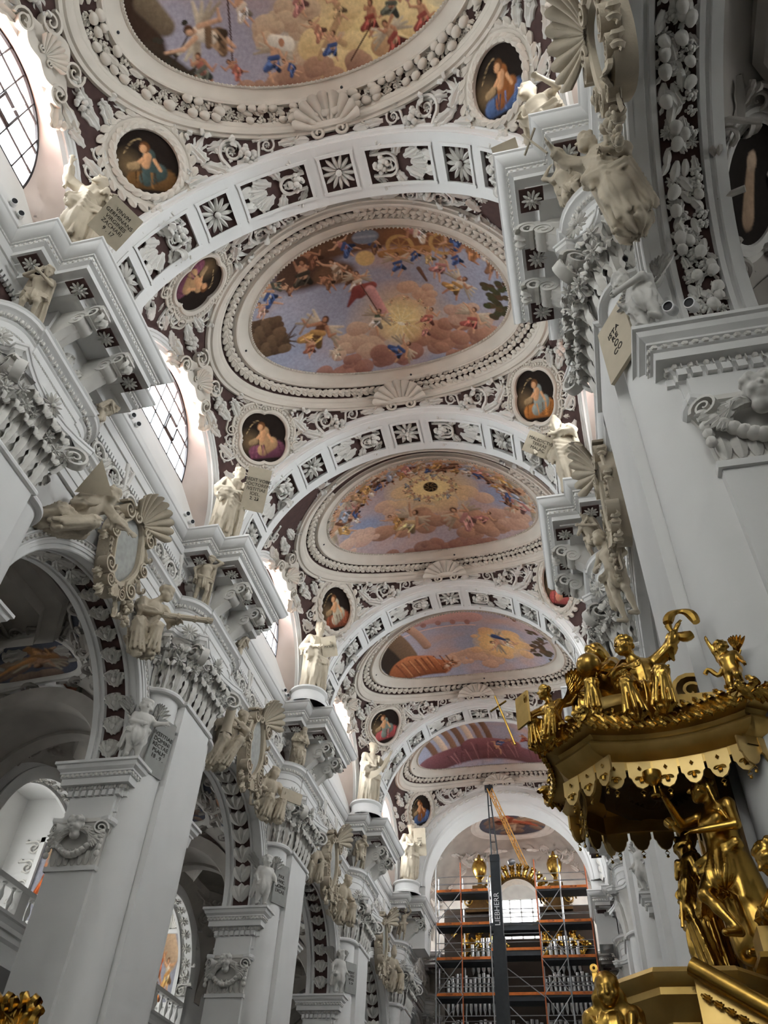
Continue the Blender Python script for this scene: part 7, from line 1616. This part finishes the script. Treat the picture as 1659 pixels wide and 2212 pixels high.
e = gold('gilded_statue', 'gilded hooded man with deep set eyes on the near corner of the pulpit', STAND, (4.97, 6.98, 2.12), 1.45, (-.15, -1), dict(elL=(.3, -.15, 1.1), haL=(.1, -.3, 1.05), look=(.1, -1, -.12), head=(0, -.08, 1.62)), 48, .014, robe='heavy', hood=True, hair='none')
tag(mk(G().box(-.03, .03, -.05, .05, 0, .12).lathe([(.02, -.06), (.05, -.06), (.05, .06), (.02, .06), (.02, -.06)], 14, M=tr(0, 0, .16) @ rotx(math.pi / 2)), 'rail_bracket', 'gold', M=tr(4.88, 7.0, 3.50) @ scl(np.eye(4), .6)), 'small gilded ring bracket above the hooded man', 'bracket')
# gilded crown of a chandelier at the lower left corner
e = empty('chandelier_crown', (-6.3, 15.6, 4.9)); tag(e, 'gilded leafy crown ornament at the bottom left corner', 'ornament')
for k in range(7): a = -.5 + k * .17; ob('crown_leaf', libmesh('curled_leaf', 'gold'), e, scl(frame((.12 * k - .35, 0, .0), (.3 * (k - 3) * .3, -.1, 1), (.3, -1, 0)), .75 + .08 * (k % 3)))
g = G()
for k in range(3): g.tube(np.stack([.1 * k - .3 + .35 * np.sin(np.linspace(0, 3, 12)), np.full(12, -.05 * k), .35 * np.linspace(0, 1.6, 12)], 1), .025, 6)
mk(g, 'crown_stem', 'gold', e)
# ------------------------------------------------------------------ organ, scaffold and crane at the west end
e = empty('organ', (0, 59.2, 0)); tag(e, 'dark and gilded organ case with tin pipes behind the scaffold', 'organ')
mk(G().box(-5.2, -1.5, .4, 2.6, 8, 22.6).box(1.5, 5.2, .4, 2.6, 8, 22.6).box(-1.6, 1.6, .6, 2.6, 8, 20.6), 'case', plain('dark_organ_wood', (.035, .022, .014), .5), e, False)
for x in (-2.6, 2.9):
    mk(G().box(x - 1.0, x + 1.0, .1, 1.6, 22.3, 22.6).box(x - .8, x + .8, .2, 1.5, 22.6, 23.6).box(x - .95, x + .95, .1, 1.6, 23.6, 23.75).box(x - .5, x + .5, .3, 1.4, 23.75, 24.2), 'tower_top', 'gold_dark', e, False)
    mk(G().lathe([(0, 24.2), (.25, 24.2), (.18, 24.4), (.14, 24.75), (.32, 24.95), (.5, 25.3), (.55, 25.7), (.45, 26.0), (.32, 26.1), (.36, 26.2), (.15, 26.35), (.08, 26.6), (0, 26.65)], 18, cen=(x, .8)), 'urn', 'gold', e)
    for sg in (-1, 1): ob('tower_scroll', libmesh('volute', 'gold'), e, scl(tr(x + sg * .85, .3, 23.1), sg * 1.1, 1.2, 1.1))
    for k in range(10): ob('case_leaf', libmesh('curled_leaf', 'gold'), e, scl(frame((x - 1.4 + .31 * k, .3, 21.6 - .5 * (k % 3)), ((k % 3) - 1, 0, -1), (0, -1, 0)), 1.1)); ob('case_leaf', libmesh('acanthus_leaf', 'gold'), e, scl(frame((x - 1.4 + .31 * k, .3, 19.0 + .6 * (k % 2)), (.4, 0, 1), (0, -1, 0)), .9))
g = G()
th = np.linspace(.1, math.pi - .1, 20); g.loft(np.stack([np.array([(r * math.cos(t) + .1, y, 23.0 + r * math.sin(t) * 1.0) for r, y in ((1.9, .3), (1.55, .3), (1.55, 1.4), (1.9, 1.4))]) for t in th]), closed_v=True); mk(g, 'centre_arch', 'gold_dark', e, True, 35)
for k in range(14): t = math.pi * (k + .5) / 14; ob('case_leaf', libmesh('curled_leaf', 'gold'), e, scl(frame((1.7 * math.cos(t) + .1, .25, 23 + 1.7 * math.sin(t)), (math.cos(t), 0, math.sin(t)), (0, -1, 0)), .9))
PIPE = G().lathe([(.02, 0), (.11, .35), (.11, 2.6), (.10, 2.6), (.10, 2.4)], 12).mesh('pipe', 'pipe')
for zl, xs_ in ((18.3, np.arange(-3.2, -1.5, .36)), (18.3, np.arange(2.1, 4.0, .36)), (15.9, np.arange(-4.9, -1.2, .30)), (15.9, np.arange(1.6, 5.0, .30)), (13.2, np.arange(-4.9, 5.0, .30))):
    for k, x in enumerate(xs_): ob('pipe', PIPE, e, tr(x, .2, zl) @ scl(np.eye(4), 1.5 if zl > 18 else 1.25, 1.5 if zl > 18 else 1.25, .72 + .16 * abs(math.sin(k * .6)) + (.0 if zl > 18 else .08)))
e = empty('scaffold', (0, 56, 0)); tag(e, 'steel scaffold with orange toe boards and dark decks in front of the organ', 'scaffold')
def tube_(p0, p1, r, nm, mt): mk(G().tube([p0, p1], r, 7), nm, mt, e)
LV = [22.25, 20.15, 18.07, 16.03, 13.95]
xl_ = [-5.05, -3.35, -1.45, 1.7, 3.3, 5.05]
for x in xl_:
    for y in (-.6, .6): tube_((x, y, 8), (x, y, 24.2 if y < 0 else 23.6), .045, 'standard', 'orange_pole' if x in (-3.35, 1.7, 5.05) and y < 0 else 'steel')
BRD = {}
for x0, x1 in ((-5.05, -3.35), (-3.35, -1.45), (1.7, 3.3), (3.3, 5.05)):
    for z in LV:
        mk(G().box(x0 + .05, x1 - .05, -.66, -.62, z, z + .16), 'toe_board', 'orange', e, False); mk(G().box(x0, x1, -.6, .6, z - .12, z), 'deck', 'deck', e, False)
        for dz in (.5, 1.0): tube_((x0, -.6, z + dz), (x1, -.6, z + dz), .028, 'guard_rail', 'steel'); tube_((x0, .6, z + dz), (x1, .6, z + dz), .028, 'guard_rail', 'steel')
        text_on(e, 'ÖLLER', frame(((x0 + x1) / 2, -.665, z + .08), (1, 0, 0), (0, -1, 0)), .15, 'deck')
for z in (18.55, 16.03, 13.95, 20.05):
    mk(G().box(-1.45, 1.7, -.66, -.62, z, z + .16), 'toe_board', 'orange' if z != 20.05 else 'deck', e, False); mk(G().box(-1.45, 1.7, -.6, .6, z - .3, z), 'deck', 'deck', e, False)
    for dz in (.5, 1.0): tube_((-1.45, -.6, z + dz), (1.7, -.6, z + dz), .028, 'guard_rail', 'steel')
for k, (x0, x1) in enumerate(((-5.05, -3.35), (3.3, 1.7), (-3.35, -5.05), (1.7, 3.3))):
    for j, z in enumerate(LV[:-1]):
        tube_((x0 if (j + k) % 2 else x1, -.64, z - 2.0), (x1 if (j + k) % 2 else x0, -.64, z), .028, 'brace', 'steel')
tube_((-1.0, -.66, 17.9), (1.7, -.66, 15.9), .03, 'brace', 'steel'); tube_((-1.0, -.66, 15.9), (1.7, -.66, 13.4), .03, 'brace', 'steel')
# mobile crane in front of it
e = empty('crane', (-.35, 50, 0)); tag(e, 'black telescopic crane boom with ochre lattice jib before the organ', 'crane')
mk(G().box(-.36, .36, -.3, .3, 6, 17.6), 'boom_section', 'boom', e, False); mk(G().box(-.29, .29, -.25, .25, 17.6, 22.1), 'boom_section', 'boom', e, False)
for sg in (-1, 1): mk(G().tube([(sg * .2, 0, 22.1), (sg * .06 - .2, 0, 26.8)], .05, 6), 'boom_strut', 'boom', e)
mk(G().box(-.42, .1, -.2, .2, 26.6, 26.95).box(-.3, .3, -.28, .28, 21.9, 22.3), 'boom_head', 'boom', e, False)
for k in range(5): mk(G().tube([(-.2 + .0 * k, 0, 22.4 + .8 * k), (.12 - .05 * k, 0, 22.4 + .8 * k)], .025, 6), 'rung', 'boom', e)
p0, p1 = np.array([-.1, -.1, 26.7]), np.array([1.75, .9, 22.0])
for a in ((-.16, -.1), (.16, -.1), (0, .2)): mk(G().tube([p0 + [a[0], a[1], 0], p1 + [a[0], a[1], 0]], .04, 6), 'jib_chord', 'boom_yellow', e)
for k in range(15):
    t0, t1 = k / 15, (k + 1) / 15; s0 = -.16 if k % 2 else .16; mk(G().tube([p0 + (p1 - p0) * t0 + [s0, -.1, 0], p0 + (p1 - p0) * t1 + [-s0, -.1, 0]], .025, 5).tube([p0 + (p1 - p0) * t0 + [s0, -.1, 0], p0 + (p1 - p0) * t1 + [0, .2, 0]], .025, 5), 'jib_lacing', 'boom_yellow', e)
mk(G().lathe([(0, -.25), (.16, -.2), (.2, 0), (.14, .2), (0, .25)], 10, M=tr(1.0, .2, 22.0) @ roty(1.2)), 'hook_block', 'steel', e)
text_on(e, 'LIEBHERR', frame((.0, -.262, 19.1), (0, 0, 1), (0, -1, 0)), .44, 'white')
flush_texts()
